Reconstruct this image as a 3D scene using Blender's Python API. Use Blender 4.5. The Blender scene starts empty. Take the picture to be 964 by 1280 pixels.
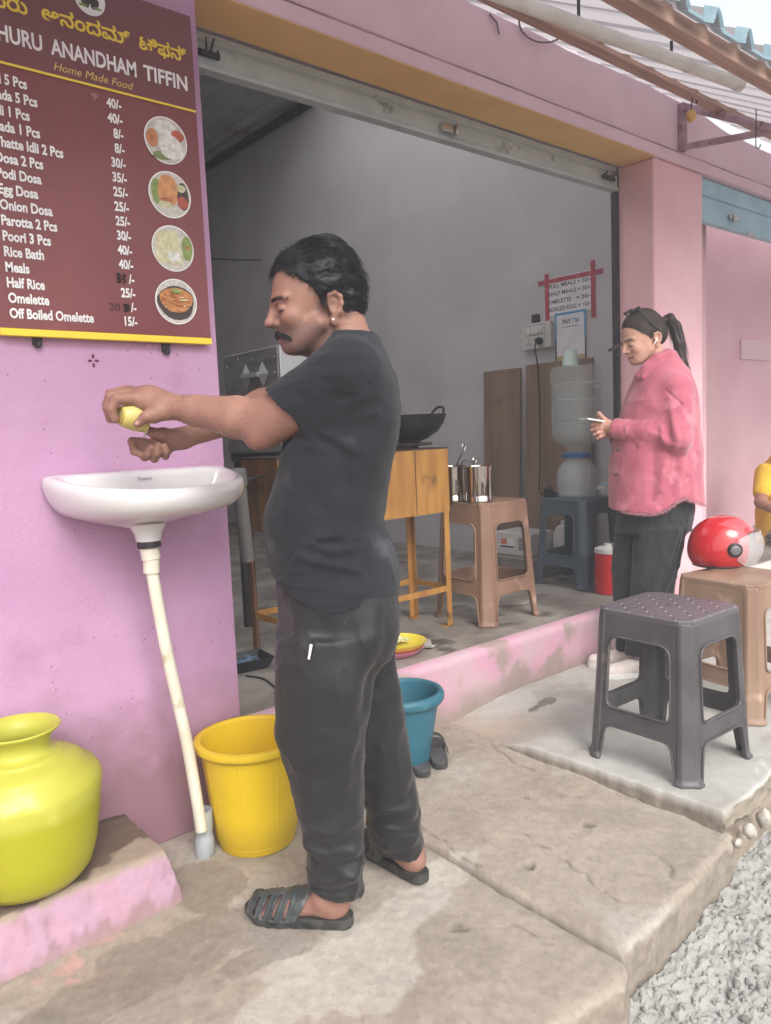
import bpy, bmesh, math, random
import numpy as np
from mathutils import Matrix, Vector
C = bpy.context.scene.collection
sc = bpy.context.scene
PI = math.pi
R_ = math.radians
random.seed(7)
rng = np.random.default_rng(7)

# ---------------------------------------------------------------- camera, sky, sun, exposure
CAM_R = np.array([[0.76312282, -0.09846746, 0.63870785],
                  [-0.64484644, -0.05083908, 0.76261947],
                  [-0.04262188, -0.99384081, -0.10229285]])   # columns: right, down, forward
CAM_O = np.array([0.0, -2.2, 1.23])
cam = bpy.data.cameras.new('camera'); camo = bpy.data.objects.new('camera', cam); C.objects.link(camo)
cam.sensor_fit = 'VERTICAL'; cam.sensor_height = 24.0; cam.lens = 960 / 1280 * 24.0
cam.clip_start = 0.05; cam.clip_end = 500
camo.matrix_world = Matrix([[CAM_R[i, 0], -CAM_R[i, 1], -CAM_R[i, 2], CAM_O[i]] for i in range(3)] + [[0, 0, 0, 1]])
sc.camera = camo
sc.render.engine = 'CYCLES'
sc.cycles.use_denoising = True
sc.cycles.max_bounces = 10; sc.cycles.diffuse_bounces = 6; sc.cycles.transmission_bounces = 10
sc.cycles.transparent_max_bounces = 12
sc.cycles.caustics_reflective = False; sc.cycles.caustics_refractive = False
SUN_EL, SUN_AZ = R_(42), R_(200)          # azimuth clockwise from +Y
w = bpy.data.worlds.new("World"); sc.world = w; w.use_nodes = True
nt = w.node_tree; nt.nodes.clear()
sky = nt.nodes.new('ShaderNodeTexSky'); sky.sky_type = 'NISHITA'; sky.sun_disc = False
sky.sun_elevation = SUN_EL; sky.sun_rotation = SUN_AZ; sky.air_density = 1.0; sky.dust_density = 2.5; sky.ozone_density = 1.0
hs = nt.nodes.new('ShaderNodeHueSaturation'); hs.inputs['Saturation'].default_value = 0.22
bg = nt.nodes.new('ShaderNodeBackground'); bg.inputs['Strength'].default_value = 0.15
wo = nt.nodes.new('ShaderNodeOutputWorld')
nt.links.new(sky.outputs[0], hs.inputs['Color']); nt.links.new(hs.outputs[0], bg.inputs[0]); nt.links.new(bg.outputs[0], wo.inputs[0])
sl = bpy.data.lights.new('sun', 'SUN'); sl.energy = 0.9; sl.angle = R_(30); sl.color = (1, 0.965, 0.92)
so = bpy.data.objects.new('sun', sl); C.objects.link(so)
sd = Vector((math.sin(SUN_AZ) * math.cos(SUN_EL), math.cos(SUN_AZ) * math.cos(SUN_EL), math.sin(SUN_EL)))
so.rotation_euler = sd.to_track_quat('Z', 'Y').to_euler(); so.location = sd * 20
sc.view_settings.view_transform = 'Standard'; sc.view_settings.look = 'None'
sc.view_settings.exposure = 1.25; sc.view_settings.gamma = 1.0; sc.view_settings.use_curve_mapping = False

# ---------------------------------------------------------------- measuring helpers (photo pixel -> metres in the scene)
FWD = CAM_R[:, 2].copy(); FWD[2] = 0; FWD /= np.linalg.norm(FWD)
RGT = np.array([FWD[1], -FWD[0], 0.0])
VIEW_ROT = math.atan2(RGT[1], RGT[0])
def _ray(px, py): return CAM_R @ np.array([px - 482.0, py - 640.0, 960.0])
def G(px, py, z=0.0):
    r = _ray(px, py); return CAM_O + r * ((z - CAM_O[2]) / r[2])
def PY(px, py, y=0.0):
    r = _ray(px, py); return CAM_O + r * ((y - CAM_O[1]) / r[1])
def PX(px, py, x):
    r = _ray(px, py); return CAM_O + r * ((x - CAM_O[0]) / r[0])
def LOC(px, py, w, base):      # local (right, away, up) about a figure's base point
    r = _ray(px, py); b = np.array(base, float)
    t = ((b - CAM_O) @ FWD + w) / (r @ FWD); q = CAM_O + r * t - b
    return np.array([q @ RGT, w, q[2]])

# ---------------------------------------------------------------- noise in numpy
def _hash(i, seed):
    i = i.astype(np.int64)
    h = (i[..., 0] * 73856093) ^ (i[..., 1] * 19349663) ^ (i[..., 2] * 83492791) ^ (seed * 2654435761)
    h = (h ^ (h >> 13)) * 1274126177 & 0x7fffffff
    h = (h ^ (h >> 16)) * 2246822519 & 0x7fffffff
    return (h & 0xffff) / 65535.0
def vn(p, s=1.0, seed=0):
    q = np.asarray(p, float) * s; i = np.floor(q); f = q - i; u = f * f * (3 - 2 * f); r = 0
    for a in (0, 1):
        for b in (0, 1):
            for c in (0, 1):
                wgt = (u[..., 0] if a else 1 - u[..., 0]) * (u[..., 1] if b else 1 - u[..., 1]) * (u[..., 2] if c else 1 - u[..., 2])
                r = r + wgt * _hash(i + np.array([a, b, c]), seed)
    return r * 2 - 1
def fbm(p, s=1.0, seed=0, o=4):
    r = 0; a = 1.0
    for k in range(o):
        r = r + a * vn(p, s * 2 ** k, seed + k); a *= 0.5
    return r / 1.6
def sstep(a, b, x): t = np.clip((x - a) / (b - a), 0, 1); return t * t * (3 - 2 * t)
def s2l(*c): return tuple(((v / 255) / 12.92 if v / 255 <= 0.04045 else ((v / 255 + 0.055) / 1.055) ** 2.4) for v in c)

# ---------------------------------------------------------------- materials
def mat(name, c, rough=0.6, c2=None, ns=6.0, nd=5, mix=(0.35, 0.65), bump=0.0, bs=80.0, metal=0.0, spec=0.5, trans=0.0, ior=1.45,
        coat=0.0, sheen=0.0, attr=None, stretch=None, dirt=None, dirt_z=None, spots=None, alpha=1.0, sss=0.0, rvar=0.0, wave=None):
    m = bpy.data.materials.new(name); m.use_nodes = True; t = m.node_tree; N = t.nodes; L = t.links
    b = N['Principled BSDF']
    tc = N.new('ShaderNodeTexCoord'); src = tc.outputs['Object']
    if stretch:
        mp = N.new('ShaderNodeMapping'); mp.inputs['Scale'].default_value = stretch; L.new(src, mp.inputs[0]); nsrc = mp.outputs[0]
    else: nsrc = src
    def noise(scale, detail=4, s=None):
        n = N.new('ShaderNodeTexNoise'); n.inputs['Scale'].default_value = scale; n.inputs['Detail'].default_value = detail
        L.new(s or nsrc, n.inputs['Vector']); return n
    def ramp(inp, lo, hi):
        r = N.new('ShaderNodeMapRange'); r.inputs['From Min'].default_value = lo; r.inputs['From Max'].default_value = hi
        r.interpolation_type = 'SMOOTHSTEP'; L.new(inp, r.inputs['Value']); return r.outputs[0]
    def mixc(f, a, bcol):
        x = N.new('ShaderNodeMix'); x.data_type = 'RGBA'
        L.new(f, x.inputs[0]) if not isinstance(f, float) else setattr(x.inputs[0], 'default_value', f)
        for k, v in ((6, a), (7, bcol)):
            if isinstance(v, tuple): x.inputs[k].default_value = (*v[:3], 1)
            else: L.new(v, x.inputs[k])
        return x.outputs[2]
    col = tuple(c)
    if attr:
        at = N.new('ShaderNodeAttribute'); at.attribute_name = attr; col = at.outputs['Color']
    if c2 is not None:
        col = mixc(ramp(noise(ns, nd).outputs[0], *mix), col, tuple(c2))
    if dirt is not None:      # stains: colour, noise scale, lo, hi
        col = mixc(ramp(noise(dirt[1], 6, src).outputs[0], dirt[2], dirt[3]), col, tuple(dirt[0]))
    if spots is not None:     # fine specks: colour, scale, threshold
        v = N.new('ShaderNodeTexVoronoi'); v.inputs['Scale'].default_value = spots[1]; L.new(src, v.inputs['Vector'])
        nn = noise(spots[1] * 0.13, 2, src)
        a1 = N.new('ShaderNodeMath'); a1.operation = 'LESS_THAN'; L.new(v.outputs['Distance'], a1.inputs[0]); a1.inputs[1].default_value = spots[2]
        a2 = N.new('ShaderNodeMath'); a2.operation = 'GREATER_THAN'; L.new(nn.outputs[0], a2.inputs[0]); a2.inputs[1].default_value = 0.54
        a3 = N.new('ShaderNodeMath'); a3.operation = 'MULTIPLY'; L.new(a1.outputs[0], a3.inputs[0]); L.new(a2.outputs[0], a3.inputs[1])
        col = mixc(a3.outputs[0], col, tuple(spots[0]))
    if dirt_z is not None:    # splash line near the foot of a wall: colour, z full, z none
        sx = N.new('ShaderNodeSeparateXYZ'); L.new(src, sx.inputs[0])
        ad = N.new('ShaderNodeMath'); ad.operation = 'MULTIPLY_ADD'; nn = noise(9, 6, src); L.new(nn.outputs[0], ad.inputs[0]); ad.inputs[1].default_value = -dirt_z[3]; L.new(sx.outputs[2], ad.inputs[2])
        r = N.new('ShaderNodeMapRange'); r.inputs['From Min'].default_value = dirt_z[1]; r.inputs['From Max'].default_value = dirt_z[2]
        r.inputs['To Min'].default_value = 1; r.inputs['To Max'].default_value = 0; L.new(ad.outputs[0], r.inputs['Value'])
        col = mixc(r.outputs[0], col, tuple(dirt_z[0]))
    if isinstance(col, tuple): b.inputs['Base Color'].default_value = (*col, 1)
    else: L.new(col, b.inputs['Base Color'])
    b.inputs['Roughness'].default_value = rough
    if rvar:
        rr = N.new('ShaderNodeMapRange'); rr.inputs['To Min'].default_value = max(0.03, rough - rvar); rr.inputs['To Max'].default_value = min(1, rough + rvar)
        rr.inputs['From Min'].default_value = 0.3; rr.inputs['From Max'].default_value = 0.7
        L.new(noise(ns * 1.7, 4).outputs[0], rr.inputs['Value']); L.new(rr.outputs[0], b.inputs['Roughness'])
    b.inputs['Metallic'].default_value = metal; b.inputs['Specular IOR Level'].default_value = spec
    b.inputs['Transmission Weight'].default_value = trans; b.inputs['IOR'].default_value = ior
    b.inputs['Coat Weight'].default_value = coat; b.inputs['Sheen Weight'].default_value = sheen
    b.inputs['Alpha'].default_value = alpha
    if sss: b.inputs['Subsurface Weight'].default_value = sss; b.inputs['Subsurface Radius'].default_value = (0.01, 0.004, 0.002); b.inputs['Subsurface Scale'].default_value = 0.6
    if bump:
        bp = N.new('ShaderNodeBump'); bp.inputs['Strength'].default_value = bump; bp.inputs['Distance'].default_value = 0.004
        hsrc = noise(bs, 5).outputs[0]
        if wave:
            wv = N.new('ShaderNodeTexWave'); wv.bands_direction = wave[1]; wv.inputs['Scale'].default_value = wave[0]; wv.inputs['Distortion'].default_value = wave[2]; wv.inputs['Detail'].default_value = 1
            L.new(src, wv.inputs['Vector'])
            mm = N.new('ShaderNodeMath'); mm.operation = 'MULTIPLY_ADD'; L.new(wv.outputs[0], mm.inputs[0]); mm.inputs[1].default_value = wave[3]; L.new(hsrc, mm.inputs[2]); hsrc = mm.outputs[0]
        L.new(hsrc, bp.inputs['Height']); L.new(bp.outputs[0], b.inputs['Normal'])
    return m

# ---------------------------------------------------------------- mesh helpers
class MB:
    def __init__(s): s.v = []; s.f = []; s.mi = []; s.cur = 0
    def add(s, vs, fs):
        o = len(s.v); s.v += [tuple(map(float, q)) for q in vs]; s.f += [tuple(i + o for i in q) for q in fs]; s.mi += [s.cur] * len(fs); return s
    def box(s, x0, x1, y0, y1, z0, z1):
        vs = [(x, y, z) for x in (x0, x1) for y in (y0, y1) for z in (z0, z1)]
        return s.add(vs, [(0, 1, 3, 2), (4, 6, 7, 5), (0, 4, 5, 1), (2, 3, 7, 6), (0, 2, 6, 4), (1, 5, 7, 3)])
    def obox(s, c, size, M):   # oriented box
        M = np.array(M, float); vs = [np.array(c) + M @ (np.array([x, y, z]) * np.array(size) / 2) for x in (-1, 1) for y in (-1, 1) for z in (-1, 1)]
        return s.add(vs, [(0, 1, 3, 2), (4, 6, 7, 5), (0, 4, 5, 1), (2, 3, 7, 6), (0, 2, 6, 4), (1, 5, 7, 3)])
    def bar(s, a, b, wd, ht, up=(0, 0, 1)):
        a = np.array(a, float); b = np.array(b, float); d = b - a; L = np.linalg.norm(d); d /= L
        u = np.array(up, float); sd_ = np.cross(d, u)
        if np.linalg.norm(sd_) < 1e-4: sd_ = np.cross(d, (1, 0, 0))
        sd_ /= np.linalg.norm(sd_); u = np.cross(sd_, d)
        return s.obox((a + b) / 2, (L, wd, ht), np.stack([d, sd_, u], 1))
    def tube(s, pts, r, n=12, caps=True, closed=False):
        P = np.array(pts, float); m = len(P); rs = np.full(m, r) if np.isscalar(r) else np.array(r)
        T = np.gradient(P, axis=0)
        if closed: T = np.roll(P, -1, 0) - np.roll(P, 1, 0)
        T /= np.linalg.norm(T, axis=1)[:, None] + 1e-12
        u = np.cross(T[0], (0, 0, 1));
        if np.linalg.norm(u) < 1e-3: u = np.cross(T[0], (1, 0, 0))
        u /= np.linalg.norm(u); vs = []
        for i in range(m):
            u = u - T[i] * (u @ T[i]); u /= np.linalg.norm(u); vv = np.cross(T[i], u)
            for k in range(n):
                a = 2 * PI * k / n; vs.append(P[i] + rs[i] * (math.cos(a) * u + math.sin(a) * vv))
        fs = []
        for i in range(m if closed else m - 1):
            j = (i + 1) % m
            for k in range(n): fs.append((i * n + k, i * n + (k + 1) % n, j * n + (k + 1) % n, j * n + k))
        if caps and not closed: fs.append(tuple(range(n - 1, -1, -1))); fs.append(tuple((m - 1) * n + k for k in range(n)))
        return s.add(vs, fs)
    def lathe(s, prof, n=40, c=(0, 0, 0), axis=None, wob=None, ends=False):
        vs = []; fs = []
        A = np.eye(3) if axis is None else np.array(axis, float)
        for i, (r, z) in enumerate(prof):
            for k in range(n):
                a = 2 * PI * k / n; rr = r * (1 + (wob(a, z) if wob else 0))
                vs.append(np.array(c) + A @ np.array([rr * math.cos(a), rr * math.sin(a), z]))
        for i in range(len(prof) - 1):
            for k in range(n): fs.append((i * n + k, i * n + (k + 1) % n, (i + 1) * n + (k + 1) % n, (i + 1) * n + k))
        if ends and prof[0][0] > 1e-6: fs.append(tuple(range(n - 1, -1, -1)))
        if ends and prof[-1][0] > 1e-6: fs.append(tuple((len(prof) - 1) * n + k for k in range(n)))
        return s.add(vs, fs)
    def loft(s, rings, caps=True, closed=True):
        n = len(rings[0]); vs = [q for r in rings for q in r]; fs = []
        for i in range(len(rings) - 1):
            for k in range(n if closed else n - 1): fs.append((i * n + k, i * n + (k + 1) % n, (i + 1) * n + (k + 1) % n, (i + 1) * n + k))
        if caps: fs.append(tuple(range(n - 1, -1, -1))); fs.append(tuple((len(rings) - 1) * n + k for k in range(n)))
        return s.add(vs, fs)
    def grid(s, P):
        a, b = P.shape[:2]; vs = P.reshape(-1, 3)
        return s.add(vs, [(i * b + j, i * b + j + 1, (i + 1) * b + j + 1, (i + 1) * b + j) for i in range(a - 1) for j in range(b - 1)])
    def disc(s, c, r, n=24, u=(1, 0, 0), v=(0, 0, 1), ry=None, jit=0.0):
        c = np.array(c, float); u = np.array(u, float); v = np.array(v, float); ry = ry or r
        ph = random.random() * 9
        vs = [c + u * r * (1 + jit * math.sin(3 * 2 * PI * k / n + ph)) * math.cos(2 * PI * k / n) + v * ry * math.sin(2 * PI * k / n) for k in range(n)]
        return s.add(vs, [tuple(range(n))])
def mesh_obj(name, vs, fs, m, parent=None, smooth=None, cols=None, mi=None):
    me = bpy.data.meshes.new(name)
    if isinstance(vs, np.ndarray): vs = vs.tolist()
    if isinstance(fs, np.ndarray): fs = fs.tolist()
    me.from_pydata(vs, [], fs)
    ms = m if isinstance(m, (list, tuple)) else [m]
    for q in ms: me.materials.append(q)
    if mi is not None and len(ms) > 1: me.polygons.foreach_set('material_index', mi)
    if cols is not None:
        ca = me.color_attributes.new('Col', 'FLOAT_COLOR', 'POINT')
        cc = np.ones((len(vs), 4), np.float32); cc[:, :3] = cols; ca.data.foreach_set('color', cc.ravel())
    if smooth is not None:
        me.polygons.foreach_set('use_smooth', [True] * len(me.polygons))
        if smooth < 180: me.set_sharp_from_angle(angle=R_(smooth))
    me.update()
    o = bpy.data.objects.new(name, me); C.objects.link(o)
    if parent is not None: o.parent = parent
    return o
def recalc(o):
    bm = bmesh.new(); bm.from_mesh(o.data); bmesh.ops.recalc_face_normals(bm, faces=bm.faces); bm.to_mesh(o.data); bm.free()
def obj(name, mb, m, parent=None, smooth=40, bevel=0.0, seg=2, fix=True):
    o = mesh_obj(name, mb.v, mb.f, m, parent, None, None, mb.mi)
    if fix: recalc(o)
    if smooth is not None:
        o.data.polygons.foreach_set('use_smooth', [True] * len(o.data.polygons)); o.data.set_sharp_from_angle(angle=R_(smooth))
    if bevel:
        b = o.modifiers.new('edge', 'BEVEL'); b.width = bevel; b.segments = seg; b.limit_method = 'ANGLE'; b.angle_limit = R_(35)
        b.harden_normals = False
    return o
def thing(name, label, cat, loc=(0, 0, 0), rz=0.0, group=None):
    o = bpy.data.objects.new(name, None); C.objects.link(o); o.empty_display_size = 0.1
    o.location = tuple(map(float, loc)); o.rotation_euler = (0, 0, rz); o['label'] = label; o['category'] = cat
    if group: o['group'] = group
    return o
def tag(o, label, cat, group=None):
    o['label'] = label; o['category'] = cat
    if group: o['group'] = group
    return o
def struct(o, kind='structure'): o['kind'] = kind; return o
def from_curve(cu):
    o = bpy.data.objects.new('tmp', cu); C.objects.link(o)
    dg = bpy.context.evaluated_depsgraph_get(); me = bpy.data.meshes.new_from_object(o.evaluated_get(dg))
    vs = np.array([v.co for v in me.vertices]).reshape(-1, 3); fs = [tuple(p.vertices) for p in me.polygons]
    bpy.data.objects.remove(o); bpy.data.meshes.remove(me); bpy.data.curves.remove(cu)
    return vs, fs
def plate(outlines, thick, bevel=0.0, res=1):      # 2D outlines with holes -> solid plate (x, y, +-thick/2)
    cu = bpy.data.curves.new('tmp', 'CURVE'); cu.dimensions = '2D'; cu.fill_mode = 'BOTH'
    cu.extrude = thick / 2 - bevel; cu.bevel_depth = bevel; cu.bevel_resolution = res; cu.offset = -bevel
    for ol in outlines:
        sp = cu.splines.new('POLY'); sp.points.add(len(ol) - 1)
        for p, q in zip(sp.points, ol): p.co = (q[0], q[1], 0, 1)
        sp.use_cyclic_u = True
    return from_curve(cu)
def rounded(pts, r, n=5):                          # round the corners of a closed polyline
    out = []; m = len(pts); P = [np.array(p[:2], float) for p in pts]
    for i in range(m):
        rr = r[i] if isinstance(r, (list, tuple)) else r
        a, b, c = P[i - 1], P[i], P[(i + 1) % m]
        if rr <= 0: out.append(tuple(b)); continue
        u = (a - b) / np.linalg.norm(a - b); v = (c - b) / np.linalg.norm(c - b)
        d = min(rr, 0.49 * np.linalg.norm(a - b), 0.49 * np.linalg.norm(c - b)); p0 = b + u * d; p2 = b + v * d
        for k in range(n + 1):
            t = k / n; out.append(tuple((1 - t) ** 2 * p0 + 2 * t * (1 - t) * b + t * t * p2))
    return out
def text_mb(items, mapf, mb=None):
    # items: (string, x, y, cap height, width factor or target width, bold, shear, align)
    mb = mb or MB()
    for it in items:
        st, x, y, cap, wd, bold, shear, al = it
        cu = bpy.data.curves.new('tmp', 'FONT'); cu.body = st; cu.size = 1.0; cu.offset = bold; cu.shear = shear; cu.extrude = 0.0; cu.resolution_u = 3
        vs, fs = from_curve(cu); vs = vs * (cap / 0.727) if len(vs) else vs
        if len(vs) == 0: continue
        x0, x1 = vs[:, 0].min(), vs[:, 0].max(); s_ = wd / (x1 - x0) if wd > 0 else -wd
        vx = (vs[:, 0] - x0) * s_
        vx += x - {'l': 0, 'c': (x1 - x0) * s_ / 2, 'r': (x1 - x0) * s_}[al]
        mb.add([mapf(a, b + y, c) for a, b, c in zip(vx, vs[:, 1], vs[:, 2])], fs)
    return mb

# ---------------------------------------------------------------- signed-distance sculpting (people, helmet, shoes)
class Field:
    def __init__(s, lo, hi, h):
        s.lo = np.array(lo, float); s.h = h; s.n = np.ceil((np.array(hi) - s.lo) / h).astype(int) + 1
        s.d = np.full(s.n, 0.5, np.float32); s.ax = [(s.lo[i] + h * np.arange(s.n[i])).astype(np.float32) for i in range(3)]
    def put(s, prim, k=0.01, op='u'):
        fn, lo, hi = prim; m = k + 4 * s.h
        i0 = np.maximum(np.floor((np.array(lo) - m - s.lo) / s.h).astype(int), 0); i1 = np.minimum(np.ceil((np.array(hi) + m - s.lo) / s.h).astype(int) + 1, s.n)
        if (i1 <= i0).any(): return s
        sl_ = tuple(slice(a, b) for a, b in zip(i0, i1))
        X = s.ax[0][sl_[0]][:, None, None]; Y = s.ax[1][sl_[1]][None, :, None]; Z = s.ax[2][sl_[2]][None, None, :]
        e = fn(X, Y, Z).astype(np.float32); d = s.d[sl_]
        if op == 'u':
            hh = np.maximum(k - np.abs(d - e), 0) / max(k, 1e-6); s.d[sl_] = np.minimum(d, e) - hh * hh * k * 0.25
        else:
            e = -e; hh = np.maximum(k - np.abs(d - e), 0) / max(k, 1e-6); s.d[sl_] = np.maximum(d, e) + hh * hh * k * 0.25
        return s
    def nets(s):
        d = s.d; ins = d < 0
        c = ins[:-1, :-1, :-1].astype(np.int8)
        for a in (0, 1):
            for b in (0, 1):
                for e in (0, 1):
                    if a + b + e: c = c + ins[a:a + d.shape[0] - 1, b:b + d.shape[1] - 1, e:e + d.shape[2] - 1]
        act = (c > 0) & (c < 8); idx = np.argwhere(act); vid = np.full(act.shape, -1, np.int64); vid[act] = np.arange(len(idx))
        acc = np.zeros((len(idx), 3)); cnt = np.zeros(len(idx))
        cor = [np.array([a, b, e]) for a in (0, 1) for b in (0, 1) for e in (0, 1)]
        val = {tuple(q): d[idx[:, 0] + q[0], idx[:, 1] + q[1], idx[:, 2] + q[2]] for q in cor}
        for q in cor:
            for ax in range(3):
                if q[ax] == 0:
                    r = q.copy(); r[ax] = 1; va, vb = val[tuple(q)], val[tuple(r)]; m = (va < 0) != (vb < 0)
                    t = np.where(m, va / np.where(m, va - vb, 1), 0); p = np.tile(q.astype(float), (len(idx), 1)); p[:, ax] = t
                    acc += p * m[:, None]; cnt += m
        V = s.lo + (idx + acc / cnt[:, None]) * s.h; F = []
        for ax in range(3):
            o1, o2 = [q for q in range(3) if q != ax]
            a = np.take(ins, range(d.shape[ax] - 1), ax); b = np.take(ins, range(1, d.shape[ax]), ax)
            e = np.argwhere(a != b); ok = (e[:, o1] > 0) & (e[:, o2] > 0) & (e[:, o1] < d.shape[o1] - 1) & (e[:, o2] < d.shape[o2] - 1); e = e[ok]
            fl = a[tuple(e.T)]
            def at(d1, d2):
                q = e.copy(); q[:, o1] += d1; q[:, o2] += d2; return vid[tuple(q.T)]
            qd = np.stack([at(-1, -1), at(0, -1), at(0, 0), at(-1, 0)], 1)
            if ax == 1: fl = ~fl
            qd[~fl] = qd[~fl][:, ::-1]; F.append(qd)
        return V, np.concatenate(F)
def lap(V, F, it=2, lam=0.5):
    n = len(V); E = np.concatenate([F[:, [0, 1]], F[:, [1, 2]], F[:, [2, 3]], F[:, [3, 0]]]); E = np.concatenate([E, E[:, ::-1]])
    cnt = np.bincount(E[:, 0], minlength=n)[:, None] + 1e-9
    for _ in range(it):
        S = np.stack([np.bincount(E[:, 0], V[E[:, 1], k], minlength=n) for k in range(3)], 1) / cnt
        V = V + lam * (S - V)
    return V
def vnorm(V, F):
    nrm = np.cross(V[F[:, 2]] - V[F[:, 0]], V[F[:, 3]] - V[F[:, 1]]); N = np.zeros_like(V)
    for k in range(4):
        for a in range(3): N[:, a] += np.bincount(F[:, k], nrm[:, a], minlength=len(V))
    return N / (np.linalg.norm(N, axis=1)[:, None] + 1e-12)
def seg_dist(P, a, b):
    a = np.array(a, float); b = np.array(b, float); ab = b - a; t = np.clip(((P - a) @ ab) / (ab @ ab + 1e-12), 0, 1)
    return np.linalg.norm(P - a - t[:, None] * ab, axis=1)
def folds(V, N, L):
    D = np.zeros(len(V))
    for a, b, wd, ht in L: D += ht * np.exp(-(seg_dist(V, a, b) / wd) ** 2)
    return V + N * D[:, None]
def wrinkle(V, N, sv, amp, seed, mask=1.0, p=3, warp=0.35):
    q = V * np.array(sv, float); q = q + warp * np.stack([vn(V, 9, seed + 1), vn(V, 9, seed + 2), vn(V, 9, seed + 3)], 1)
    r = (1 - np.abs(vn(q, 1, seed))) ** p; r2 = (1 - np.abs(vn(q, 2.1, seed + 9))) ** p
    return V + N * (amp * (r + 0.45 * r2 - 0.45) * mask)[:, None]
def cap(a, b, ra, rb, flat=None):
    a = np.array(a, float); b = np.array(b, float); ab = b - a; L2 = ab @ ab + 1e-12; r = max(ra, rb)
    def fn(X, Y, Z):
        t = np.clip(((X - a[0]) * ab[0] + (Y - a[1]) * ab[1] + (Z - a[2]) * ab[2]) / L2, 0, 1)
        q = [X - a[0] - t * ab[0], Y - a[1] - t * ab[1], Z - a[2] - t * ab[2]]
        if flat is not None:
            f, s_ = np.array(flat[0], float), flat[1]; f = f / np.linalg.norm(f); k = (q[0] * f[0] + q[1] * f[1] + q[2] * f[2]) * (1 / s_ - 1)
            q = [q[i] + k * f[i] for i in range(3)]
            return (np.sqrt(q[0] ** 2 + q[1] ** 2 + q[2] ** 2) - (ra + t * (rb - ra))) * min(1, s_ if s_ < 1 else 1)
        return np.sqrt(q[0] ** 2 + q[1] ** 2 + q[2] ** 2) - (ra + t * (rb - ra))
    rr = r * (max(1, flat[1]) if flat else 1)
    return fn, np.minimum(a, b) - rr, np.maximum(a, b) + rr
def ell(c, r, M=None):
    c = np.array(c, float); r = np.array(r, float); M = np.eye(3) if M is None else np.array(M, float)   # columns = axes
    def fn(X, Y, Z):
        D = (X - c[0], Y - c[1], Z - c[2]); k0 = 0; k1 = 0
        for i in range(3):
            q = D[0] * M[0, i] + D[1] * M[1, i] + D[2] * M[2, i]; k0 = k0 + (q / r[i]) ** 2; k1 = k1 + (q / r[i] ** 2) ** 2
        k0 = np.sqrt(k0); return k0 * (k0 - 1) / (np.sqrt(k1) + 1e-9)
    m = r.max(); return fn, c - m, c + m
def sph(c, r): return ell(c, (r, r, r))
def loftz(S, n=2.0, cut=None, sharp=False):       # S rows: z, cx, cy, rx, ry
    S = np.array(sorted(S), float); zz = np.linspace(S[0, 0], S[-1, 0], 200)
    cs = []
    for k in range(1, 5):
        y = np.interp(zz, S[:, 0], S[:, k]); ker = np.hanning(19); ker /= ker.sum()
        cs.append(np.convolve(np.pad(y, 9, mode='reflect', reflect_type='odd'), ker, 'valid'))
    def fn(X, Y, Z):
        z = Z.ravel(); p = [np.interp(z, zz, q)[None, None, :] for q in cs]
        q = (np.abs((X - p[0]) / p[2]) ** n + np.abs((Y - p[1]) / p[3]) ** n) ** (1 / n)
        e = (q - 1) * np.minimum(p[2], p[3])
        e = np.maximum(e, np.maximum(S[0, 0] - Z, Z - S[-1, 0]))
        if cut is not None: e = np.maximum(e, cut(X, Y, Z))
        return e
    m = S[:, 3:5].max()
    return fn, np.array([(S[:, 1] - m).min(), (S[:, 2] - m).min(), S[0, 0]]), np.array([(S[:, 1] + m).max(), (S[:, 2] + m).max(), S[-1, 0]])
def clip(prim, cut):
    fn, lo, hi = prim; return (lambda X, Y, Z: np.maximum(fn(X, Y, Z), cut(X, Y, Z))), lo, hi
def half(c, nrm):
    c = np.array(c, float); nrm = np.array(nrm, float); nrm = nrm / np.linalg.norm(nrm)
    return lambda X, Y, Z: (X - c[0]) * nrm[0] + (Y - c[1]) * nrm[1] + (Z - c[2]) * nrm[2]
def chain(F, pts, rs, k=0.004):
    for i in range(len(pts) - 1): F.put(cap(pts[i], pts[i + 1], rs[i], rs[i + 1]), k if i else k * 2)
def join_parts(parts):
    vs = []; fs = []; cs = []; o = 0
    for V, F, c in parts: vs.append(V); fs.append(F + o); cs.append(c); o += len(V)
    return np.concatenate(vs), np.concatenate(fs), np.concatenate(cs)
def strands(name, P, D, Ln, m, parent, r=0.0008, S=6, curl=0.0, grav=0.0, hug=None):
    # thin tapered hairs: roots P, start directions D, lengths Ln
    n = len(P); D = D / (np.linalg.norm(D, axis=1)[:, None] + 1e-9); pts = [P]; d = D.copy(); st = (Ln / (S - 1))[:, None]
    for k in range(S - 1):
        d = d + np.array([0, 0, -grav]) + curl * np.stack([vn(pts[-1], 70, 5), vn(pts[-1], 70, 6), vn(pts[-1], 70, 7)], 1)
        d /= np.linalg.norm(d, axis=1)[:, None]; q = pts[-1] + d * st
        if hug is not None: q = hug(q)
        pts.append(q)
    pts = np.stack(pts, 1); T = np.gradient(pts, axis=1); T /= np.linalg.norm(T, axis=2)[..., None] + 1e-9
    ref = rng.normal(size=(n, 1, 3)); u = np.cross(T, ref); u /= np.linalg.norm(u, axis=2)[..., None] + 1e-9; v = np.cross(T, u)
    rad = r * np.linspace(1, 0.15, S)[None, :, None]
    ring = np.stack([pts + rad * (math.cos(a) * u + math.sin(a) * v) for a in (0, 2.094, 4.189)], 2)
    V = ring.reshape(-1, 3); b = (np.arange(n) * S * 3)[:, None, None] + (np.arange(S - 1) * 3)[None, :, None]; k = np.arange(3)[None, None, :]; k2 = (k + 1) % 3
    F = np.stack([b + k, b + k2, b + 3 + k2, b + 3 + k], -1).reshape(-1, 4)
    return mesh_obj(name, V, F, m, parent, 180)
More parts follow.
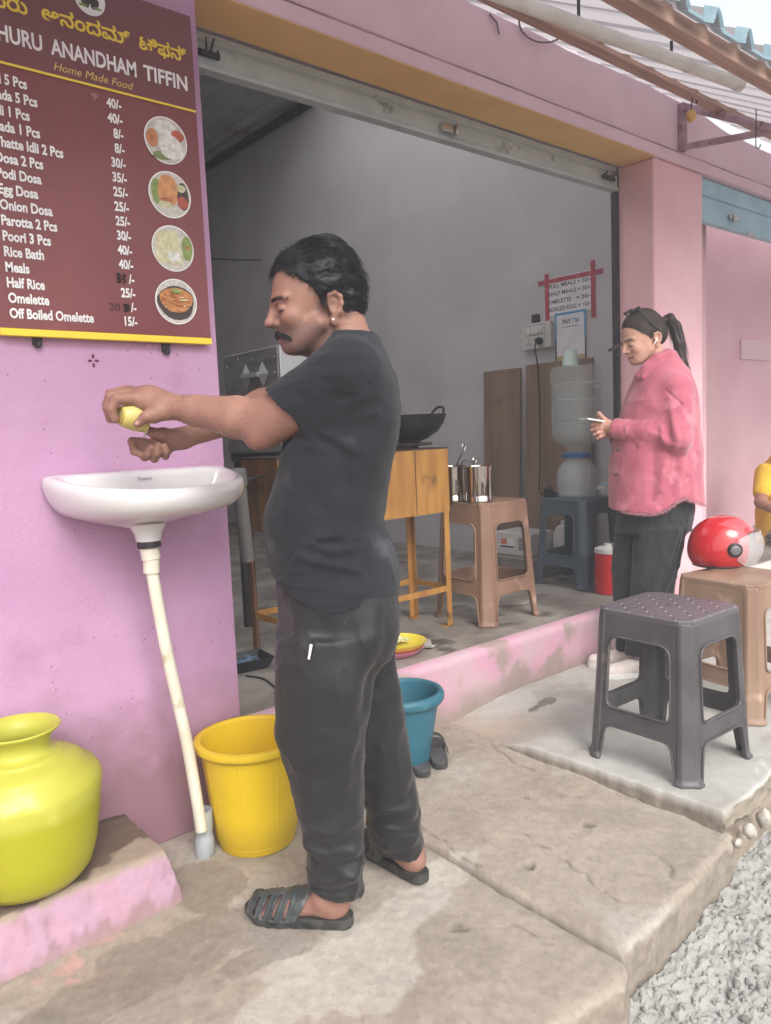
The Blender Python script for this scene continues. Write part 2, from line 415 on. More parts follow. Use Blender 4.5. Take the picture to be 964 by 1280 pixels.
# ================================================================ materials of the setting
PINK = s2l(188, 147, 178); PINK_D = s2l(176, 120, 160)
m_wall = mat('pink_paint', PINK, 0.75, s2l(181, 139, 171), 3.0, 6, bump=0.6, bs=85, dirt=(s2l(168, 124, 152), 4, 0.56, 0.78), spots=(s2l(112, 76, 92), 45, 0.10),
             dirt_z=(s2l(146, 112, 122), 0.02, 0.34, 0.42), spec=0.3)
m_beam = mat('faded_pink_paint', s2l(224, 196, 206), 0.75, s2l(218, 188, 199), 4, 6, bump=0.3, bs=70, spec=0.3, spots=(s2l(110, 85, 90), 14, 0.03))
m_pillar = mat('salmon_pink_paint', s2l(236, 192, 198), 0.7, s2l(230, 182, 189), 3, 5, bump=0.25, bs=70, spec=0.3, dirt_z=(s2l(190, 140, 135), 0.0, 0.3, 0.35))
m_orange = mat('orange_soffit_paint', s2l(234, 194, 134), 0.7, s2l(226, 184, 124), 5, 5, bump=0.2, bs=60, spots=(s2l(120, 90, 60), 18, 0.05))
m_lav = mat('lavender_room_paint', s2l(204, 200, 200), 0.7, s2l(194, 189, 190), 2.0, 6, bump=0.2, bs=50, dirt=(s2l(180, 172, 175), 0.7, 0.5, 0.85), spots=(s2l(80, 70, 75), 22, 0.05))
m_mauve = mat('mauve_paint', s2l(214, 172, 180), 0.7, s2l(206, 162, 171), 2.2, 5, bump=0.2, bs=50)
m_soot = mat('sooty_room_paint', s2l(188, 181, 184), 0.8, s2l(170, 163, 167), 1.5, 6, bump=0.2, bs=40)
m_shut = mat('grey_shutter_paint', s2l(190, 200, 200), 0.45, s2l(178, 188, 188), 6, 5, metal=0.2, bump=0.1, bs=30, dirt=(s2l(110, 112, 108), 9, 0.62, 0.74))
m_bshut = mat('blue_shutter_paint', s2l(164, 200, 214), 0.45, s2l(152, 188, 204), 5, 5, metal=0.15)
m_dark = mat('dark_steel', s2l(52, 50, 54), 0.5, s2l(70, 66, 66), 14, 4, metal=0.5)
m_floorc = mat('room_cement', s2l(152, 145, 136), 0.7, s2l(118, 110, 102), 3.5, 7, bump=0.35, bs=60, dirt=(s2l(84, 76, 70), 5, 0.56, 0.7), spots=(s2l(60, 54, 50), 40, 0.1), rvar=0.15)
m_riser = mat('worn_pink_riser', s2l(198, 150, 168), 0.75, s2l(192, 162, 170), 5, 6, bump=0.4, bs=70, dirt=(s2l(160, 140, 135), 4.5, 0.53, 0.64), dirt_z=(s2l(150, 134, 124), -0.02, 0.07, 0.12), spots=(s2l(120, 90, 95), 50, 0.1))
m_corr = mat('grey_roof_sheet', s2l(196, 198, 200), 0.4, s2l(176, 178, 180), 3, 5, metal=0.1, dirt=(s2l(150, 125, 112), 4, 0.55, 0.7))
m_blue_sheet = mat('blue_roof_sheet', s2l(140, 190, 210), 0.4, s2l(120, 172, 196), 4, 5, metal=0.1)
m_wood = mat('brown_wood', s2l(186, 150, 134), 0.7, s2l(160, 126, 110), 10, 6, stretch=(0.3, 5, 5), bump=0.3, bs=40)
m_pvc = mat('cream_pvc', s2l(226, 220, 204), 0.35, s2l(214, 205, 184), 6, 4, spots=(s2l(70, 60, 50), 30, 0.1), dirt=(s2l(190, 178, 150), 12, 0.6, 0.75))
m_greypvc = mat('grey_pvc', s2l(168, 174, 178), 0.4, s2l(150, 155, 158), 12, 4, dirt=(s2l(120, 112, 100), 15, 0.6, 0.7))
m_angle = mat('pink_painted_iron', s2l(176, 146, 156), 0.5, s2l(146, 116, 124), 12, 5, dirt=(s2l(120, 86, 70), 18, 0.6, 0.7))
m_white = mat('white_plastic', s2l(226, 226, 222), 0.35, s2l(214, 212, 206), 8, 3)
m_black = mat('black_plastic', s2l(30, 30, 32), 0.45, s2l(44, 44, 46), 20, 3)
m_chrome = mat('bright_steel', s2l(200, 198, 194), 0.16, s2l(180, 178, 172), 8, 3, metal=1.0, rvar=0.06)

# ================================================================ building
FZ = 0.271           # room floor height
bld = thing('shop_building', 'pink single storey shop building with an open shutter bay and an orange soffit', 'building', (0, 0, 0))
obj('front_wall', MB().box(-2.6, 1.185, 0, 0.23, 0, 3.02), m_wall, bld, None, 0.006)
obj('lintel', MB().box(1.187, 8.6, -0.012, 0.19, 2.577, 2.636), m_beam, bld, None, 0.006)
xs = np.linspace(1.19, 8.5, 260); q3 = np.stack([xs, xs * 0, xs * 0], 1)
obj('ledge_line', MB().tube(np.stack([xs, -0.010 + 0 * xs, 2.6375 + 0.002 * fbm(q3, 5, 15)], 1), 0.0035 + 0.0025 * np.abs(fbm(q3, 8, 16)), 6), mat('ledge_line_paint', s2l(150, 118, 132), 0.9, s2l(196, 160, 176), 3, 4), bld)  # thin darker line along the top edge of the lintel
P = MB()
xs = np.linspace(1.187, 8.6, 90)
top = 2.90 + 0.012 * fbm(np.stack([xs, xs * 0, xs * 0], 1), 3, 3) - 0.05 * sstep(4.1, 4.6, xs)
rings = [[(x, 0, 2.636), (x, 0, t), (x, 0.19, t + 0.02), (x, 0.19, 2.636)] for x, t in zip(xs, top)]
obj('parapet_wall', P.loft(rings), m_beam, bld, 30)
obj('painted_soffit', MB().box(1.187, 3.729, -0.009, 0.186, 2.5735, 2.5765), m_orange, bld, None)
obj('pillar', MB().box(3.73, 4.232, 0, 0.24, -0.02, 2.576), m_pillar, bld, None, 0.012, 3)
obj('side_wall', MB().box(4.35, 4.5, 0.241, 6.8, -0.02, 4.7), m_lav, bld, None)
obj('back_wall', MB().box(-1.2, 4.349, 6.6, 6.75, -0.02, 4.7), m_soot, bld, None)
obj('far_side_wall', MB().box(-1.35, -1.2, 0.231, 6.75, -0.02, 4.7), m_soot, bld, None)
obj('partition_top', MB().box(-1.2, 4.349, 0.26, 0.34, 2.62, 4.7), m_soot, bld, None)
# corrugated ceiling of the room
yy = np.linspace(0.2, 6.7, 14); xs = np.arange(-1.3, 4.5, 0.025)
Z = 4.31 + 0.018 * np.sin(2 * PI * xs / 0.15)
Pg = np.stack([np.broadcast_to(xs[:, None], (len(xs), len(yy))), np.broadcast_to(yy[None], (len(xs), len(yy))), np.broadcast_to(Z[:, None], (len(xs), len(yy)))], -1)
kk = int(np.searchsorted(xs, 4.1))
obj('ceiling_sheet', MB().grid(Pg[kk - 1:]).grid(Pg[:kk, 7:]), m_corr, bld, 60)
m_fib = bpy.data.materials.new('added_translucent_sheet'); m_fib.use_nodes = True; t_ = m_fib.node_tree; t_.nodes.remove(t_.nodes['Principled BSDF']); b_ = t_.nodes.new('ShaderNodeBsdfTranslucent'); b_.inputs[0].default_value = (0.95, 0.95, 0.95, 1); t_.links.new(b_.outputs[0], t_.nodes['Material Output'].inputs[0])
obj('added_fill_sheet', MB().grid(Pg[:kk, :8]), m_fib, bld, 60)  # unseen translucent panel, added to brighten the room
obj('ceiling_beam', MB().box(-1.2, 4.34, 3.1, 3.2, 4.1, 4.27).box(4.29, 4.349, 0.35, 6.59, 4.23, 4.285), m_dark, bld, None)
obj('room_floor', MB().box(-1.2, 4.349, 0.085, 6.59, 0.02, FZ), m_floorc, bld, None)
# step riser as an uneven painted skin
xs = np.linspace(1.187, 3.73, 180); zs = np.linspace(-0.05, FZ + 0.001, 18)
X, Zz = np.meshgrid(xs, zs, indexing='ij'); Q = np.stack([X, X * 0, Zz], -1)
Yv = 0.05 + 0.006 * fbm(Q, 6, 21) + 0.010 * sstep(0.245, FZ, Zz) ** 3
Pg = np.stack([X, Yv, Zz], -1); cap_row = np.stack([xs, np.full_like(xs, 0.12), np.full_like(xs, FZ + 0.001)], -1)[:, None]
obj('step_riser', MB().grid(np.concatenate([Pg, cap_row], 1)), m_riser, bld, 180)
obj('wall_wire', MB().tube([PX(262, 323, 4.344), PX(300, 325, 4.343), PX(327, 325, 4.344)], 0.006, 6), m_dark, bld)
# main shutter: rolled curtain edge, bottom bar, lock and latches, guide
P = MB()
prof = [(0.205, 2.573), (0.197, 2.566), (0.197, 2.545), (0.206, 2.540), (0.206, 2.532), (0.196, 2.526), (0.196, 2.470), (0.188, 2.464), (0.188, 2.449), (0.232, 2.449), (0.232, 2.573)]
sh = obj('shutter', P.loft([[(x, y, z) for y, z in prof] for x in (1.187, 3.70)]), m_shut, bld, 25)
for x in (2.42,):
    q = obj('shutter_lock', MB().box(x - 0.03, x + 0.06, 0.172, 0.195, 2.478, 2.512).tube([(x + 0.045, 0.165, 2.47), (x + 0.045, 0.165, 2.515)], 0.008, 8), m_chrome, sh, 40, 0.004)
for x in (1.30, 3.60):
    q = MB()
    for k in range(9):
        q.bar((x - 0.05 + 0.013 * k, 0.188, 2.50), (x - 0.045 + 0.013 * k + random.uniform(-.02, .02), 0.17 + random.uniform(-.01, .01), 2.515 + random.uniform(-.03, .03)), 0.006, 0.005)
    q.box(x - 0.05, x + 0.06, 0.178, 0.19, 2.488, 2.505)
    obj('shutter_latch', q, m_dark, sh, None)
obj('shutter_guide', MB().box(3.705, 3.7285, 0.205, 0.239, FZ, 2.572), m_dark, bld, None)
b_ = MB().bar(PY(778, 429, 0.19), PY(762, 438, 0.12), 0.014, 0.014)
obj('guide_bolt', b_, m_black, bld, None, 0.003)
# neighbouring bay
P = MB(); prof = [(0.03, 2.575), (0.022, 2.568), (0.022, 2.482), (0.030, 2.476), (0.030, 2.470), (0.020, 2.464), (0.020, 2.335), (0.06, 2.335), (0.06, 2.575)]
s2 = obj('blue_shutter', P.loft([[(x, y, z) for y, z in prof] for x in (4.236, 8.5)]), m_bshut, bld, 25)
s2['label'] = 'pale blue shutter rolled up over the next bay'
obj('shutter_lock', MB().box(4.56, 4.66, 0.002, 0.02, 2.385, 2.41).tube([(4.6, 0.0, 2.37), (4.6, 0.0, 2.42)], 0.01, 8), m_chrome, s2, 40, 0.004)
obj('shutter_latch', MB().box(4.80, 4.88, 0.006, 0.02, 2.325, 2.345), m_chrome, s2, 40, 0.004)
obj('bay_back_wall', MB().box(4.501, 8.6, 0.9, 1.0, -0.02, 3.0), m_mauve, bld, None)
obj('bay_side_wall', MB().box(4.2325, 4.60, 0.17, 0.2395, -0.02, 2.62), m_mauve, bld, None)
obj('unseen_bay_ceiling', MB().box(4.605, 8.6, 0.2, 0.9, 2.92, 2.93), m_fib, bld, None)  # unseen ceiling made translucent, to let extra light onto the bay wall
m_tile = mat('pale_tile', s2l(206, 204, 200), 0.3, s2l(196, 192, 186), 4, 3)
obj('bay_floor', MB().box(4.351, 8.6, 0.06, 0.9, 0.0, FZ), m_floorc, bld, None)
obj('bay_riser', MB().box(4.236, 8.6, 0.04, 0.058, 0.09, FZ - 0.002), m_tile, bld, None)
# small painted flower on the wall
c = PY(117, 451, -0.002); q = MB()
for a in range(4):
    t = a * PI / 2; q.disc((c[0] + 0.0095 * math.cos(t), -0.0012, c[2] + 0.0125 * math.sin(t)), 0.0065, 14, (math.cos(t), 0, math.sin(t)), (-math.sin(t), 0, math.cos(t)), 0.0038)
obj('painted_flower', q, mat('maroon_ink', s2l(96, 30, 48), 0.6), bld, None, fix=False)

# ================================================================ awning
aw = thing('awning', 'sloping corrugated awning on painted iron brackets above the shopfront', 'awning', (3.5, 0, 2.9))
def az(y): return 2.905 + 0.55 * y      # y negative outwards
x0, x1 = -2.2, 8.6
xs = np.arange(x0, x1, 0.0125); ph = (xs / 0.195) % 1.0
prof = np.interp(ph, [0, 0.70, 0.78, 0.90, 1.0], [0, 0, 0.052, 0.052, 0])
def sheet(off, y0, y1):
    ys = np.linspace(y0, y1, 8)
    A = np.stack([np.broadcast_to(xs[:, None], (len(xs), 8)), np.broadcast_to(ys[None], (len(xs), 8)), az(ys)[None] + prof[:, None] + off], -1)
    return A - np.array([3.5, 0, 2.9])
def fibre(name, c, t):
    m = bpy.data.materials.new(name); m.use_nodes = True; T = m.node_tree; p = T.nodes['Principled BSDF']; p.inputs['Base Color'].default_value = (*c, 1); p.inputs['Roughness'].default_value = 0.5
    nz = T.nodes.new('ShaderNodeTexNoise'); nz.inputs['Scale'].default_value = 5; nz.inputs['Detail'].default_value = 6; mx = T.nodes.new('ShaderNodeMix'); mx.data_type = 'RGBA'; mx.inputs[6].default_value = (*c, 1); mx.inputs[7].default_value = (*[k * 0.7 for k in c], 1); T.links.new(nz.outputs[0], mx.inputs[0]); T.links.new(mx.outputs[2], p.inputs['Base Color'])
    b = T.nodes.new('ShaderNodeBsdfTranslucent'); b.inputs[0].default_value = (*c, 1); x = T.nodes.new('ShaderNodeMixShader'); x.inputs[0].default_value = t
    T.links.new(p.outputs[0], x.inputs[1]); T.links.new(b.outputs[0], x.inputs[2]); T.links.new(x.outputs[0], T.nodes['Material Output'].inputs[0]); return m
obj('under_sheet', MB().grid(sheet(0.030, 0.16, -1.04)), fibre('grey_fibre_sheet', s2l(186, 181, 184), 0.52), aw, 30)
obj('eave_flashing', MB().grid(sheet(0.036, -1.01, -1.05)), fibre('blue_fibre_sheet', s2l(168, 198, 208), 0.4), aw, 30)
for yv, wv, hv in ((-0.97, 0.05, 0.055), (-0.22, 0.06, 0.035)):
    q = MB().box(x0 - 3.5, x1 - 3.5, yv - wv / 2, yv + wv / 2, az(yv) - 2.9 + 0.028 - hv, az(yv) - 2.9 + 0.028)
    o = obj('purlin', q, m_wood if yv != -0.60 else m_angle, aw, None, 0.004)
for bx in (3.985, 6.9):
    q = MB()
    q.bar((bx - 3.5, -0.018, 2.645 - 2.9), (bx - 3.5, -0.018, 2.885 - 2.9), 0.04, 0.03, (0, 1, 0))
    q.bar((bx - 3.5, -0.02, 2.87 - 2.9), (bx - 3.5, -0.98, az(-0.98) - 2.9 - 0.03), 0.035, 0.035)
    q.bar((bx - 3.5, -0.03, 2.662 - 2.9), (bx - 3.5, -0.50, az(-0.50) - 2.9 - 0.03), 0.032, 0.028)
    obj('bracket', q, m_angle, aw, None, 0.003)
# white pipe under the sheet
a = PY(640, 0, -0.62); b = PY(926, 106, -0.80); a2 = a + (a - b) * 0.35
pp = thing('plastic_pipe', 'long white plastic pipe slung under the awning', 'pipe', b)
obj('pipe', MB().tube([a2 - b, (a - b), (b - b)], 0.022, 16), m_white, pp)
e = (b - a) / np.linalg.norm(b - a)
obj('joint_ring', MB().tube([-e * 0.30, -e * 0.285], 0.0245, 16), m_white, pp); obj('pipe_cap', MB().tube([e * 0.0, -e * 0.03], 0.0245, 16), m_white, pp)
for k in range(2):
    q = MB(); cpt = b + (a - b) * (0.35 + 0.4 * k); q.bar(cpt - b + np.array([0, 0, 0.02]), cpt - b + np.array([0, 0, az(cpt[1]) + 0.03 - cpt[2]]), 0.01, 0.004); obj('hanger', q, m_dark, pp, None)
# loose wire on the wall under the awning
pts = [PY(*p, -0.012) for p in [(612, 18), (621, 28), (624, 43)]]; pw = [PY(*p, y) for p, y in [((648, 18), -0.012), ((652, 38), -0.015), ((668, 51), -0.02), ((690, 52), -0.02), ((712, 40), -0.03), ((728, 28), -0.05), ((745, 45), -0.08), ((770, 33), -0.12), ((800, 30), -0.2)]]
def smooth_path(p, n=6):
    p = np.array(p, float); m = len(p); out = []
    for i in range(m - 1):
        p0, p1, p2, p3 = p[max(i - 1, 0)], p[i], p[i + 1], p[min(i + 2, m - 1)]
        for k in range(n):
            t = k / n; out.append(0.5 * (2 * p1 + (p2 - p0) * t + (2 * p0 - 5 * p1 + 4 * p2 - p3) * t * t + (3 * p1 - p0 - 3 * p2 + p3) * t ** 3))
    out.append(p[-1]); return np.array(out)
o = obj('loose_wire', MB().tube(smooth_path(pw), 0.004, 6).tube(pts, 0.004, 6), mat('dusty_cable', s2l(110, 95, 104), 0.6)); tag(o, 'drooping loose cable along the top of the pink wall', 'wire')
# hanging lemon charm and the bare hook
c = PY(864, 145, -0.22)
lm = thing('hanging_lemon', 'small dried yellow lemon hung on a wire from the awning bracket', 'lemon', c)
obj('fruit', MB().lathe([(0, -0.031), (0.006, -0.029), (0.016, -0.022), (0.024, -0.008), (0.0245, 0.004), (0.02, 0.017), (0.01, 0.026), (0, 0.028)], 24), mat('dried_lemon', s2l(222, 178, 96), 0.55, s2l(200, 148, 76), 40, 4, bump=0.3, bs=200), lm, 180)
obj('string', MB().tube(smooth_path([(0, 0, 0.027), (0.006, 0, 0.06), (0.02, 0.0, 0.085), (0.045, 0, 0.09), (0.055, 0, 0.07), (0.05, 0, az(-0.22) - c[2] + 0.02)]), 0.0035, 6), m_dark, lm)
c = PY(945, 178, -0.45); q = MB().tube(smooth_path([(0, 0, az(-0.45) - c[2] + 0.03), (0, 0, 0.02), (0, 0, -0.015), (0.008, -0.004, -0.026), (0.022, -0.008, -0.02), (0.026, -0.01, -0.006)]), 0.0028, 6)
o = obj('wire_hook', q, m_dark); o.location = c; tag(o, 'bare bent wire hook hanging under the awning past the bracket', 'hook')

# ================================================================ ground
def pits(x, y, L):
    z = 0
    for cx, cy, r, dp in L:
        ang = np.arctan2(y - cy, x - cx); d = np.hypot(x - cx, (y - cy)) / (r * (1 + 0.18 * np.sin(3 * ang + cx * 9)))
        z = z - dp * (1 - sstep(0.55, 1.0, d)) + dp * 0.25 * np.exp(-((d - 1.15) / 0.2) ** 2)
    return z
PIT = [(*G(660, 1085, -0.02)[:2], 0.022, 0.012), (*G(735, 1032, -0.02)[:2], 0.022, 0.008), (*G(573, 1161, -0.01)[:2], 0.027, 0.006), (*G(702, 990, 0)[:2], 0.02, 0.003), (*G(657, 995, 0)[:2], 0.012, 0.008), (*G(722, 998, -0.02)[:2], 0.016, 0.003)]
JX = 1.475
def pave_z(x, y):
    tilt = -0.036 * sstep(-0.2, -1.15, y) * sstep(1.0, 1.9, x)
    return tilt
def blob(x, y, cx, cy, rx, ry, a=0.0):
    c, s = math.cos(a), math.sin(a); u = (x - cx) * c + (y - cy) * s; v = -(x - cx) * s + (y - cy) * c
    return np.sqrt((u / rx) ** 2 + (v / ry) ** 2)
def edge_y(x):
    P3 = np.stack([x, x * 0, x * 0], -1)
    return np.interp(x, [0.0, 1.276, 1.40, 1.455, 1.50, 2.086, 2.2], [-1.27, -1.272, -1.290, -1.265, -1.225, -1.168, -1.155]) + 0.006 * fbm(P3, 9, 31) + 0.005 * fbm(P3, 38, 32)
xs = np.concatenate([np.arange(-1.6, 0.3, 0.03), np.arange(0.3, 2.2, 0.0075)]); v = np.concatenate([np.linspace(0, 0.03, 6), np.arange(0.0365, 1.45, 0.0085)])
ye = edge_y(xs); X = np.broadcast_to(xs[:, None], (len(xs), len(v))); Y = ye[:, None] + v[None] * (0.23 - ye[:, None]) / 1.45
Q = np.stack([X, Y, X * 0], -1)
n1 = fbm(Q, 5, 1); n2 = fbm(Q, 22, 2); n3 = fbm(Q, 75, 3, 3)
jx = JX + 0.010 * fbm(np.stack([Y * 0, Y, Y * 0], -1), 7, 44)
jd = np.abs(X - jx); jf = sstep(-0.40, -0.62, Y)
Zz = pave_z(X, Y) + 0.004 * n1 + 0.0022 * n2 + 0.0016 * n3 + pits(X, Y, PIT)
Zz -= jf * (0.026 * np.exp(-(jd / 0.0055) ** 2) + 0.003 * np.exp(-(jd / 0.014) ** 2)); Zz += jf * 0.008 * sstep(0, 0.03, X - jx) * (X < 2.2)
cr = np.abs(Y + 0.60 + 0.06 * (X - 1.5) + 0.02 * fbm(Q * np.array([1, 0, 0]), 6, 91)); crf = sstep(1.35, 1.5, X) * sstep(1.9, 1.7, X); Zz -= 0.0
# rounded broken edge over the kerb
Zz -= 0.012 * np.exp(-v / 0.007)[None] * (1 + 0.5 * n2)
# colour: tan cement, grey cement, wet stains
tan = np.array(s2l(160, 149, 135)); gry = np.array(s2l(178, 172, 162)); wet = np.array(s2l(112, 100, 89)); dk = np.array(s2l(88, 80, 72)); pk = np.array(s2l(186, 150, 140)); brn = np.array(s2l(136, 126, 115))
def lerp(a, b, t): return a + (b - a) * t[..., None]
col = lerp(np.broadcast_to(tan, Q.shape), brn, sstep(0.05, 0.5, n1 + 0.35 * n2) * 0.42)
col = lerp(col, gry, sstep(0.0, 0.45, fbm(Q, 3.1, 9) + 0.2 * n2) * 0.55)
ln = fbm(Q, 14, 17) * 0.28 + fbm(Q, 45, 18) * 0.10
def wp(*p): return G(*p, 0)[:2]
lt = np.minimum.reduce([blob(X, Y, *wp(430, 1215), 0.19, 0.13, -0.6), blob(X, Y, *wp(500, 1145), 0.20, 0.065, 0.15), blob(X, Y, *wp(560, 1085), 0.12, 0.06, 0.1), blob(X, Y, *wp(360, 1250), 0.16, 0.06, 0.0), blob(X, Y, *wp(430, 1080), 0.10, 0.05)])
col = lerp(col, np.array(s2l(190, 184, 172)), sstep(1.05, 0.9, lt + ln) * 0.55)
wt = np.minimum.reduce([blob(X, Y, *wp(255, 1105), 0.10, 0.13, 0.2), blob(X, Y, *wp(285, 1165), 0.22, 0.085, -0.45), blob(X, Y, *wp(350, 1185), 0.15, 0.05, -0.1), blob(X, Y, *wp(210, 1195), 0.16, 0.10, -0.4), blob(X, Y, *wp(120, 1250), 0.26, 0.08, 0.0)])
wmask = sstep(1.03, 0.95, wt + ln * 1.2); col = lerp(col, wet, wmask * 0.42)
mo = sstep(0.25, 0.5, fbm(Q, 18, 61)) * sstep(1.3, 0.8, blob(X, Y, *wp(150, 1215), 0.5, 0.22, -0.3)); col = lerp(col, np.array(s2l(120, 118, 100)), mo * 0.4)
pkm = sstep(0.25, 0.5, fbm(Q, 16, 71)) * sstep(1.2, 0.7, blob(X, Y, *wp(160, 1170), 0.34, 0.12, 0.0)); col = lerp(col, pk, pkm * 0.8)
pit = np.clip(-pits(X, Y, PIT) / 0.008, 0, 1); col = lerp(col, dk, pit * 0.55)
col = lerp(col, dk * 0.7, jf * np.exp(-(jd / 0.006) ** 2)); col = lerp(col, brn, jf * 0.6 * np.exp(-(jd / 0.04) ** 2) * sstep(-0.3, 0.4, n2))
for ck in ([(612, 932), (640, 952), (672, 968)], [(655, 1040), (690, 1062), (735, 1090), (770, 1122)], [(500, 1012), (545, 1050), (600, 1085)], [(820, 1060), (835, 1075), (842, 1090)], [(640, 1150), (668, 1162), (690, 1180)]):
    cp_ = [np.array([*G(*p, -0.01)[:2], 0.0]) for p in ck]; fl_q = Q.reshape(-1, 3) + 0.012 * np.stack([vn(Q.reshape(-1, 3), 30, 5), vn(Q.reshape(-1, 3), 30, 6), np.zeros(Q.size // 3)], 1)
    dck = np.minimum.reduce([seg_dist(fl_q, a_, b_) for a_, b_ in zip(cp_[:-1], cp_[1:])]).reshape(X.shape); Zz = Zz - 0.004 * np.exp(-(dck / 0.004) ** 2); col = lerp(col, dk * 0.8, 0.6 * np.exp(-(dck / 0.0045) ** 2) * sstep(-0.6, 0.1, n2))
col = col * (1 + 0.13 * n3 + 0.09 * fbm(Q, 160, 5, 2))[..., None]
spk = _hash(np.floor(Q * 180).astype(int), 77); col = np.where((spk > 0.985)[..., None], col * 0.86, col); col = np.where((spk < 0.012)[..., None], col * 1.1, col)
Pg = np.stack([X, Y, Zz], -1)
# kerb face rows
nf = 16; t = np.linspace(0, 1, nf)[1:][::-1]; Xf = np.broadcast_to(xs[:, None], (len(xs), nf - 1)); zf = Zz[:, :1] - 0.125 * t[None]
Qf = np.stack([Xf, Xf * 0, zf * 1.0], -1); yf = ye[:, None] - 0.004 + 0.007 * fbm(Qf, 18, 4) + 0.004 * fbm(Qf, 60, 6) + 0.022 * jf[:, :1] * np.exp(-(jd[:, :1] / 0.012) ** 2)
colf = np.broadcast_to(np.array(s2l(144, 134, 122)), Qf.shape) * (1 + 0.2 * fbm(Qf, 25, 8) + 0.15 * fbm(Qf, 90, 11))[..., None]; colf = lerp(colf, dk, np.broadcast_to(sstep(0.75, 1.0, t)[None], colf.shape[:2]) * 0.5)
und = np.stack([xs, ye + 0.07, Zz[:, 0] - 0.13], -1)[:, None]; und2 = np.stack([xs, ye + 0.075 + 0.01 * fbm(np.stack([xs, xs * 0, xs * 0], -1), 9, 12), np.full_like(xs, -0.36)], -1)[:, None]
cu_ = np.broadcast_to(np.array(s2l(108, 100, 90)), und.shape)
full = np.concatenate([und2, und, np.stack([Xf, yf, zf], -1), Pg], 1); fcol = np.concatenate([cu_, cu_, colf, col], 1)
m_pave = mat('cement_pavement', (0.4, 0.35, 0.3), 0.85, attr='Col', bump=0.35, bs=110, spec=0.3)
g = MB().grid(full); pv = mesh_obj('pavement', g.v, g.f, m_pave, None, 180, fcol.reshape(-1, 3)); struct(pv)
# raised cement pad on the right
PZ = 0.04
xs = np.concatenate([[0, 0.002, 0.006, 0.012, 0.02], np.arange(0.03, 1.7, 0.011), np.arange(1.72, 6.6, 0.08)]); ys = np.concatenate([np.array([0, 0.003, 0.008, 0.014]) - 1.128, np.arange(-1.105, 0.062, 0.010)])
U, Y = np.meshgrid(xs, ys, indexing='ij'); edge = np.interp(Y, [-1.128, -0.95, -0.6, -0.239, -0.1, 0.06], [2.19, 2.188, 2.175, 2.165, 2.12, 2.02])
edge = edge + 0.006 * fbm(np.stack([Y * 0, Y, Y * 0], -1), 11, 51) + 0.004 * fbm(np.stack([Y * 0, Y, Y * 0], -1), 40, 52); X = edge + U
Y2 = Y + sstep(-1.09, -1.128, Y) * (0.008 * fbm(np.stack([X, X * 0, X * 0], -1), 8, 53) + 0.07 * sstep(2.2, 3.2, X) * 1.0)
Q = np.stack([X, Y2, X * 0], -1); n1 = fbm(Q, 4, 101); n2 = fbm(Q, 20, 102); n3 = fbm(Q, 80, 103, 3)
lift = sstep(-0.16, -0.42, Y) + sstep(0.05, 0.6, U) * (1 - sstep(-0.16, -0.42, Y))
Zp = -0.004 + (PZ + 0.004) * lift + 0.003 * n1 + 0.0016 * n2 + 0.0008 * n3 - 0.004 * np.exp(-U / 0.004) * lift - 0.005 * np.exp(-(Y + 1.128) / 0.005)
Zp = np.where((U < 0.002) & (lift < 0.3), Zp - 0.006, Zp)
pc = lerp(np.broadcast_to(np.array(s2l(182, 180, 174)), Q.shape), np.array(s2l(160, 155, 146)), sstep(0.0, 0.5, n1 + 0.3 * n2) * 0.8)
pc = lerp(pc, np.array(s2l(166, 150, 134)), sstep(0.45, 0.05, U + 0.25 * n1) * sstep(-0.5, -0.1, Y) * 0.9)
stn = np.minimum.reduce([blob(X, Y2, *G(683, 878, 0.03)[:2], 0.05, 0.035), blob(X, Y2, *G(668, 884, 0.03)[:2], 0.04, 0.02)]); pc = lerp(pc, np.array(s2l(112, 104, 96)), sstep(1.05, 0.9, stn + 0.3 * n2) * 0.8)
wl = np.exp(-((Y2 + 1.06 + 0.03 * fbm(Q, 12, 88) - 0.10 * (X - 2.75)) / 0.012) ** 2) * sstep(0.0, 0.3, fbm(Q, 30, 89)) * sstep(2.4, 2.6, X); pc = lerp(pc, np.array(s2l(214, 212, 206)), wl * 0.9)
pc = pc * (1 + 0.07 * n3 + 0.05 * n2)[..., None]; spk = _hash(np.floor(Q * 150).astype(int), 78); pc = np.where((spk > 0.99)[..., None], pc * 0.86, pc)
Pg = np.stack([X, Y2, Zp], -1)
fx = []; fc = []
for k, tt in enumerate(np.linspace(1, 0.12, 7)):    # faces of the pad, left then road side
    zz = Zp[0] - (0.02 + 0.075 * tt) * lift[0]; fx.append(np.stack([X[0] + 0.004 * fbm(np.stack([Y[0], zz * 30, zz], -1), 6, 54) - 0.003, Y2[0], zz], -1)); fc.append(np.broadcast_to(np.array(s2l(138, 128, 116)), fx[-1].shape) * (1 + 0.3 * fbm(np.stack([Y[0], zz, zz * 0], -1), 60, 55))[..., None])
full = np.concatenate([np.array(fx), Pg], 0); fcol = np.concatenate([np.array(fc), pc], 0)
fy = []; fcy = []
for tt in np.linspace(1, 0.1, 6):
    xx = full[:, 0, 0]; zz = np.minimum(full[:, 0, 2], full[7:, 0, 2].max()) - 0.004 - 0.052 * tt; zz[:7] = full[:7, 0, 2]
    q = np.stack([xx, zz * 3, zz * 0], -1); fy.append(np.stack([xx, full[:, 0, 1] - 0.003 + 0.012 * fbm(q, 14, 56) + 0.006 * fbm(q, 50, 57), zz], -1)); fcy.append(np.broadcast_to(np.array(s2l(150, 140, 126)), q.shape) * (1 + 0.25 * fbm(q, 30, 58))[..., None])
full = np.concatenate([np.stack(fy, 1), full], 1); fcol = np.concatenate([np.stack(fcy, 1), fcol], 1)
g = MB().grid(full); pd = mesh_obj('pavement_pad', g.v, g.f, m_pave, None, 180, fcol.reshape(-1, 3)); struct(pd)
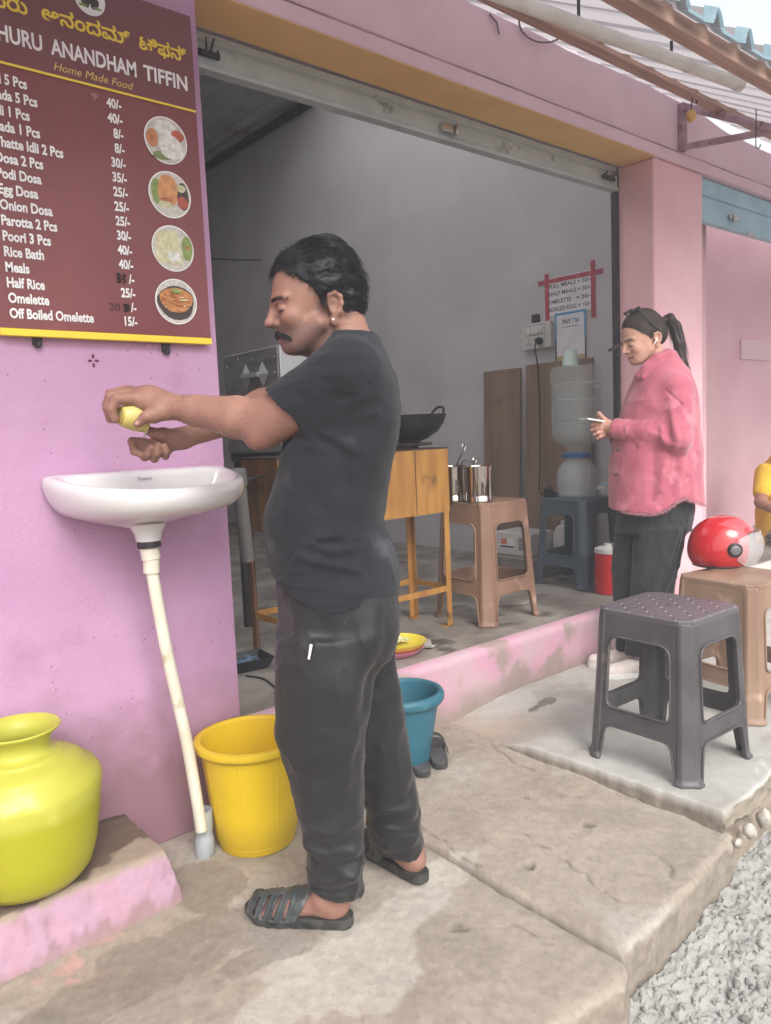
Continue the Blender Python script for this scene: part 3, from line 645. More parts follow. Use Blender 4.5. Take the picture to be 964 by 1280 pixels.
# lower kerb stone under the pad
q = MB(); xs = np.linspace(2.17, 7.6, 300); rings = []
for x in xs:
    yo = -1.135 + 0.07 * min(max((x - 2.2) / 1.0, 0), 1) + 0.006 * float(fbm(np.array([[x, 0, 0]]), 7, 66)[0]); zt = -0.055 + 0.004 * float(fbm(np.array([[x, 3, 0]]), 20, 67)[0])
    rings.append([(x, yo + 0.5, zt), (x, yo + 0.012, zt), (x, yo, zt - 0.012), (x, yo - 0.002 + 0.004 * random.random(), -0.12), (x, yo + 0.004, -0.36), (x, yo + 0.5, -0.36)])
m_kerb = mat('tan_kerb_stone', s2l(156, 144, 128), 0.85, s2l(136, 122, 106), 6, 6, bump=0.6, bs=70, dirt=(s2l(110, 96, 80), 10, 0.6, 0.7))
kb = obj('kerb', q.loft(rings), m_kerb, None, 50); struct(kb)
# road
xs = np.concatenate([np.arange(-3, 0.8, 0.1), np.arange(0.8, 3.2, 0.02), np.arange(3.2, 12, 0.2)]); ys = np.concatenate([np.arange(-6, -2.2, 0.2), np.arange(-2.2, -0.9, 0.02)])
X, Y = np.meshgrid(xs, ys, indexing='ij'); Q = np.stack([X, Y, X * 0], -1); rp = G(931, 1251, -0.27)
Zr = -0.27 + 0.008 * fbm(Q, 3, 111) + 0.004 * fbm(Q, 20, 112) + pits(X, Y, [(rp[0], rp[1], 0.045, 0.03)])
m_road = mat('dusty_road', s2l(158, 146, 132), 0.9, s2l(132, 120, 108), 5, 7, bump=0.6, bs=110, spots=(s2l(90, 82, 74), 60, 0.14))
g = MB().grid(np.stack([X, Y, Zr], -1)); rd = mesh_obj('road', g.v, g.f, m_road, None, 180); struct(rd)
gp = MB().box(-13, 14, -13, 14, -0.55, -0.42); struct(obj('ground', gp, m_road, None, None))
# crushed cement rubble between kerb and road
xs = np.arange(0.9, 4.2, 0.008); t = np.linspace(0, 1, 78); X = np.broadcast_to(xs[:, None], (len(xs), 78))
oy = np.interp(xs, [0.9, 1.45, 1.6, 2.15, 2.2, 4.2], [-1.24, -1.24, -1.18, -1.12, -1.10, -1.03]); wdt = np.interp(xs, [0.9, 1.45, 1.75, 2.1, 2.6, 4.2], [0.16, 0.20, 0.30, 0.42, 0.48, 0.5]) + 0.05 * fbm(np.stack([xs, xs * 0, xs * 0], -1), 6, 122)
Y = oy[:, None] - t[None] * wdt[:, None]; Q = np.stack([X, Y, X * 0], -1)
base = np.interp(t, [0, 0.15, 0.45, 0.8, 0.97, 1], [-0.165, -0.175, -0.195, -0.225, -0.262, -0.30])[None]
l1 = fbm(Q, 9, 131); l2 = np.abs(fbm(Q, 26, 132)); l3 = np.abs(fbm(Q, 60, 133)); l4 = fbm(Q, 150, 134, 2)
Zr = base + 0.020 * l1 + 0.014 * l2 + 0.014 * l3 + 0.006 * l4; Zr[:, -1] = -0.32
rc = np.broadcast_to(np.array(s2l(160, 158, 153)), Q.shape) * (1 + 0.10 * fbm(Q, 18, 135) + 0.10 * l4)[..., None]
rc = lerp(rc, np.array(s2l(110, 104, 98)), sstep(0.16, 0.02, l2 + 0.8 * l3) * 0.55)
g = MB().grid(np.stack([X, Y, Zr], -1)); m_rub = mat('crushed_cement', (0.5, 0.5, 0.5), 0.95, attr='Col', bump=0.8, bs=160, spec=0.2)
def rock(c, r, seed):
    q = MB(); rs = np.random.default_rng(seed); n = 8; m = 5; vs = []; sc_ = rs.uniform(0.65, 1.15, 3)
    prof = [(math.sin(PI * i / m), -math.cos(PI * i / m)) for i in range(m + 1)]
    q.lathe([(max(a, 1e-7), b) for a, b in prof], n); V = np.array(q.v); V = V * (1 + 0.30 * vn(V, 1.3, seed % 97)[:, None] + 0.12 * vn(V, 3.1, seed % 89)[:, None]) * sc_ * r + np.array(c)
    return V, q.f
vs = list(g.v); fs = list(g.f); cl = [rc.reshape(-1, 3)]
for k in range(2600):
    i = int(rng.integers(0, len(xs))); j = int(np.clip(rng.beta(1.6, 1.1) * 78, 0, 76)); r = float(rng.uniform(0.0015, 0.006) if k % 18 else rng.uniform(0.006, 0.014))
    if rng.random() < 0.12: p = np.array([X[i, j] + rng.normal() * 0.05, Y[i, -1] - abs(rng.normal()) * 0.04, -0.262])
    else: p = np.array([X[i, j], Y[i, j], Zr[i, j] + r * 0.3])
    V, f = rock(p, r, k + 5); o = len(vs); vs += V.tolist(); fs += [tuple(a + o for a in q) for q in f]; cl.append(np.broadcast_to(np.array(s2l(158, 156, 150)) * rng.uniform(0.6, 1.1), (len(V), 3)))
rb = mesh_obj('rubble', vs, fs, m_rub, None, 50, np.concatenate(cl)); struct(rb, 'stuff')
rb['label'] = 'crushed grey cement rubble piled between kerb and road'
m_stone = mat('pale_stone', s2l(190, 184, 174), 0.85, s2l(160, 150, 136), 30, 5, bump=0.6, bs=120)
SL = ['whitish pebble nearest the corner in the kerb gap', 'rounded middle stone wedged in the kerb gap under the cement pad', 'flat pale stone at the right end of the kerb gap']
for (px, py, r), lb in zip([(920, 1052, 0.018), (935, 1040, 0.026), (953, 1026, 0.030)], SL):
    p = G(px, py, -0.04); V, f = rock((0, 0, 0), r, px); o = mesh_obj('stone', V, f, m_stone, None, 50); o.location = (p[0], p[1] - 0.006, -0.055 + r * 0.75); tag(o, lb, 'stone', 'stones in the kerb gap')

# ================================================================ cement block at the left
ys = np.linspace(0, 1, 60); xs = np.linspace(-1.6, 0.777, 220); q = MB(); rings = []; cols = []
prof = [(-0.335, -0.03), (-0.318, 0.02), (-0.310, 0.05), (-0.298, 0.09), (-0.288, 0.118), (-0.276, 0.129), (-0.262, 0.132), (-0.2, 0.133), (-0.13, 0.134), (-0.07, 0.135), (-0.02, 0.14), (-0.002, 0.142)]
def dense(p, n):
    p = np.array(p); d = np.r_[0, np.cumsum(np.hypot(*np.diff(p, axis=0).T))]; s_ = np.linspace(0, d[-1], n); return np.stack([np.interp(s_, d, p[:, 0]), np.interp(s_, d, p[:, 1])], 1)
pr = dense(prof, 64)
xx = np.concatenate([xs, [0.782, 0.786, 0.789, 0.791, 0.793]]); X = np.broadcast_to(xx[:, None], (len(xx), 64)).copy(); Yb = np.broadcast_to(pr[None, :, 0], X.shape).copy(); Zb = np.broadcast_to(pr[None, :, 1], X.shape).copy()
for i, (dz, dx) in enumerate([(0.006, 0), (0.03, 0), (0.06, 0.004), (0.10, 0.012), (0.16, 0.02)]):
    k = len(xs) + i; Zb[k] = np.minimum(Zb[k], 0.138 - dz) if i < 4 else -0.03; X[k] += dx
Q = np.stack([X, Yb, Zb], -1); nn = fbm(Q, 7, 141); n2 = fbm(Q, 28, 142); n3 = fbm(Q, 90, 143, 3)
top_m = sstep(0.112, 0.128, Zb + 0.012 * n2) * (xx[:, None] < 0.785 + 0.01 * nn)
Zb2 = Zb + top_m * (0.006 * nn + 0.003 * n2); Yb2 = Yb - (1 - top_m) * (0.007 * nn + 0.003 * n2 + 0.0015 * n3)
pk_ = np.array(s2l(176, 142, 160)); wc = np.broadcast_to(pk_, Q.shape)
wc = lerp(wc, np.array(s2l(178, 138, 150)), sstep(-0.1, 0.4, fbm(Q * np.array([1, 1, 0.35]), 18, 145)) * 0.6)
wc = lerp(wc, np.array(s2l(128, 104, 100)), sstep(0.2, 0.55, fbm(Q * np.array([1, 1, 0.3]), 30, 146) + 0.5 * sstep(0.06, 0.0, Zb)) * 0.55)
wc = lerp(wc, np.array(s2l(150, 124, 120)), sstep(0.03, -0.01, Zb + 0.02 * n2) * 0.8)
tc_ = np.broadcast_to(np.array(s2l(158, 142, 126)), Q.shape); tc_ = lerp(tc_, np.array(s2l(98, 82, 70)), sstep(1.05, 0.95, np.minimum(blob(X, Yb, 0.66, -0.10, 0.16, 0.10, 0.2), blob(X, Yb, 0.3, -0.2, 0.4, 0.08)) + 0.5 * nn + 0.2 * n2) * 0.85)
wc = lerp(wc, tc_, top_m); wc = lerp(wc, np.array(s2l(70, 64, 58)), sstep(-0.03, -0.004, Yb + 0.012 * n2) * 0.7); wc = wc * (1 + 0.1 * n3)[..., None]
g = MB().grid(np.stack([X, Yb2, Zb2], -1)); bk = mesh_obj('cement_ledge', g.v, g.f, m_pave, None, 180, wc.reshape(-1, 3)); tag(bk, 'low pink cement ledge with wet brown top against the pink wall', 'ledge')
# ================================================================ menu board
MX0, MX1, MZ0, MZ1 = 0.553, 1.149, 1.523, 2.473
MXC, MZC = 0.851, 1.998
m_maroon = mat('maroon_print', s2l(120, 60, 62), 0.42, s2l(130, 70, 71), 2.2, 4, spots=(s2l(170, 120, 110), 45, 0.06), dirt=(s2l(140, 74, 74), 3, 0.58, 0.75), spec=0.4)
m_maroon_d = mat('dark_maroon_print', s2l(108, 56, 62), 0.42, s2l(116, 62, 68), 3, 3)
m_yel = mat('yellow_print', s2l(238, 208, 60), 0.45, s2l(232, 200, 60), 10, 3)
m_gold = mat('gold_print', s2l(222, 186, 96), 0.45)
m_wht = mat('white_print', s2l(238, 236, 234), 0.45, s2l(226, 222, 222), 12, 3)
mb_ = thing('menu_board', 'maroon menu board with a white price list on the pink wall above the basin', 'menu board', (MXC, 0, MZC))
def mm(a, b, c): return (a - MXC, -0.0335 - c, b - MZC)
obj('panel', MB().box(MX0 - MXC, MX1 - MXC, -0.031, -0.008, MZ0 - MZC + 0.019, MZ1 - MZC), m_maroon, mb_, None, 0.0015)
obj('header', MB().box(MX0 - MXC + 0.001, MX1 - MXC - 0.001, -0.0325, -0.0312, 2.207 - MZC, MZ1 - MZC - 0.001), m_maroon_d, mb_, None)
obj('yellow_strip', MB().box(MX0 - MXC - 0.002, MX1 - MXC + 0.001, -0.034, -0.0075, MZ0 - MZC, MZ0 - MZC + 0.0185), m_yel, mb_, None, 0.001)
obj('divider_line', MB().box(MX0 - MXC + 0.002, MX1 - MXC - 0.003, -0.0345, -0.033, 2.2005 - MZC, 2.2065 - MZC), m_yel, mb_, None)
rows = ['Idli 5 Pcs', 'Vada 5 Pcs', 'Idli 1 Pcs', 'Vada 1 Pcs', 'Thatte Idli 2 Pcs', 'Dosa 2 Pcs', 'Podi Dosa', 'Egg Dosa', 'Onion Dosa', 'Parotta 2 Pcs', 'Poori 3 Pcs', 'Rice Bath', 'Meals', 'Half Rice', 'Omelette', 'Off Boiled Omelette']
price = ['40/-', '40/-', '8/-', '8/-', '30/-', '35/-', '25/-', '25/-', '25/-', '30/-', '40/-', '40/-', '/-', '25/-', '/-', '15/-']
it = []
for i, (a, b) in enumerate(zip(rows, price)):
    z = 2.152 - i * 0.03893
    it.append((a, 0.577, z, 0.0255, -0.74, 0.034, 0, 'l')); it.append((b, 0.9175, 2.157 - i * 0.03946, 0.0255, -0.74, 0.034, 0, 'r'))
obj('dish_names', text_mb(it[0::2], mm), m_wht, mb_, None, fix=False); obj('prices', text_mb(it[1::2], mm), m_wht, mb_, None, fix=False)
for w_ in [('DHURU', 0.577, 2.2575, 0.041, 0.139, 0.026, 0, 'l'), ('ANANDHAM', 0.737, 2.2575, 0.041, 0.232, 0.026, 0, 'l'), ('TIFFIN', 0.990, 2.2575, 0.041, 0.134, 0.026, 0, 'l')]: obj('title', text_mb([w_], mm), m_wht, mb_, None, fix=False)
for w_ in [('\u0ca7\u0cc1\u0cb0\u0cc1', 0.580, 2.338, 0.036, 0.105, 0.0, 0, 'l'), ('\u0c86\u0ca8\u0c82\u0ca6\u0cae\u0ccd', 0.722, 2.338, 0.036, 0.235, 0.0, 0, 'l'), ('\u0c9f\u0cbf\u0cab\u0ca8\u0ccd', 0.984, 2.338, 0.036, 0.142, 0.0, 0, 'l')]:
    q = MB()
    for k_, (dx, dz) in enumerate([(0, 0), (0.0014, 0.0006), (-0.0014, -0.0006), (0.0007, -0.0013), (-0.0007, 0.0013)]): text_mb([(w_[0], w_[1] + dx, w_[2] + dz, *w_[3:])], lambda a, b, c: (a - MXC, -0.0335 - 0.0002 * k_, b - MZC), q)
    obj('local_title', q, m_yel, mb_, None, fix=False)
obj('tagline', text_mb([('Home Made Food', 0.741, 2.219, 0.021, 0.216, 0.0, 0.28, 'l')], mm), m_gold, mb_, None, fix=False)
def scrib(q, x, z, w_, h_, n):     # hand-corrected prices
    p = [(x - MXC + w_ * (0.5 - 0.5 * math.cos(k * 1.9)), -0.0345, z - MZC + h_ * k / n) for k in range(n + 1)]; return q.tube(p, 0.0022, 6)
m_mark = mat('black_marker', s2l(44, 30, 34), 0.5)
z_ = 2.157 - 12 * 0.03946; q = scrib(text_mb([('5', 0.866, z_, 0.026, 0.014, 0.01, 0, 'l')], mm), 0.868, z_, 0.012, 0.026, 7); obj('marker_correction', scrib(q, 0.884, z_, 0.009, 0.024, 6), m_mark, mb_, None, fix=False)
z_ = 2.157 - 14 * 0.03946; obj('marker_correction', scrib(text_mb([('20', 0.838, z_, 0.022, 0.032, -0.004, 0, 'l')], mm), 0.880, z_, 0.018, 0.022, 12), m_mark, mb_, None, fix=False)
mf = {k: mat('print_' + k, s2l(*v), 0.5, tuple(x * 0.75 for x in s2l(*v)), 60, 4) for k, v in dict(leaf=(126, 140, 84), idli=(228, 226, 220), vada=(196, 128, 84), chutney=(190, 92, 70), dosa=(214, 150, 96), plate=(206, 200, 190), egg=(216, 208, 168), green=(140, 158, 84), noodle=(204, 136, 78), dark=(70, 56, 54), crust=(180, 108, 66)).items()}
mats = [m_wht] + list(mf.values()); mk = {k: i + 1 for i, k in enumerate(mf)}
def food(x, z, back, items, noise=None):
    q = MB(); q.cur = 0; q.disc((x - MXC, -0.0335, z - MZC), 0.066, 40); q.cur = mk[back]; q.disc((x - MXC, -0.0339, z - MZC), 0.0625, 40)
    for i, (k, dx, dz, rx, rz) in enumerate(items):
        q.cur = mk[k]; q.disc((x - MXC + dx, -0.0343 - i * 0.00012, z - MZC + dz), rx, 18, ry=rz, jit=0.08)
    o = obj('food_picture', q, mats, mb_, None, fix=False)
food(1.044, 2.101, 'plate', [('leaf', -0.015, -0.045, 0.03, 0.012), ('idli', 0.0, 0.035, 0.035, 0.02), ('vada', -0.042, 0.0, 0.018, 0.026), ('crust', -0.042, 0.0, 0.006, 0.008), ('chutney', 0.036, 0.018, 0.020, 0.017), ('idli', 0.012, -0.016, 0.036, 0.034), ('plate', 0.012, -0.018, 0.03, 0.002), ('idli', 0.022, -0.030, 0.030, 0.018)])
items = [('green', -0.04, 0.005, 0.018, 0.036), ('dosa', -0.005, 0.012, 0.034, 0.044), ('crust', -0.012, -0.015, 0.02, 0.006), ('egg', -0.018, -0.03, 0.022, 0.010), ('dark', 0.040, 0.0, 0.018, 0.04), ('egg', 0.036, 0.022, 0.014, 0.011), ('chutney', 0.038, -0.018, 0.017, 0.018), ('dosa', 0.002, 0.02, 0.016, 0.03)]
food(1.045, 1.949, 'plate', items)
food(1.043, 1.796, 'plate', [('egg', -0.034, 0.02, 0.022, 0.026), ('egg', -0.004, 0.03, 0.026, 0.022), ('egg', -0.036, -0.02, 0.022, 0.026), ('green', 0.044, 0.004, 0.017, 0.036), ('chutney', 0.046, 0.006, 0.004, 0.006), ('egg', 0.004, -0.024, 0.028, 0.024), ('idli', 0.002, -0.022, 0.020, 0.016), ('egg', 0.0, 0.008, 0.022, 0.02)])
nd = [('dark', 0, -0.004, 0.058, 0.05), ('noodle', 0, 0.004, 0.052, 0.036)]
for k in range(60):
    a = random.random() * 6.28; r = math.sqrt(random.random()); nd.append((random.choice(['noodle', 'noodle', 'crust', 'dosa', 'egg']), 0.048 * r * math.cos(a), 0.004 + 0.032 * r * math.sin(a), random.uniform(0.003, 0.009), random.uniform(0.0012, 0.0025)))
nd += [('green', -0.006, 0.03, 0.012, 0.006), ('green', 0.006, 0.028, 0.009, 0.005)]
food(1.042, 1.643, 'plate', nd)
q = MB(); q.cur = 0; q.disc((0.851 - MXC, -0.0336, 2.428 - MZC), 0.042, 40); q.cur = mk['dark']
for dx, dz, a in ((-0.014, -0.006, 0.5), (0.013, -0.006, -0.5), (0, 0.006, 0.0)): q.disc((0.851 - MXC + dx, -0.0341, 2.424 - MZC + dz), 0.010, 16, (math.cos(a), 0, math.sin(a)), (-math.sin(a), 0, math.cos(a)), 0.016)
q.cur = mk['green']
for dx in (-0.02, 0.02): q.disc((0.851 - MXC + dx, -0.0342, 2.408 - MZC), 0.012, 12, ry=0.004)
obj('logo', q, mats, mb_, None, fix=False)
c = PY(118, 120, -0.034); obj('mud_spot', MB().lathe([(0.010, 0), (0.009, 0.0018), (0.004, 0.003), (0, 0.0032)], 14, (c[0] - MXC, -0.033, c[2] - MZC), np.array([[1, 0, 0], [0, 0, -1], [0, 1, 0]]), wob=lambda a, z: 0.2 * math.sin(3 * a)), mat('dried_mud', s2l(150, 112, 96), 0.9), mb_)
for x, z in ((0.647, 1.509), (1.011, 1.503)):
    q = MB(); q.box(x - 0.012 - MXC, x + 0.012 - MXC, -0.010, -0.0015, z - 0.006 - MZC, z + 0.02 - MZC); q.lathe([(0.010, 0), (0.010, 0.006), (0.006, 0.012), (0, 0.013)], 14, (x - MXC, -0.010, z - 0.004 - MZC), np.array([[1, 0, 0], [0, 0, -1], [0, 1, 0]])); obj('fixing_clip', q, m_dark, mb_, 40)

# ================================================================ wash basin
BX = 0.893
m_cer = mat('white_ceramic', s2l(216, 213, 213), 0.16, s2l(208, 204, 204), 3, 4, coat=0.3, spots=(s2l(170, 160, 150), 60, 0.05), dirt=(s2l(212, 202, 198), 6, 0.6, 0.75))
bs_ = thing('wash_basin', 'white ceramic wash basin fixed to the pink wall with a drain pipe below', 'wash basin', (BX, 0, 1.0))
_cx = (PY(187, 690, -0.175) - np.array([BX, 0, 1.0]))[0]
def ring(a, b, yb, z, n=60, e=2.35, k_=0.0):
    out = []
    for k in range(n):
        t = PI * k / (n - 1); cx = math.cos(t); sx = math.sin(t)
        x = a * math.copysign(abs(cx) ** (2 / e), cx); y = yb - b * abs(sx) ** (2 / e); out.append((x + k_ * _cx, y, z + 0.125 * y * min(1, max(0, (z - 0.02) / 0.08))))
    for k in range(1, 14): out.append((-a + 2 * a * k / 14 + k_ * _cx, yb, z))
    return out
rings = [ring(0.045, 0.05, -0.155, -0.002, e=2, k_=1), ring(0.06, 0.07, -0.14, 0.008, e=2, k_=1), ring(0.135, 0.17, -0.065, 0.020, e=2, k_=0.7), ring(0.212, 0.272, -0.016, 0.042, k_=0.35), ring(0.256, 0.330, -0.004, 0.072), ring(0.268, 0.348, -0.003, 0.108), ring(0.273, 0.358, -0.003, 0.130), ring(0.271, 0.355, -0.003, 0.146), ring(0.264, 0.346, -0.004, 0.1535),
         ring(0.252, 0.330, -0.012, 0.1555), ring(0.236, 0.262, -0.072, 0.153), ring(0.226, 0.250, -0.079, 0.146), ring(0.218, 0.240, -0.083, 0.125), ring(0.195, 0.215, -0.09, 0.085), ring(0.13, 0.14, -0.11, 0.055, e=2), ring(0.02, 0.02, -0.15, 0.048, e=2, k_=0.6)]
o = obj('bowl', MB().loft(rings), m_cer, bs_, 180); s_ = o.modifiers.new('sub', 'SUBSURF'); s_.levels = s_.render_levels = 1
obj('drain', MB().lathe([(0.018, 0.049), (0.018, 0.053), (0.011, 0.054), (0.0, 0.050)], 20, (_cx * 0.6, -0.16, 0)), m_dark, bs_)
def inner(a, b, c): return (a - BX, -0.0862 - c - 0.11 * (1.125 - 1.0 - b + 1.0) * 0 , b - 1.0)
obj('maker_mark', text_mb([('Tomson', 0.862, 1.1265, 0.0085, 0.042, 0, 0.15, 'l')], lambda a, b, c: (a - BX, -0.0835 - 0.004 - c - (0.125 - (b - 1.0)) * 0.175, b - 1.0)), m_black, bs_, None, fix=False)
pt = PY(187, 690, -0.175) - np.array([BX, 0, 1.0]); cx = pt[0]
o = obj('tail_piece', MB().lathe([(0.058, -0.002), (0.052, -0.006), (0.038, -0.03), (0.034, -0.048), (0.034, -0.052), (0.0, -0.052)][::-1], 30, (cx, -0.175, 0.016)), m_cer, bs_, 60)
# waste pipe
pb = G(257, 1068, 0.0); top = np.array([BX + cx, -0.175, 0.958]); mid = np.array([BX + cx + 0.002, -0.175, 0.905]); low = PY(249, 1018, -0.176)
wp_ = thing('waste_pipe', 'cream plastic waste pipe slanting from the basin to a grey socket on the ground', 'pipe', pb)
obj('lock_nut', MB().tube([top - pb + np.array([0, 0, 0.01]), top - pb + np.array([0.001, 0, -0.012])], 0.032, 20), m_dark, wp_)
obj('coupling', MB().tube([top - pb + np.array([0, 0, -0.0125]), top - pb + np.array([0.003, -0.001, -0.045]), top - pb + np.array([0.0035, -0.001, -0.046]), mid - pb + np.array([0, 0, -0.03])], [0.0255, 0.0255, 0.0225, 0.0225], 20), m_pvc, wp_, 30)
pth = smooth_path([mid - pb + np.array([0, 0, -0.02]), mid * 0.68 + low * 0.32 - pb + np.array([-0.004, 0, 0]), mid * 0.3 + low * 0.7 - pb + np.array([0.004, 0, 0]), low - pb, low - pb + np.array([0.004, 0, -0.05])], 8)
obj('pipe', MB().tube(pth, 0.0172, 18), m_pvc, wp_)
obj('socket', MB().lathe([(0.028, -0.02), (0.029, 0.055), (0.0265, 0.06), (0.0265, 0.075), (0.0285, 0.08), (0.029, 0.140), (0.024, 0.141), (0.022, 0.08), (0.0, 0.075)], 26), m_greypvc, wp_, 30)

# ================================================================ vessels on the ground
m_pot = mat('lime_yellow_plastic', s2l(186, 183, 72), 0.42, s2l(180, 177, 62), 4, 5, spec=0.4, trans=0.06, bump=0.12, bs=50, dirt=(s2l(224, 220, 120), 7, 0.58, 0.72), spots=(s2l(150, 130, 30), 40, 0.07), dirt_z=(s2l(172, 169, 38), 0.185, 0.215, 0.01))
pc_ = np.array([0.470, -0.168, 0.142])
pot = thing('water_pot', 'lime yellow plastic water pot standing on the cement ledge', 'water pot', pc_)
prof = [(0.0, 0.012), (0.06, 0.006), (0.10, 0.0), (0.130, 0.006), (0.150, 0.03), (0.166, 0.08), (0.177, 0.15), (0.185, 0.205), (0.190, 0.243), (0.188, 0.256), (0.178, 0.274), (0.150, 0.296), (0.149, 0.299), (0.135, 0.308), (0.112, 0.319), (0.104, 0.322), (0.103, 0.326), (0.096, 0.329), (0.082, 0.332), (0.075, 0.340), (0.073, 0.352), (0.078, 0.370), (0.092, 0.384), (0.100, 0.389), (0.102, 0.394), (0.099, 0.397), (0.091, 0.394), (0.076, 0.374), (0.070, 0.352), (0.076, 0.328), (0.15, 0.288), (0.18, 0.23), (0.165, 0.10), (0.10, 0.014), (0, 0.018)]
obj('body', MB().lathe(prof, 64), m_pot, pot, 60)
m_ybk = mat('yellow_bucket_plastic', s2l(226, 190, 34), 0.4, s2l(216, 182, 44), 5, 5, spec=0.4, bump=0.08, bs=60, dirt=(s2l(200, 168, 60), 6, 0.6, 0.75), spots=(s2l(120, 96, 40), 34, 0.08))
bc = np.array([1.117, -0.182, 0.0])
bk1 = thing('bucket', 'large ribbed yellow bucket on the ground beside the waste pipe', 'bucket', bc)
def ribs(a, z): return 0.012 * max(0.0, math.cos(a * 8)) ** 90
prof = [(0.0, 0.004), (0.112, 0.0), (0.116, 0.004), (0.116, 0.022), (0.124, 0.03), (0.134, 0.12), (0.144, 0.21), (0.153, 0.295), (0.1545, 0.312)]
obj('wall', MB().lathe(prof, 320, wob=lambda a, z: ribs(a, z) if 0.035 < z < 0.30 else 0), m_ybk, bk1, 60)
obj('inner_wall', MB().lathe([(0.151, 0.332), (0.146, 0.30), (0.128, 0.10), (0.118, 0.02), (0.0, 0.018)], 64), m_ybk, bk1, 60)
obj('rim', MB().lathe([(0.1535, 0.300), (0.160, 0.310), (0.170, 0.312), (0.173, 0.320), (0.171, 0.332), (0.160, 0.336), (0.152, 0.335), (0.149, 0.326)], 64), m_ybk, bk1, 60)
m_teal = mat('teal_bucket_plastic', s2l(52, 104, 120), 0.4, s2l(46, 94, 110), 6, 4, spec=0.4, dirt=(s2l(70, 124, 138), 8, 0.6, 0.75))
tcn = np.array([1.800, -0.105, 0.0]); bk2 = thing('bucket', 'teal plastic bucket behind the legs of the man washing', 'bucket', tcn)
obj('wall', MB().lathe([(0, 0.004), (0.086, 0.0), (0.089, 0.005), (0.096, 0.05), (0.132, 0.245), (0.134, 0.262)], 48), m_teal, bk2, 60)
obj('inner_wall', MB().lathe([(0.130, 0.275), (0.092, 0.05), (0.084, 0.012), (0, 0.010)], 48), m_teal, bk2, 60)
obj('rim', MB().lathe([(0.133, 0.238), (0.146, 0.243), (0.153, 0.252), (0.154, 0.268), (0.148, 0.280), (0.136, 0.284), (0.129, 0.278), (0.128, 0.262)], 48), m_teal, bk2, 60)
# slippers beside the teal bucket
m_rub_d = mat('dark_rubber', s2l(52, 50, 50), 0.7, s2l(74, 72, 70), 24, 4, bump=0.3, bs=200)
m_insole = mat('grey_insole', s2l(92, 90, 92), 0.7, s2l(76, 74, 76), 30, 4)
def slipper(lb, loc, rz):
    s_ = thing('slipper', lb, 'slipper', loc, rz, 'pair of dark slippers by the teal bucket')
    ol = [(0.0, -0.028), (0.05, -0.034), (0.13, -0.036), (0.19, -0.045), (0.235, -0.034), (0.25, 0.0), (0.235, 0.036), (0.19, 0.045), (0.13, 0.034), (0.05, 0.032), (0.0, 0.026), (-0.012, 0)]
    ol = rounded(ol, 0.04, 4); n = len(ol)
    obj('sole', MB().loft([[(x * 0.98, y * 0.95, 0) for x, y in ol], [(x, y, 0.006) for x, y in ol], [(x, y, 0.02) for x, y in ol]]), m_rub_d, s_, 40)
    obj('insole', MB().loft([[(x * .97 + .003, y * 0.9, 0.0205) for x, y in ol], [(x * .96 + .004, y * 0.87, 0.023) for x, y in ol]]), m_insole, s_, 40)
    q = MB()
    for x0, x1 in ((0.10, 0.13), (0.15, 0.18)):
        pts = [[(x0 + (x1 - x0) * u, 0.046 * math.cos(a), 0.012 + 0.058 * math.sin(a)) for u in (0, 0.5, 1)] for a in np.linspace(0, PI, 14)]
        q.loft([[p[0], p[1], p[2], (p[2][0], p[2][1] * 0.93, p[2][2] * 0.95), (p[1][0], p[1][1] * 0.93, p[1][2] * 0.95), (p[0][0], p[0][1] * 0.93, p[0][2] * 0.95)] for p in pts])
    obj('strap', q, m_rub_d, s_, 60)
_d = G(536, 922, 0) - G(550, 964, 0); _a = math.atan2(_d[1], _d[0])
slipper('nearer dark slipper of the pair, against the teal bucket', (*G(530, 972, 0)[:2], 0.003), _a + R_(6))
slipper('farther dark slipper of the pair, next to the pink step', (*G(551, 962, 0)[:2], 0.003), _a)

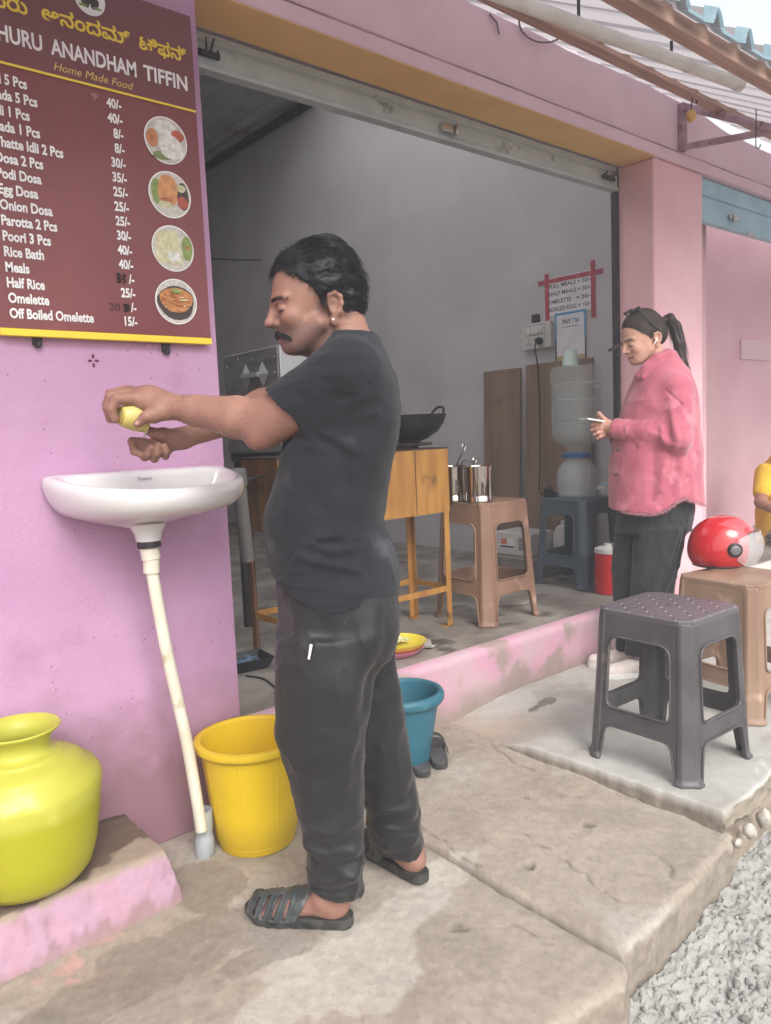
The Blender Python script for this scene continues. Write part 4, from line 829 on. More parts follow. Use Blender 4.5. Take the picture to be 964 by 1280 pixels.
# ================================================================ stools
def stool(label, mt, F, rz, H, wb, wt, msz=None, chair_group='moulded plastic stools', ct=0.9):
    # F = ground point of the corner nearest the camera; local corner (-wb,-wb)
    c, s_ = math.cos(rz), math.sin(rz); ctr = np.array([F[0] + c * wb - s_ * wb, F[1] + s_ * wb + c * wb, F[2]])
    st = thing('plastic_stool', label, 'stool', ctr, rz, chair_group)
    mtop = msz or mt; ch = 0.050; tp = lambda t: wb + (wt - wb) * (t / H)
    # side frame outline in (s, t)
    def hw(t): return tp(t) - ch * (1 - 0.25 * t / H)
    lb = 0.027; a1 = 0.245 * H; h0 = 0.365 * H; h1 = 0.83 * H
    outer = [(-hw(0), 0.0), (-hw(H - 0.012), H - 0.012), (hw(H - 0.012), H - 0.012), (hw(0), 0.0), (hw(0) - lb * 0.35, 0.0), (hw(a1) - lb, a1), (-hw(a1) + lb, a1), (-hw(0) + lb * 0.35, 0.0)]
    outer = rounded(outer, [0, 0, 0, 0, 0, 0.035, 0.035, 0])
    k0, k1 = hw(h0) - lb, hw(h1) - lb; hole = rounded([(-k0, h0), (-k1, h1), (k1, h1), (k0, h0)], [0.03, 0.045, 0.045, 0.03])
    V, Fc = plate([outer, hole], 0.011, 0.003)
    for j in range(4):
        a = j * PI / 2; ca, sa = math.cos(a), math.sin(a); q = []
        for x, t, n in V:
            y = -(tp(t) - 0.0075) + n; q.append((x * ca - y * sa, x * sa + y * ca, t))
        obj('side_frame', MB().add(q, Fc), mt, st, 35, fix=True)
        # raised lip round the window
        cl = [np.array((x, -(tp(t)) - 0.001, t)) for x, t in hole]; lip = [(p[0] * ca - p[1] * sa, p[0] * sa + p[1] * ca, p[2]) for p in cl]
        fl = MB().tube(lip, 0.0042, 6, closed=True)
        ol = [np.array((x, -(tp(t)) - 0.001, t)) for x, t in outer[4:]]; fl.tube([(p[0] * ca - p[1] * sa, p[0] * sa + p[1] * ca, p[2]) for p in ol], 0.0042, 6)
        # corner leg
        rings = []
        for t, ex in [(0, 0.012), (0.010, 0.012), (0.016, 0.006), (0.03, 0.001), (0.5 * H, 0), (H - 0.03, 0), (H - 0.012, -0.002)]:
            w_ = tp(t) + ex; h_ = hw(t) - (0.006 + ex * 0.5); i_ = 0.014
            sec = [(-h_, -w_), (-h_ - (w_ - h_) * 0.38, -w_), (-w_, -h_ - (w_ - h_) * 0.38), (-w_, -h_), (-w_ + i_, -h_), (-w_ + i_, -h_ - (w_ - h_) * 0.25), (-h_ - (w_ - h_) * 0.25, -w_ + i_), (-h_, -w_ + i_)]
            rings.append([(x * ca - y * sa, x * sa + y * ca, t) for x, y in sec])
        lg = obj('leg', MB().loft(rings), mt, st, 40, 0.004)
        obj('moulded_lip', fl, mt, st, 60)
    w_ = wt; e = 0.034; oc = [(-w_, -w_ + e), (-w_, w_ - e), (-w_ + e, w_), (w_ - e, w_), (w_, w_ - e), (w_, -w_ + e), (w_ - e, -w_), (-w_ + e, -w_)]
    S_ = lambda f, z: [(x * f, y * f, z) for x, y in oc]
    obj('seat', MB().loft([S_(1.0, H - 0.022), S_(1.004, H - 0.014), S_(1.004, H - 0.005), S_(0.985, H - 0.0008), S_(0.95, H)]), mtop, st, 30)
    return st
def seat_pattern(name, c, cl, cd):   # lattice of grooves with pale studs, printed in the moulding
    m = bpy.data.materials.new(name); m.use_nodes = True; t = m.node_tree; N = t.nodes; L = t.links; b = N['Principled BSDF']
    tc = N.new('ShaderNodeTexCoord'); sx = N.new('ShaderNodeSeparateXYZ'); L.new(tc.outputs['Object'], sx.inputs[0])
    def mth(op, a, b_=None, c_=None):
        x = N.new('ShaderNodeMath'); x.operation = op
        for i, v in enumerate((a, b_, c_)):
            if v is None: continue
            if isinstance(v, (int, float)): x.inputs[i].default_value = v
            else: L.new(v, x.inputs[i])
        return x.outputs[0]
    X, Y = sx.outputs[0], sx.outputs[1]; S = 1 / 0.062
    u = mth('MULTIPLY', mth('ADD', X, Y), S * 0.707); v = mth('MULTIPLY', mth('SUBTRACT', X, Y), S * 0.707)
    du = mth('ABSOLUTE', mth('SUBTRACT', mth('FRACT', u), 0.5)); dv = mth('ABSOLUTE', mth('SUBTRACT', mth('FRACT', v), 0.5))
    g = mth('LESS_THAN', mth('MINIMUM', du, dv), 0.03)
    st = mth('LESS_THAN', mth('SQRT', mth('ADD', mth('MULTIPLY', du, du), mth('MULTIPLY', dv, dv))), 0.075)
    hole = mth('LESS_THAN', mth('SQRT', mth('ADD', mth('MULTIPLY', X, X), mth('MULTIPLY', Y, Y))), 0.009)
    gm = N.new('ShaderNodeNewGeometry'); sn = N.new('ShaderNodeSeparateXYZ'); L.new(gm.outputs['Normal'], sn.inputs[0]); upm = mth('GREATER_THAN', sn.outputs[2], 0.8); g = mth('MULTIPLY', g, upm); st = mth('MULTIPLY', st, upm)
    def mix(f, a, bb):
        x = N.new('ShaderNodeMix'); x.data_type = 'RGBA'; L.new(f, x.inputs[0])
        for k, q in ((6, a), (7, bb)):
            if isinstance(q, tuple): x.inputs[k].default_value = (*q, 1)
            else: L.new(q, x.inputs[k])
        return x.outputs[2]
    ns = N.new('ShaderNodeTexNoise'); ns.inputs['Scale'].default_value = 14; L.new(tc.outputs['Object'], ns.inputs[0])
    col = mix(ns.outputs[0], c, tuple(q * 1.25 for q in c)); col = mix(g, col, cd); col = mix(st, col, cl); col = mix(hole, col, (0.01, 0.01, 0.01))
    L.new(col, b.inputs['Base Color']); b.inputs['Roughness'].default_value = 0.38
    bp = N.new('ShaderNodeBump'); bp.inputs['Strength'].default_value = 0.7; bp.inputs['Distance'].default_value = 0.003
    L.new(mth('SUBTRACT', st, mth('MULTIPLY', g, 0.6)), bp.inputs['Height']); L.new(bp.outputs[0], b.inputs['Normal'])
    return m
m_gst = mat('grey_stool_plastic', s2l(88, 85, 86), 0.36, s2l(76, 73, 74), 5, 4, spec=0.45, bump=0.06, bs=120, dirt=(s2l(128, 120, 116), 12, 0.62, 0.78), rvar=0.08)
m_gtop = seat_pattern('grey_stool_seat', s2l(92, 88, 93), s2l(206, 204, 208), s2l(44, 42, 44))
m_bst = mat('brown_stool_plastic', s2l(146, 116, 96), 0.42, s2l(122, 92, 76), 4, 5, spec=0.4, stretch=(1, 1, 0.25), dirt=(s2l(190, 160, 140), 7, 0.58, 0.75))
m_bst2 = mat('brown_wood_look_plastic', s2l(156, 130, 110), 0.42, s2l(134, 106, 88), 5, 5, spec=0.4, stretch=(1, 1, 0.2), dirt=(s2l(206, 176, 154), 7, 0.58, 0.75))
m_bls = mat('blue_grey_stool_plastic', s2l(82, 92, 102), 0.42, s2l(74, 84, 94), 5, 4, spec=0.4)
stool('dark grey stool with white studs on its lattice seat, standing empty on the pavement', m_gst, (2.243, -0.998, PZ), R_(-1.5), 0.545, 0.208, 0.178, m_gtop)
stool('pale brown stool under the red helmet beside the grey stool', m_bst2, (2.895, -0.905, PZ), R_(-9), 0.545, 0.208, 0.178)
stool('brown stool holding steel pots beside the orange stove table', m_bst, (2.685, 0.272, FZ), R_(-1), 0.60, 0.200, 0.165)
stool('blue grey stool carrying the water dispenser by the room wall', m_bls, (3.675, 0.418, FZ), R_(-1), 0.525, 0.195, 0.165)

# ================================================================ stove table and cooking things
m_tbl = mat('scorched_orange_paint', s2l(178, 130, 66), 0.5, s2l(158, 110, 54), 5, 6, stretch=(4, 4, 0.7), bump=0.2, bs=60, dirt=(s2l(84, 56, 34), 6, 0.58, 0.70), spots=(s2l(70, 46, 30), 40, 0.1), dirt_z=(s2l(66, 50, 40), 0.905, 0.845, 0.10))
m_tbl_end = mat('shaded_sooty_paint', s2l(122, 84, 50), 0.6, s2l(90, 62, 42), 4, 6, stretch=(4, 4, 0.7), bump=0.2, bs=60, dirt=(s2l(56, 42, 32), 5, 0.5, 0.66))  # dark end tone: shade put into the base colour, with soot on top
m_soot2 = mat('burnt_black', s2l(40, 34, 32), 0.8, s2l(70, 54, 44), 20, 5, bump=0.4, bs=90)
T0, T1, U0, U1, TZ = 1.66, 2.622, 0.444, 0.735, 1.150
tb = thing('stove_table', 'orange metal stove table with scorched top on thin legs', 'table', ((T0 + T1) / 2, (U0 + U1) / 2, FZ))
ox, oy = (T0 + T1) / 2, (U0 + U1) / 2
def tbx(mb, x0, x1, y0, y1, z0, z1): return mb.box(x0 - ox, x1 - ox, y0 - oy, y1 - oy, z0 - FZ, z1 - FZ)
q = MB(); tbx(q, T0, T1, U0, U0 + 0.004, 0.838, TZ - 0.006); tbx(q, T0, T1, U1 - 0.004, U1, 0.838, TZ - 0.006); tbx(q, T1 - 0.004, T1, U0 + 0.0042, U1 - 0.0042, 0.838, TZ - 0.006)
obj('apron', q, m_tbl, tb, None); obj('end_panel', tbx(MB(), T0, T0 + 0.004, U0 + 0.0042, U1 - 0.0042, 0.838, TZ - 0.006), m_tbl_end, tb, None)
obj('seam', tbx(MB(), 2.405, 2.407, U0 - 0.0025, U0 - 0.0002, 0.84, TZ - 0.01), m_soot2, tb, None)
q = MB(); tbx(q, T0 - 0.004, T1 + 0.004, U0 - 0.004, U1 + 0.004, TZ - 0.0055, TZ); obj('table_top', q, m_soot2, tb, None, 0.002)
for x in (T0 + 0.002, T1 - 0.002):
    for y in (U0 + 0.0045, U1 - 0.0045):
        sx = 1 if x < ox else -1; sy = 1 if y < oy else -1; q = MB()
        tbx(q, min(x, x + sx * 0.032), max(x, x + sx * 0.032), min(y, y + sy * 0.004), max(y, y + sy * 0.004), FZ, 0.86); tbx(q, min(x, x + sx * 0.004), max(x, x + sx * 0.004), min(y + sy * 0.0042, y + sy * 0.032), max(y + sy * 0.0042, y + sy * 0.032), FZ, 0.86)
        tbx(q, min(x, x + sx * .045) - 0.004, max(x, x + sx * .045), min(y, y + sy * .045), max(y, y + sy * .045), FZ, FZ + 0.004)
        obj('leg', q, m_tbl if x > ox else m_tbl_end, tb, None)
q = MB(); zr = 0.46
tbx(q, T0 + 0.034, T1 - 0.034, U0 + 0.006, U0 + 0.010, zr - 0.012, zr + 0.016); tbx(q, T0 + 0.034, T1 - 0.034, U1 - 0.010, U1 - 0.006, zr - 0.012, zr + 0.016); tbx(q, T0 + 0.006, T0 + 0.010, U0 + 0.0375, U1 - 0.0375, zr - 0.012, zr + 0.016); tbx(q, T1 - 0.010, T1 - 0.006, U0 + 0.0375, U1 - 0.0375, zr - 0.012, zr + 0.016)
obj('stretcher', q, m_tbl, tb, None)
# burner and wok
wkc = np.array([2.50, 0.595, TZ])
bn = thing('gas_burner', 'black cast iron gas burner on the stove table under the wok', 'burner', wkc)
q = MB().lathe([(0.0, 0.012), (0.05, 0.012), (0.06, 0.0), (0.02, 0)], 24)
for a in range(3): q.bar((0.05 * math.cos(a * 2.1 + 0.3), 0.05 * math.sin(a * 2.1 + 0.3), 0.0), (0.115 * math.cos(a * 2.1 + 0.3), 0.115 * math.sin(a * 2.1 + 0.3), 0.028), 0.016, 0.012)
obj('grate', q, m_soot2, bn, 40); obj('ring', MB().tube([(0.115 * math.cos(a), 0.115 * math.sin(a), 0.02) for a in np.linspace(0, 2 * PI, 30)[:-1]], 0.007, 8, closed=True), m_soot2, bn)
m_wok = mat('blackened_iron', s2l(34, 32, 34), 0.5, s2l(52, 48, 48), 10, 5, metal=0.5, bump=0.2, bs=80)
wk = thing('wok', 'black iron wok with loop handles on the stove table', 'wok', wkc + np.array([0, 0, 0.024]))
obj('bowl', MB().lathe([(0, 0), (0.05, 0.004), (0.10, 0.022), (0.145, 0.058), (0.175, 0.10), (0.188, 0.135), (0.194, 0.136), (0.190, 0.130), (0.178, 0.096), (0.148, 0.054), (0.10, 0.026), (0, 0.008)], 48), m_wok, wk, 50)
for sgn in (1, -1): obj('handle', MB().tube(smooth_path([(sgn * 0.178, -0.045, 0.10), (sgn * 0.20, -0.045, 0.13), (sgn * 0.222, -0.030, 0.165), (sgn * 0.228, 0, 0.175), (sgn * 0.222, 0.03, 0.165), (sgn * 0.20, 0.045, 0.13), (sgn * 0.178, 0.045, 0.10)], 5), 0.0065, 8), m_wok, wk)
# steel steamer cabinet on its own stand
x, y0, y1, z0, z1 = 1.90, 0.76, 1.26, 1.16, 1.642
m_st = mat('dull_steel', s2l(140, 138, 134), 0.5, s2l(118, 116, 113), 4, 5, metal=0.3, rvar=0.1, stretch=(1, 1, 6))
m_stl = mat('pale_steel', s2l(196, 198, 198), 0.4, s2l(182, 184, 184), 3, 4, metal=0.3)
cab = thing('steamer_cabinet', 'riveted steel steamer cabinet with a diamond shaped handle behind the stove table', 'steamer', (x, y0, FZ))
obj('body', MB().box(0, 0.42, 0, y1 - y0, z0 - FZ, z1 - FZ), m_stl, cab, None, 0.006)
obj('door', MB().box(-0.012, -0.001, 0.004, y1 - y0 - 0.004, z0 - FZ + 0.006, z1 - FZ - 0.006), m_st, cab, None, 0.003)
q = MB(); M2 = np.array([[0, 0, -1], [1, 0, 0], [0, 1, 0]])
for yv, zv in [(.03, z1 - .05), (.03, z1 - .12), (.03, z1 - .19), (.03, z1 - .26), (.22, z1 - .04), (.21, z1 - .19), (.21, z1 - .26), (.35, z1 - .03), (.36, z1 - .12), (.36, z1 - .19), (.36, z1 - .26), (.46, z1 - .06), (.46, z1 - .2)]:
    q.lathe([(0.006, 0), (0.005, 0.003), (0, 0.004)], 10, (-0.012, yv, zv - FZ), M2)
obj('rivets', q, m_chrome, cab)
hz, hy = 1.523 - FZ, 0.205; q = MB()
for dy in (-0.075, 0.075): q.add([(-0.013, hy + dy - 0.05, hz), (-0.013, hy + dy, hz + 0.06), (-0.013, hy + dy + 0.05, hz), (-0.013, hy + dy, hz - 0.06), (-0.034, hy + dy, hz)], [(0, 1, 4), (1, 2, 4), (2, 3, 4), (3, 0, 4)])
q.bar((-0.034, hy - 0.075, hz), (-0.034, hy + 0.075, hz), 0.02, 0.02)
obj('handle', q, m_stl, cab, None)
q = MB()
for dx in (0.01, 0.38):
    for dy in (0.01, 0.46): q.box(dx, dx + 0.03, dy, dy + 0.03, 0, z0 - FZ - 0.001)
q.box(0, 0.42, 0, 0.5, z0 - FZ - 0.04, z0 - FZ - 0.001)
obj('stand', q, m_dark, cab, None)
# gas hose / grey pipe against the far floor
a = np.array([1.60, 1.05, 1.12]); b = np.array([1.78, 1.15, 0.62])
o = thing('gas_cylinder', 'dull grey gas cylinder standing in the dark beside the stove table', 'gas cylinder', (1.62, 1.30, FZ))
obj('tank', MB().lathe([(0.10, 0), (0.14, 0.01), (0.15, 0.05), (0.15, 0.42), (0.13, 0.50), (0.06, 0.55), (0.04, 0.56), (0.04, 0.60), (0, 0.60)], 32), mat('grey_red_tank', s2l(120, 110, 108), 0.5, s2l(100, 90, 90), 6, 4, metal=0.3), o, 50)
obj('collar', MB().tube([(0.09 * math.cos(t), 0.09 * math.sin(t), 0.62) for t in np.linspace(0, 2 * PI, 25)[:-1]], 0.008, 8, closed=True).bar((0.09, 0, 0.52), (0.09, 0, 0.62), 0.02, 0.006).bar((-0.09, 0, 0.52), (-0.09, 0, 0.62), 0.02, 0.006), m_dark, o)
ct_ = np.array(PX(297, 590, 1.50)); cb_ = np.array(PX(310, 700, 1.56))
o = thing('grey_duct', 'grey plastic pipe leaning in the dark corner left of the stove table', 'pipe', cb_)
d_ = ct_ - cb_; m_dkp = mat('dusty_grey_duct', s2l(104, 102, 100), 0.6); obj('pipe', MB().tube([d_ * 0.0, d_ * 1.0], 0.028, 16), m_dkp, o); obj('pipe_socket', MB().tube([d_ * 0.86, d_ * 1.02], 0.034, 16), m_dkp, o)
o.location = tuple(cb_); fl_ = cb_.copy()
obj('pipe_strap', MB().bar(d_ * 0.9, d_ * 0.9 + np.array([0.30, 0.12, 0.02]), 0.02, 0.006), m_dark, o)
# black tray on the floor with a cloth, thin cable
tr = thing('tray', 'black plastic tray holding a bluish rag under the stove table', 'tray', (*G(303, 836, FZ)[:2], FZ), R_(-8))
obj('pan', MB().loft([[(-0.09, -0.06, 0.001), (0.09, -0.06, 0.001), (0.09, 0.06, 0.001), (-0.09, 0.06, 0.001)], [(-0.115, -0.08, 0.05), (0.115, -0.08, 0.05), (0.115, 0.08, 0.05), (-0.115, 0.08, 0.05)], [(-0.11, -0.075, 0.05), (0.11, -0.075, 0.05), (0.11, 0.075, 0.05), (-0.11, 0.075, 0.05)], [(-0.087, -0.057, 0.006), (0.087, -0.057, 0.006), (0.087, 0.057, 0.006), (-0.087, 0.057, 0.006)]]), m_black, tr, None)
gx, gy = np.meshgrid(np.linspace(-0.085, 0.085, 26), np.linspace(-0.055, 0.055, 20), indexing='ij'); gq = np.stack([gx, gy, gx * 0], -1)
rg = obj('rag', MB().grid(np.stack([gx, gy, 0.03 + 0.014 * fbm(gq, 24, 3)], -1)), mat('bluish_rag', s2l(96, 118, 140), 0.9, s2l(60, 74, 92), 30, 4), None, 180); rg.location = tr.location; rg.rotation_euler = tr.rotation_euler; tag(rg, 'crumpled bluish rag lying in the black tray', 'rag')
pts = [G(*p, FZ) + np.array([0, 0, 0.004]) for p in [(308, 846), (330, 850), (345, 862), (352, 872)]]
o = obj('floor_cable', MB().tube(smooth_path(pts), 0.004, 6), m_black); tag(o, 'thin black cable on the room floor in front of the tray', 'cable')
# steel pots with ladles on the brown stool
m_ss = mat('polished_steel', s2l(206, 202, 196), 0.12, s2l(196, 190, 184), 5, 3, metal=1.0, rvar=0.05)
def spot(label, c, spoons):
    p = thing('steel_pot', label, 'pot', c, 0, 'steel pots on the brown stool')
    obj('can', MB().lathe([(0, 0.002), (0.064, 0.0), (0.067, 0.004), (0.067, 0.03), (0.066, 0.032), (0.067, 0.034), (0.067, 0.155), (0.071, 0.176), (0.069, 0.178), (0.064, 0.156), (0.064, 0.01), (0, 0.008)], 40), m_ss, p, 30)
    obj('contents', MB().lathe([(0, 0.12), (0.0635, 0.118), (0.0635, 0.1), (0, 0.1)], 24), mat('curry', s2l(150, 96, 50), 0.4), p)
    for k, (dx, dy, hgt) in enumerate(spoons):
        s_ = obj('ladle', MB().tube(smooth_path([(0.02, 0.01, 0.10), (dx * 0.5, dy * 0.5, 0.2), (dx, dy, hgt - 0.03), (dx - 0.012, dy, hgt - 0.012), (dx, dy, hgt), (dx + 0.012, dy, hgt - 0.012), (dx, dy, hgt - 0.035)], 5), 0.0038, 8), m_ss, None); s_.location = c; tag(s_, 'steel ladle %s standing in the steel pots' % ('taller and looped' if hgt > 0.24 else 'shorter and tilted'), 'ladle')
spot('steel pot at the front of the brown stool', (2.785, 0.40, FZ + 0.601), [])
spot('steel pot partly hidden behind the corner of the stove table', (2.76, 0.555, FZ + 0.601), [(0.045, -0.04, 0.285), (0.085, -0.075, 0.215)])
# plates at the edge of the room floor
m_yp = mat('yellow_plate_plastic', s2l(232, 214, 84), 0.4, s2l(222, 202, 70), 14, 3); m_pp = mat('pink_plate_plastic', s2l(232, 142, 170), 0.4)
pl = np.array([2.115, 0.30, FZ]); prof = [(0, 0.003), (0.075, 0.0), (0.10, 0.006), (0.125, 0.032), (0.127, 0.034), (0.121, 0.032), (0.098, 0.010), (0, 0.007)]
o = thing('plate', 'pink plastic plate underneath the yellow plate on the room floor', 'plate', pl); obj('dish', MB().lathe(prof, 40), m_pp, o, 60)
o = thing('plate', 'yellow plastic plate with leftovers stacked on the pink plate', 'plate', pl + np.array([0.012, -0.004, 0.022])); obj('dish', MB().lathe(prof, 40), m_yp, o, 60)
gx, gy = np.meshgrid(np.linspace(-0.07, 0.07, 22), np.linspace(-0.05, 0.05, 18), indexing='ij'); gq = np.stack([gx, gy, gx * 0], -1)
ft = obj('leftovers', MB().grid(np.stack([gx + 0.01 * fbm(gq, 30, 8), gy, 0.018 + 0.022 * np.abs(fbm(gq, 26, 6)) + 0.03 * np.exp(-(gx ** 2 + gy ** 2) / 0.002)], -1)), mat('crumpled_film', s2l(220, 220, 196), 0.35, s2l(196, 190, 130), 30, 4, alpha=1), None, 180); ft.location = pl + np.array([-0.0, 0.02, 0.028]); tag(ft, 'crumpled clear food wrap in the yellow plate', 'food wrap')
q = MB(); gx, gy = np.meshgrid(np.linspace(-0.05, 0.05, 12), np.linspace(-0.02, 0.02, 6), indexing='ij'); gq = np.stack([gx, gy, gx * 0], -1)
o = obj('paper_scrap', q.grid(np.stack([gx, gy, 0.006 + 0.05 * sstep(-0.02, -0.05, gx) + 0.008 * fbm(gq, 30, 5)], -1)), m_white, None, 180); o.location = (2.265, 0.24, FZ); o.rotation_euler = (0, 0, R_(30)); tag(o, 'torn white paper scrap beside the stacked plates', 'paper')

# ================================================================ side wall: notice, payment sign, switches, boards
XW = 4.35
def sw(a, b, c, off=0.003): return (XW - off - c, -a, b)       # text x -> -Y
nt_ = thing('price_notice', 'white paper price notice edged with red tape on the room wall', 'notice', (XW, 0.985, 2.10))
def nloc(v): return [(x - XW, y - 0.985, z - 2.10) for x, y, z in v]
m_paper = mat('white_paper', s2l(232, 228, 230), 0.8, s2l(224, 220, 222), 8, 3); m_tape = mat('red_tape', s2l(176, 62, 76), 0.5, s2l(196, 110, 118), 40, 3, mix=(0.5, 0.7)); m_ink = mat('grey_ink', s2l(70, 66, 76), 0.7)
q = MB().box(-0.0025, -0.0008, -0.19, 0.20, -0.125, 0.125); obj('sheet', q, m_paper, nt_, None)
q = MB(); M3 = lambda a: np.array([[1, 0, 0], [0, math.cos(a), -math.sin(a)], [0, math.sin(a), math.cos(a)]])
q.obox((-0.0035, 0.0, 0.105), (0.001, 0.52, 0.030), M3(R_(0.5))); q.obox((-0.0048, 0.185, -0.02), (0.001, 0.034, 0.36), np.eye(3)); q.obox((-0.0048, -0.185, 0.0), (0.001, 0.034, 0.36), np.eye(3))
obj('red_tape', q, m_tape, nt_, None)
for w_ in [('FULL MEALS = 50/-', -1.155, 2.158, 0.026, 0.335, 0.02, 0, 'l'), ('HALF MEALS = 30/-', -1.155, 2.107, 0.026, 0.335, 0.02, 0, 'l'), ('OMELETTE', -1.155, 2.054, 0.026, 0.18, 0.02, 0, 'l'), ('= 20/-', -0.930, 2.054, 0.026, 0.11, 0.02, 0, 'l'), ('BOILED EGG = 10/-', -1.155, 2.003, 0.026, 0.335, 0.02, 0, 'l')]:
    t_ = text_mb([w_], sw); q = MB(); q.add(nloc(t_.v), t_.f); obj('lettering', q, m_ink, nt_, None, fix=False)
qs = thing('payment_sign', 'blue edged payment sign with its lettering above the water jar', 'sign', (XW, 0.98, 1.82))
obj('board', MB().box(-0.009, -0.001, -0.125, 0.125, -0.168, 0.163), m_paper, qs, None, 0.002)
q = MB().box(-0.0105, -0.0095, -0.125, 0.125, 0.148, 0.163).box(-0.0105, -0.0095, -0.125, -0.110, -0.02, 0.1478).box(-0.0105, -0.0095, 0.110, 0.125, -0.02, 0.1478); obj('blue_border', q, mat('blue_print', s2l(92, 160, 196), 0.5), qs, None)
q = MB().box(-0.0105, -0.0095, -0.125, -0.114, -0.168, -0.0202).box(-0.0105, -0.0095, 0.114, 0.125, -0.168, -0.0202); obj('dark_border', q, mat('navy_print', s2l(40, 48, 70), 0.5), qs, None)
def qloc(a, b, c): return (-0.0098 - c, -a, b)
obj('lettering', text_mb([('PAY', -0.062, 0.085, 0.033, 0.070, 0.02, 0, 'l')], qloc), mat('navy_ink', s2l(30, 44, 84), 0.5), qs, None, fix=False)
obj('blue_lettering', text_mb([('TM', 0.014, 0.085, 0.033, 0.056, 0.02, 0, 'l')], qloc), mat('cyan_ink', s2l(110, 180, 214), 0.5), qs, None, fix=False)
q = MB().box(-0.0104, -0.0095, -0.066, 0.066, 0.064, 0.067); obj('rule_line', q, m_ink, qs, None)
obj('tan_foot', MB().box(-0.0108, -0.0095, -0.112, 0.112, -0.166, -0.125), mat('tan_print', s2l(190, 160, 130), 0.6), qs, None)
sb = thing('switch_board', 'white electrical switch board with a black plug on the room wall', 'switch board', (XW, 1.245, 1.853))
m_ivory = mat('ivory_plastic', s2l(206, 200, 196), 0.4)
obj('box', MB().box(-0.04, -0.001, -0.125, 0.125, -0.09, 0.09), m_ivory, sb, None, 0.006)
q = MB()
for k in range(4): q.box(-0.047, -0.0402, -0.055 + 0.034 * k, -0.027 + 0.034 * k, 0.015, 0.068)
obj('switches', q, m_white, sb, None, 0.003)
q = MB()
for yv, zv in ((0.065, -0.02), (0.065, -0.045), (0.05, -0.055), (0.08, -0.055), (0.0, -0.02), (0.0, -0.05)): q.box(-0.0412, -0.0402, yv - 0.004, yv + 0.004, zv - 0.004, zv + 0.004)
q.box(-0.0412, -0.0402, -0.075, 0.10, 0.004, 0.006).box(-0.0412, -0.0402, -0.075, 0.10, 0.074, 0.0755).box(-0.0412, -0.0402, -0.076, -0.0745, -0.075, 0.075)
obj('socket_holes', q, m_ink, sb, None)
obj('black_clip', MB().box(-0.03, -0.001, -0.01, 0.045, 0.092, 0.15), m_black, sb, None, 0.004)
pg = thing('power_plug', 'black plug and cable running down from the switch board', 'plug', (XW - 0.042, 1.205, 1.815))
obj('plug_body', MB().lathe([(0.024, 0), (0.026, 0.01), (0.02, 0.04), (0.012, 0.05), (0, 0.052)], 16, (0, 0, 0), np.array([[0, 0, -1], [1, 0, 0], [0, 1, 0]])), m_black, pg)
pts = [(-0.048, 0, -0.005), (-0.055, 0.003, -0.06), (-0.02, 0.01, -0.2), (0.0, 0.02, -0.4), (-0.03, 0.0, -0.65), (-0.16, -0.1, -0.85), (-0.36, -0.25, -1.0), (-0.40, -0.33, -1.011)]
obj('cable', MB().tube(smooth_path(pts, 8), 0.005, 8), m_black, pg)
m_ply = mat('brown_board', s2l(146, 120, 100), 0.6, s2l(130, 104, 86), 2.5, 6, stretch=(6, 6, 0.5), dirt=(s2l(96, 78, 66), 3, 0.58, 0.72))
for y0, y1, zt, lb in ((1.405, 1.75, 1.650, 'brown board leaning on the room wall, nearer the wok'), (0.80, 1.352, 1.662, 'brown board leaning on the room wall behind the water jar')):
    o = obj('wooden_board', MB().obox((0, 0, (zt - FZ) / 2), (0.02, y1 - y0, zt - FZ), np.array([[1, 0, 0], [0, 1, 0], [0, 0, 1]])), m_ply, None, None, 0.002); o.location = (XW - 0.075, (y0 + y1) / 2, FZ + 0.002); o.rotation_euler = (0, R_(2.3), 0); tag(o, lb, 'board', 'brown boards leaning on the room wall')

# ================================================================ water dispenser
WC = np.array([3.868, 0.602, FZ + 0.526])
m_clear = mat('clear_plastic', (0.90, 0.95, 0.94), 0.14, trans=0.92, ior=1.12, spec=0.5, bump=0.05, bs=20)
m_water = mat('water', (0.9, 0.94, 0.95), 0.05, alpha=0.65, spec=0.9)
m_bluep = mat('blue_cap_plastic', s2l(60, 100, 150), 0.4)
m_bottle = mat('hazy_jar_plastic', s2l(214, 224, 222), 0.16, trans=0.0, ior=1.3, alpha=0.24, spec=0.6)
wd = thing('water_dispenser', 'clear plastic dispenser base with a white tap on the blue grey stool', 'water dispenser', WC)
obj('base_jar', MB().lathe([(0, 0.002), (0.11, 0.0), (0.122, 0.008), (0.122, 0.03), (0.119, 0.036), (0.119, 0.06), (0.123, 0.066), (0.123, 0.13), (0.119, 0.136), (0.119, 0.15), (0.110, 0.18), (0.085, 0.212), (0.072, 0.222), (0.072, 0.246), (0.069, 0.246), (0.069, 0.222), (0.108, 0.178), (0.116, 0.15), (0.116, 0.02), (0, 0.010)], 48), m_bottle, wd, 40)
obj('collar', MB().lathe([(0.073, 0.236), (0.088, 0.238), (0.090, 0.262), (0.080, 0.268), (0.062, 0.268), (0.062, 0.25), (0.073, 0.248)], 36), m_bluep, wd, 40)
td = np.array([-0.25, -0.968, 0]); td = np.array([0.45, -0.89, 0])
q = MB().tube([td * 0.118 + np.array([0, 0, 0.05]), td * 0.165 + np.array([0, 0, 0.05])], 0.017, 12).tube([td * 0.150 + np.array([0, 0, 0.062]), td * 0.150 + np.array([0, 0, 0.016])], 0.013, 12)
tp_ = obj('tap', q, m_white, wd); obj('tap_lever', MB().obox(td * 0.165 + np.array([0, 0, 0.075]), (0.02, 0.05, 0.012), np.stack([np.array([-td[1], td[0], 0]), td, np.array([0, 0, 1])], 1)), mat('pale_blue_plastic', s2l(170, 200, 214), 0.4), tp_, None, 0.002)
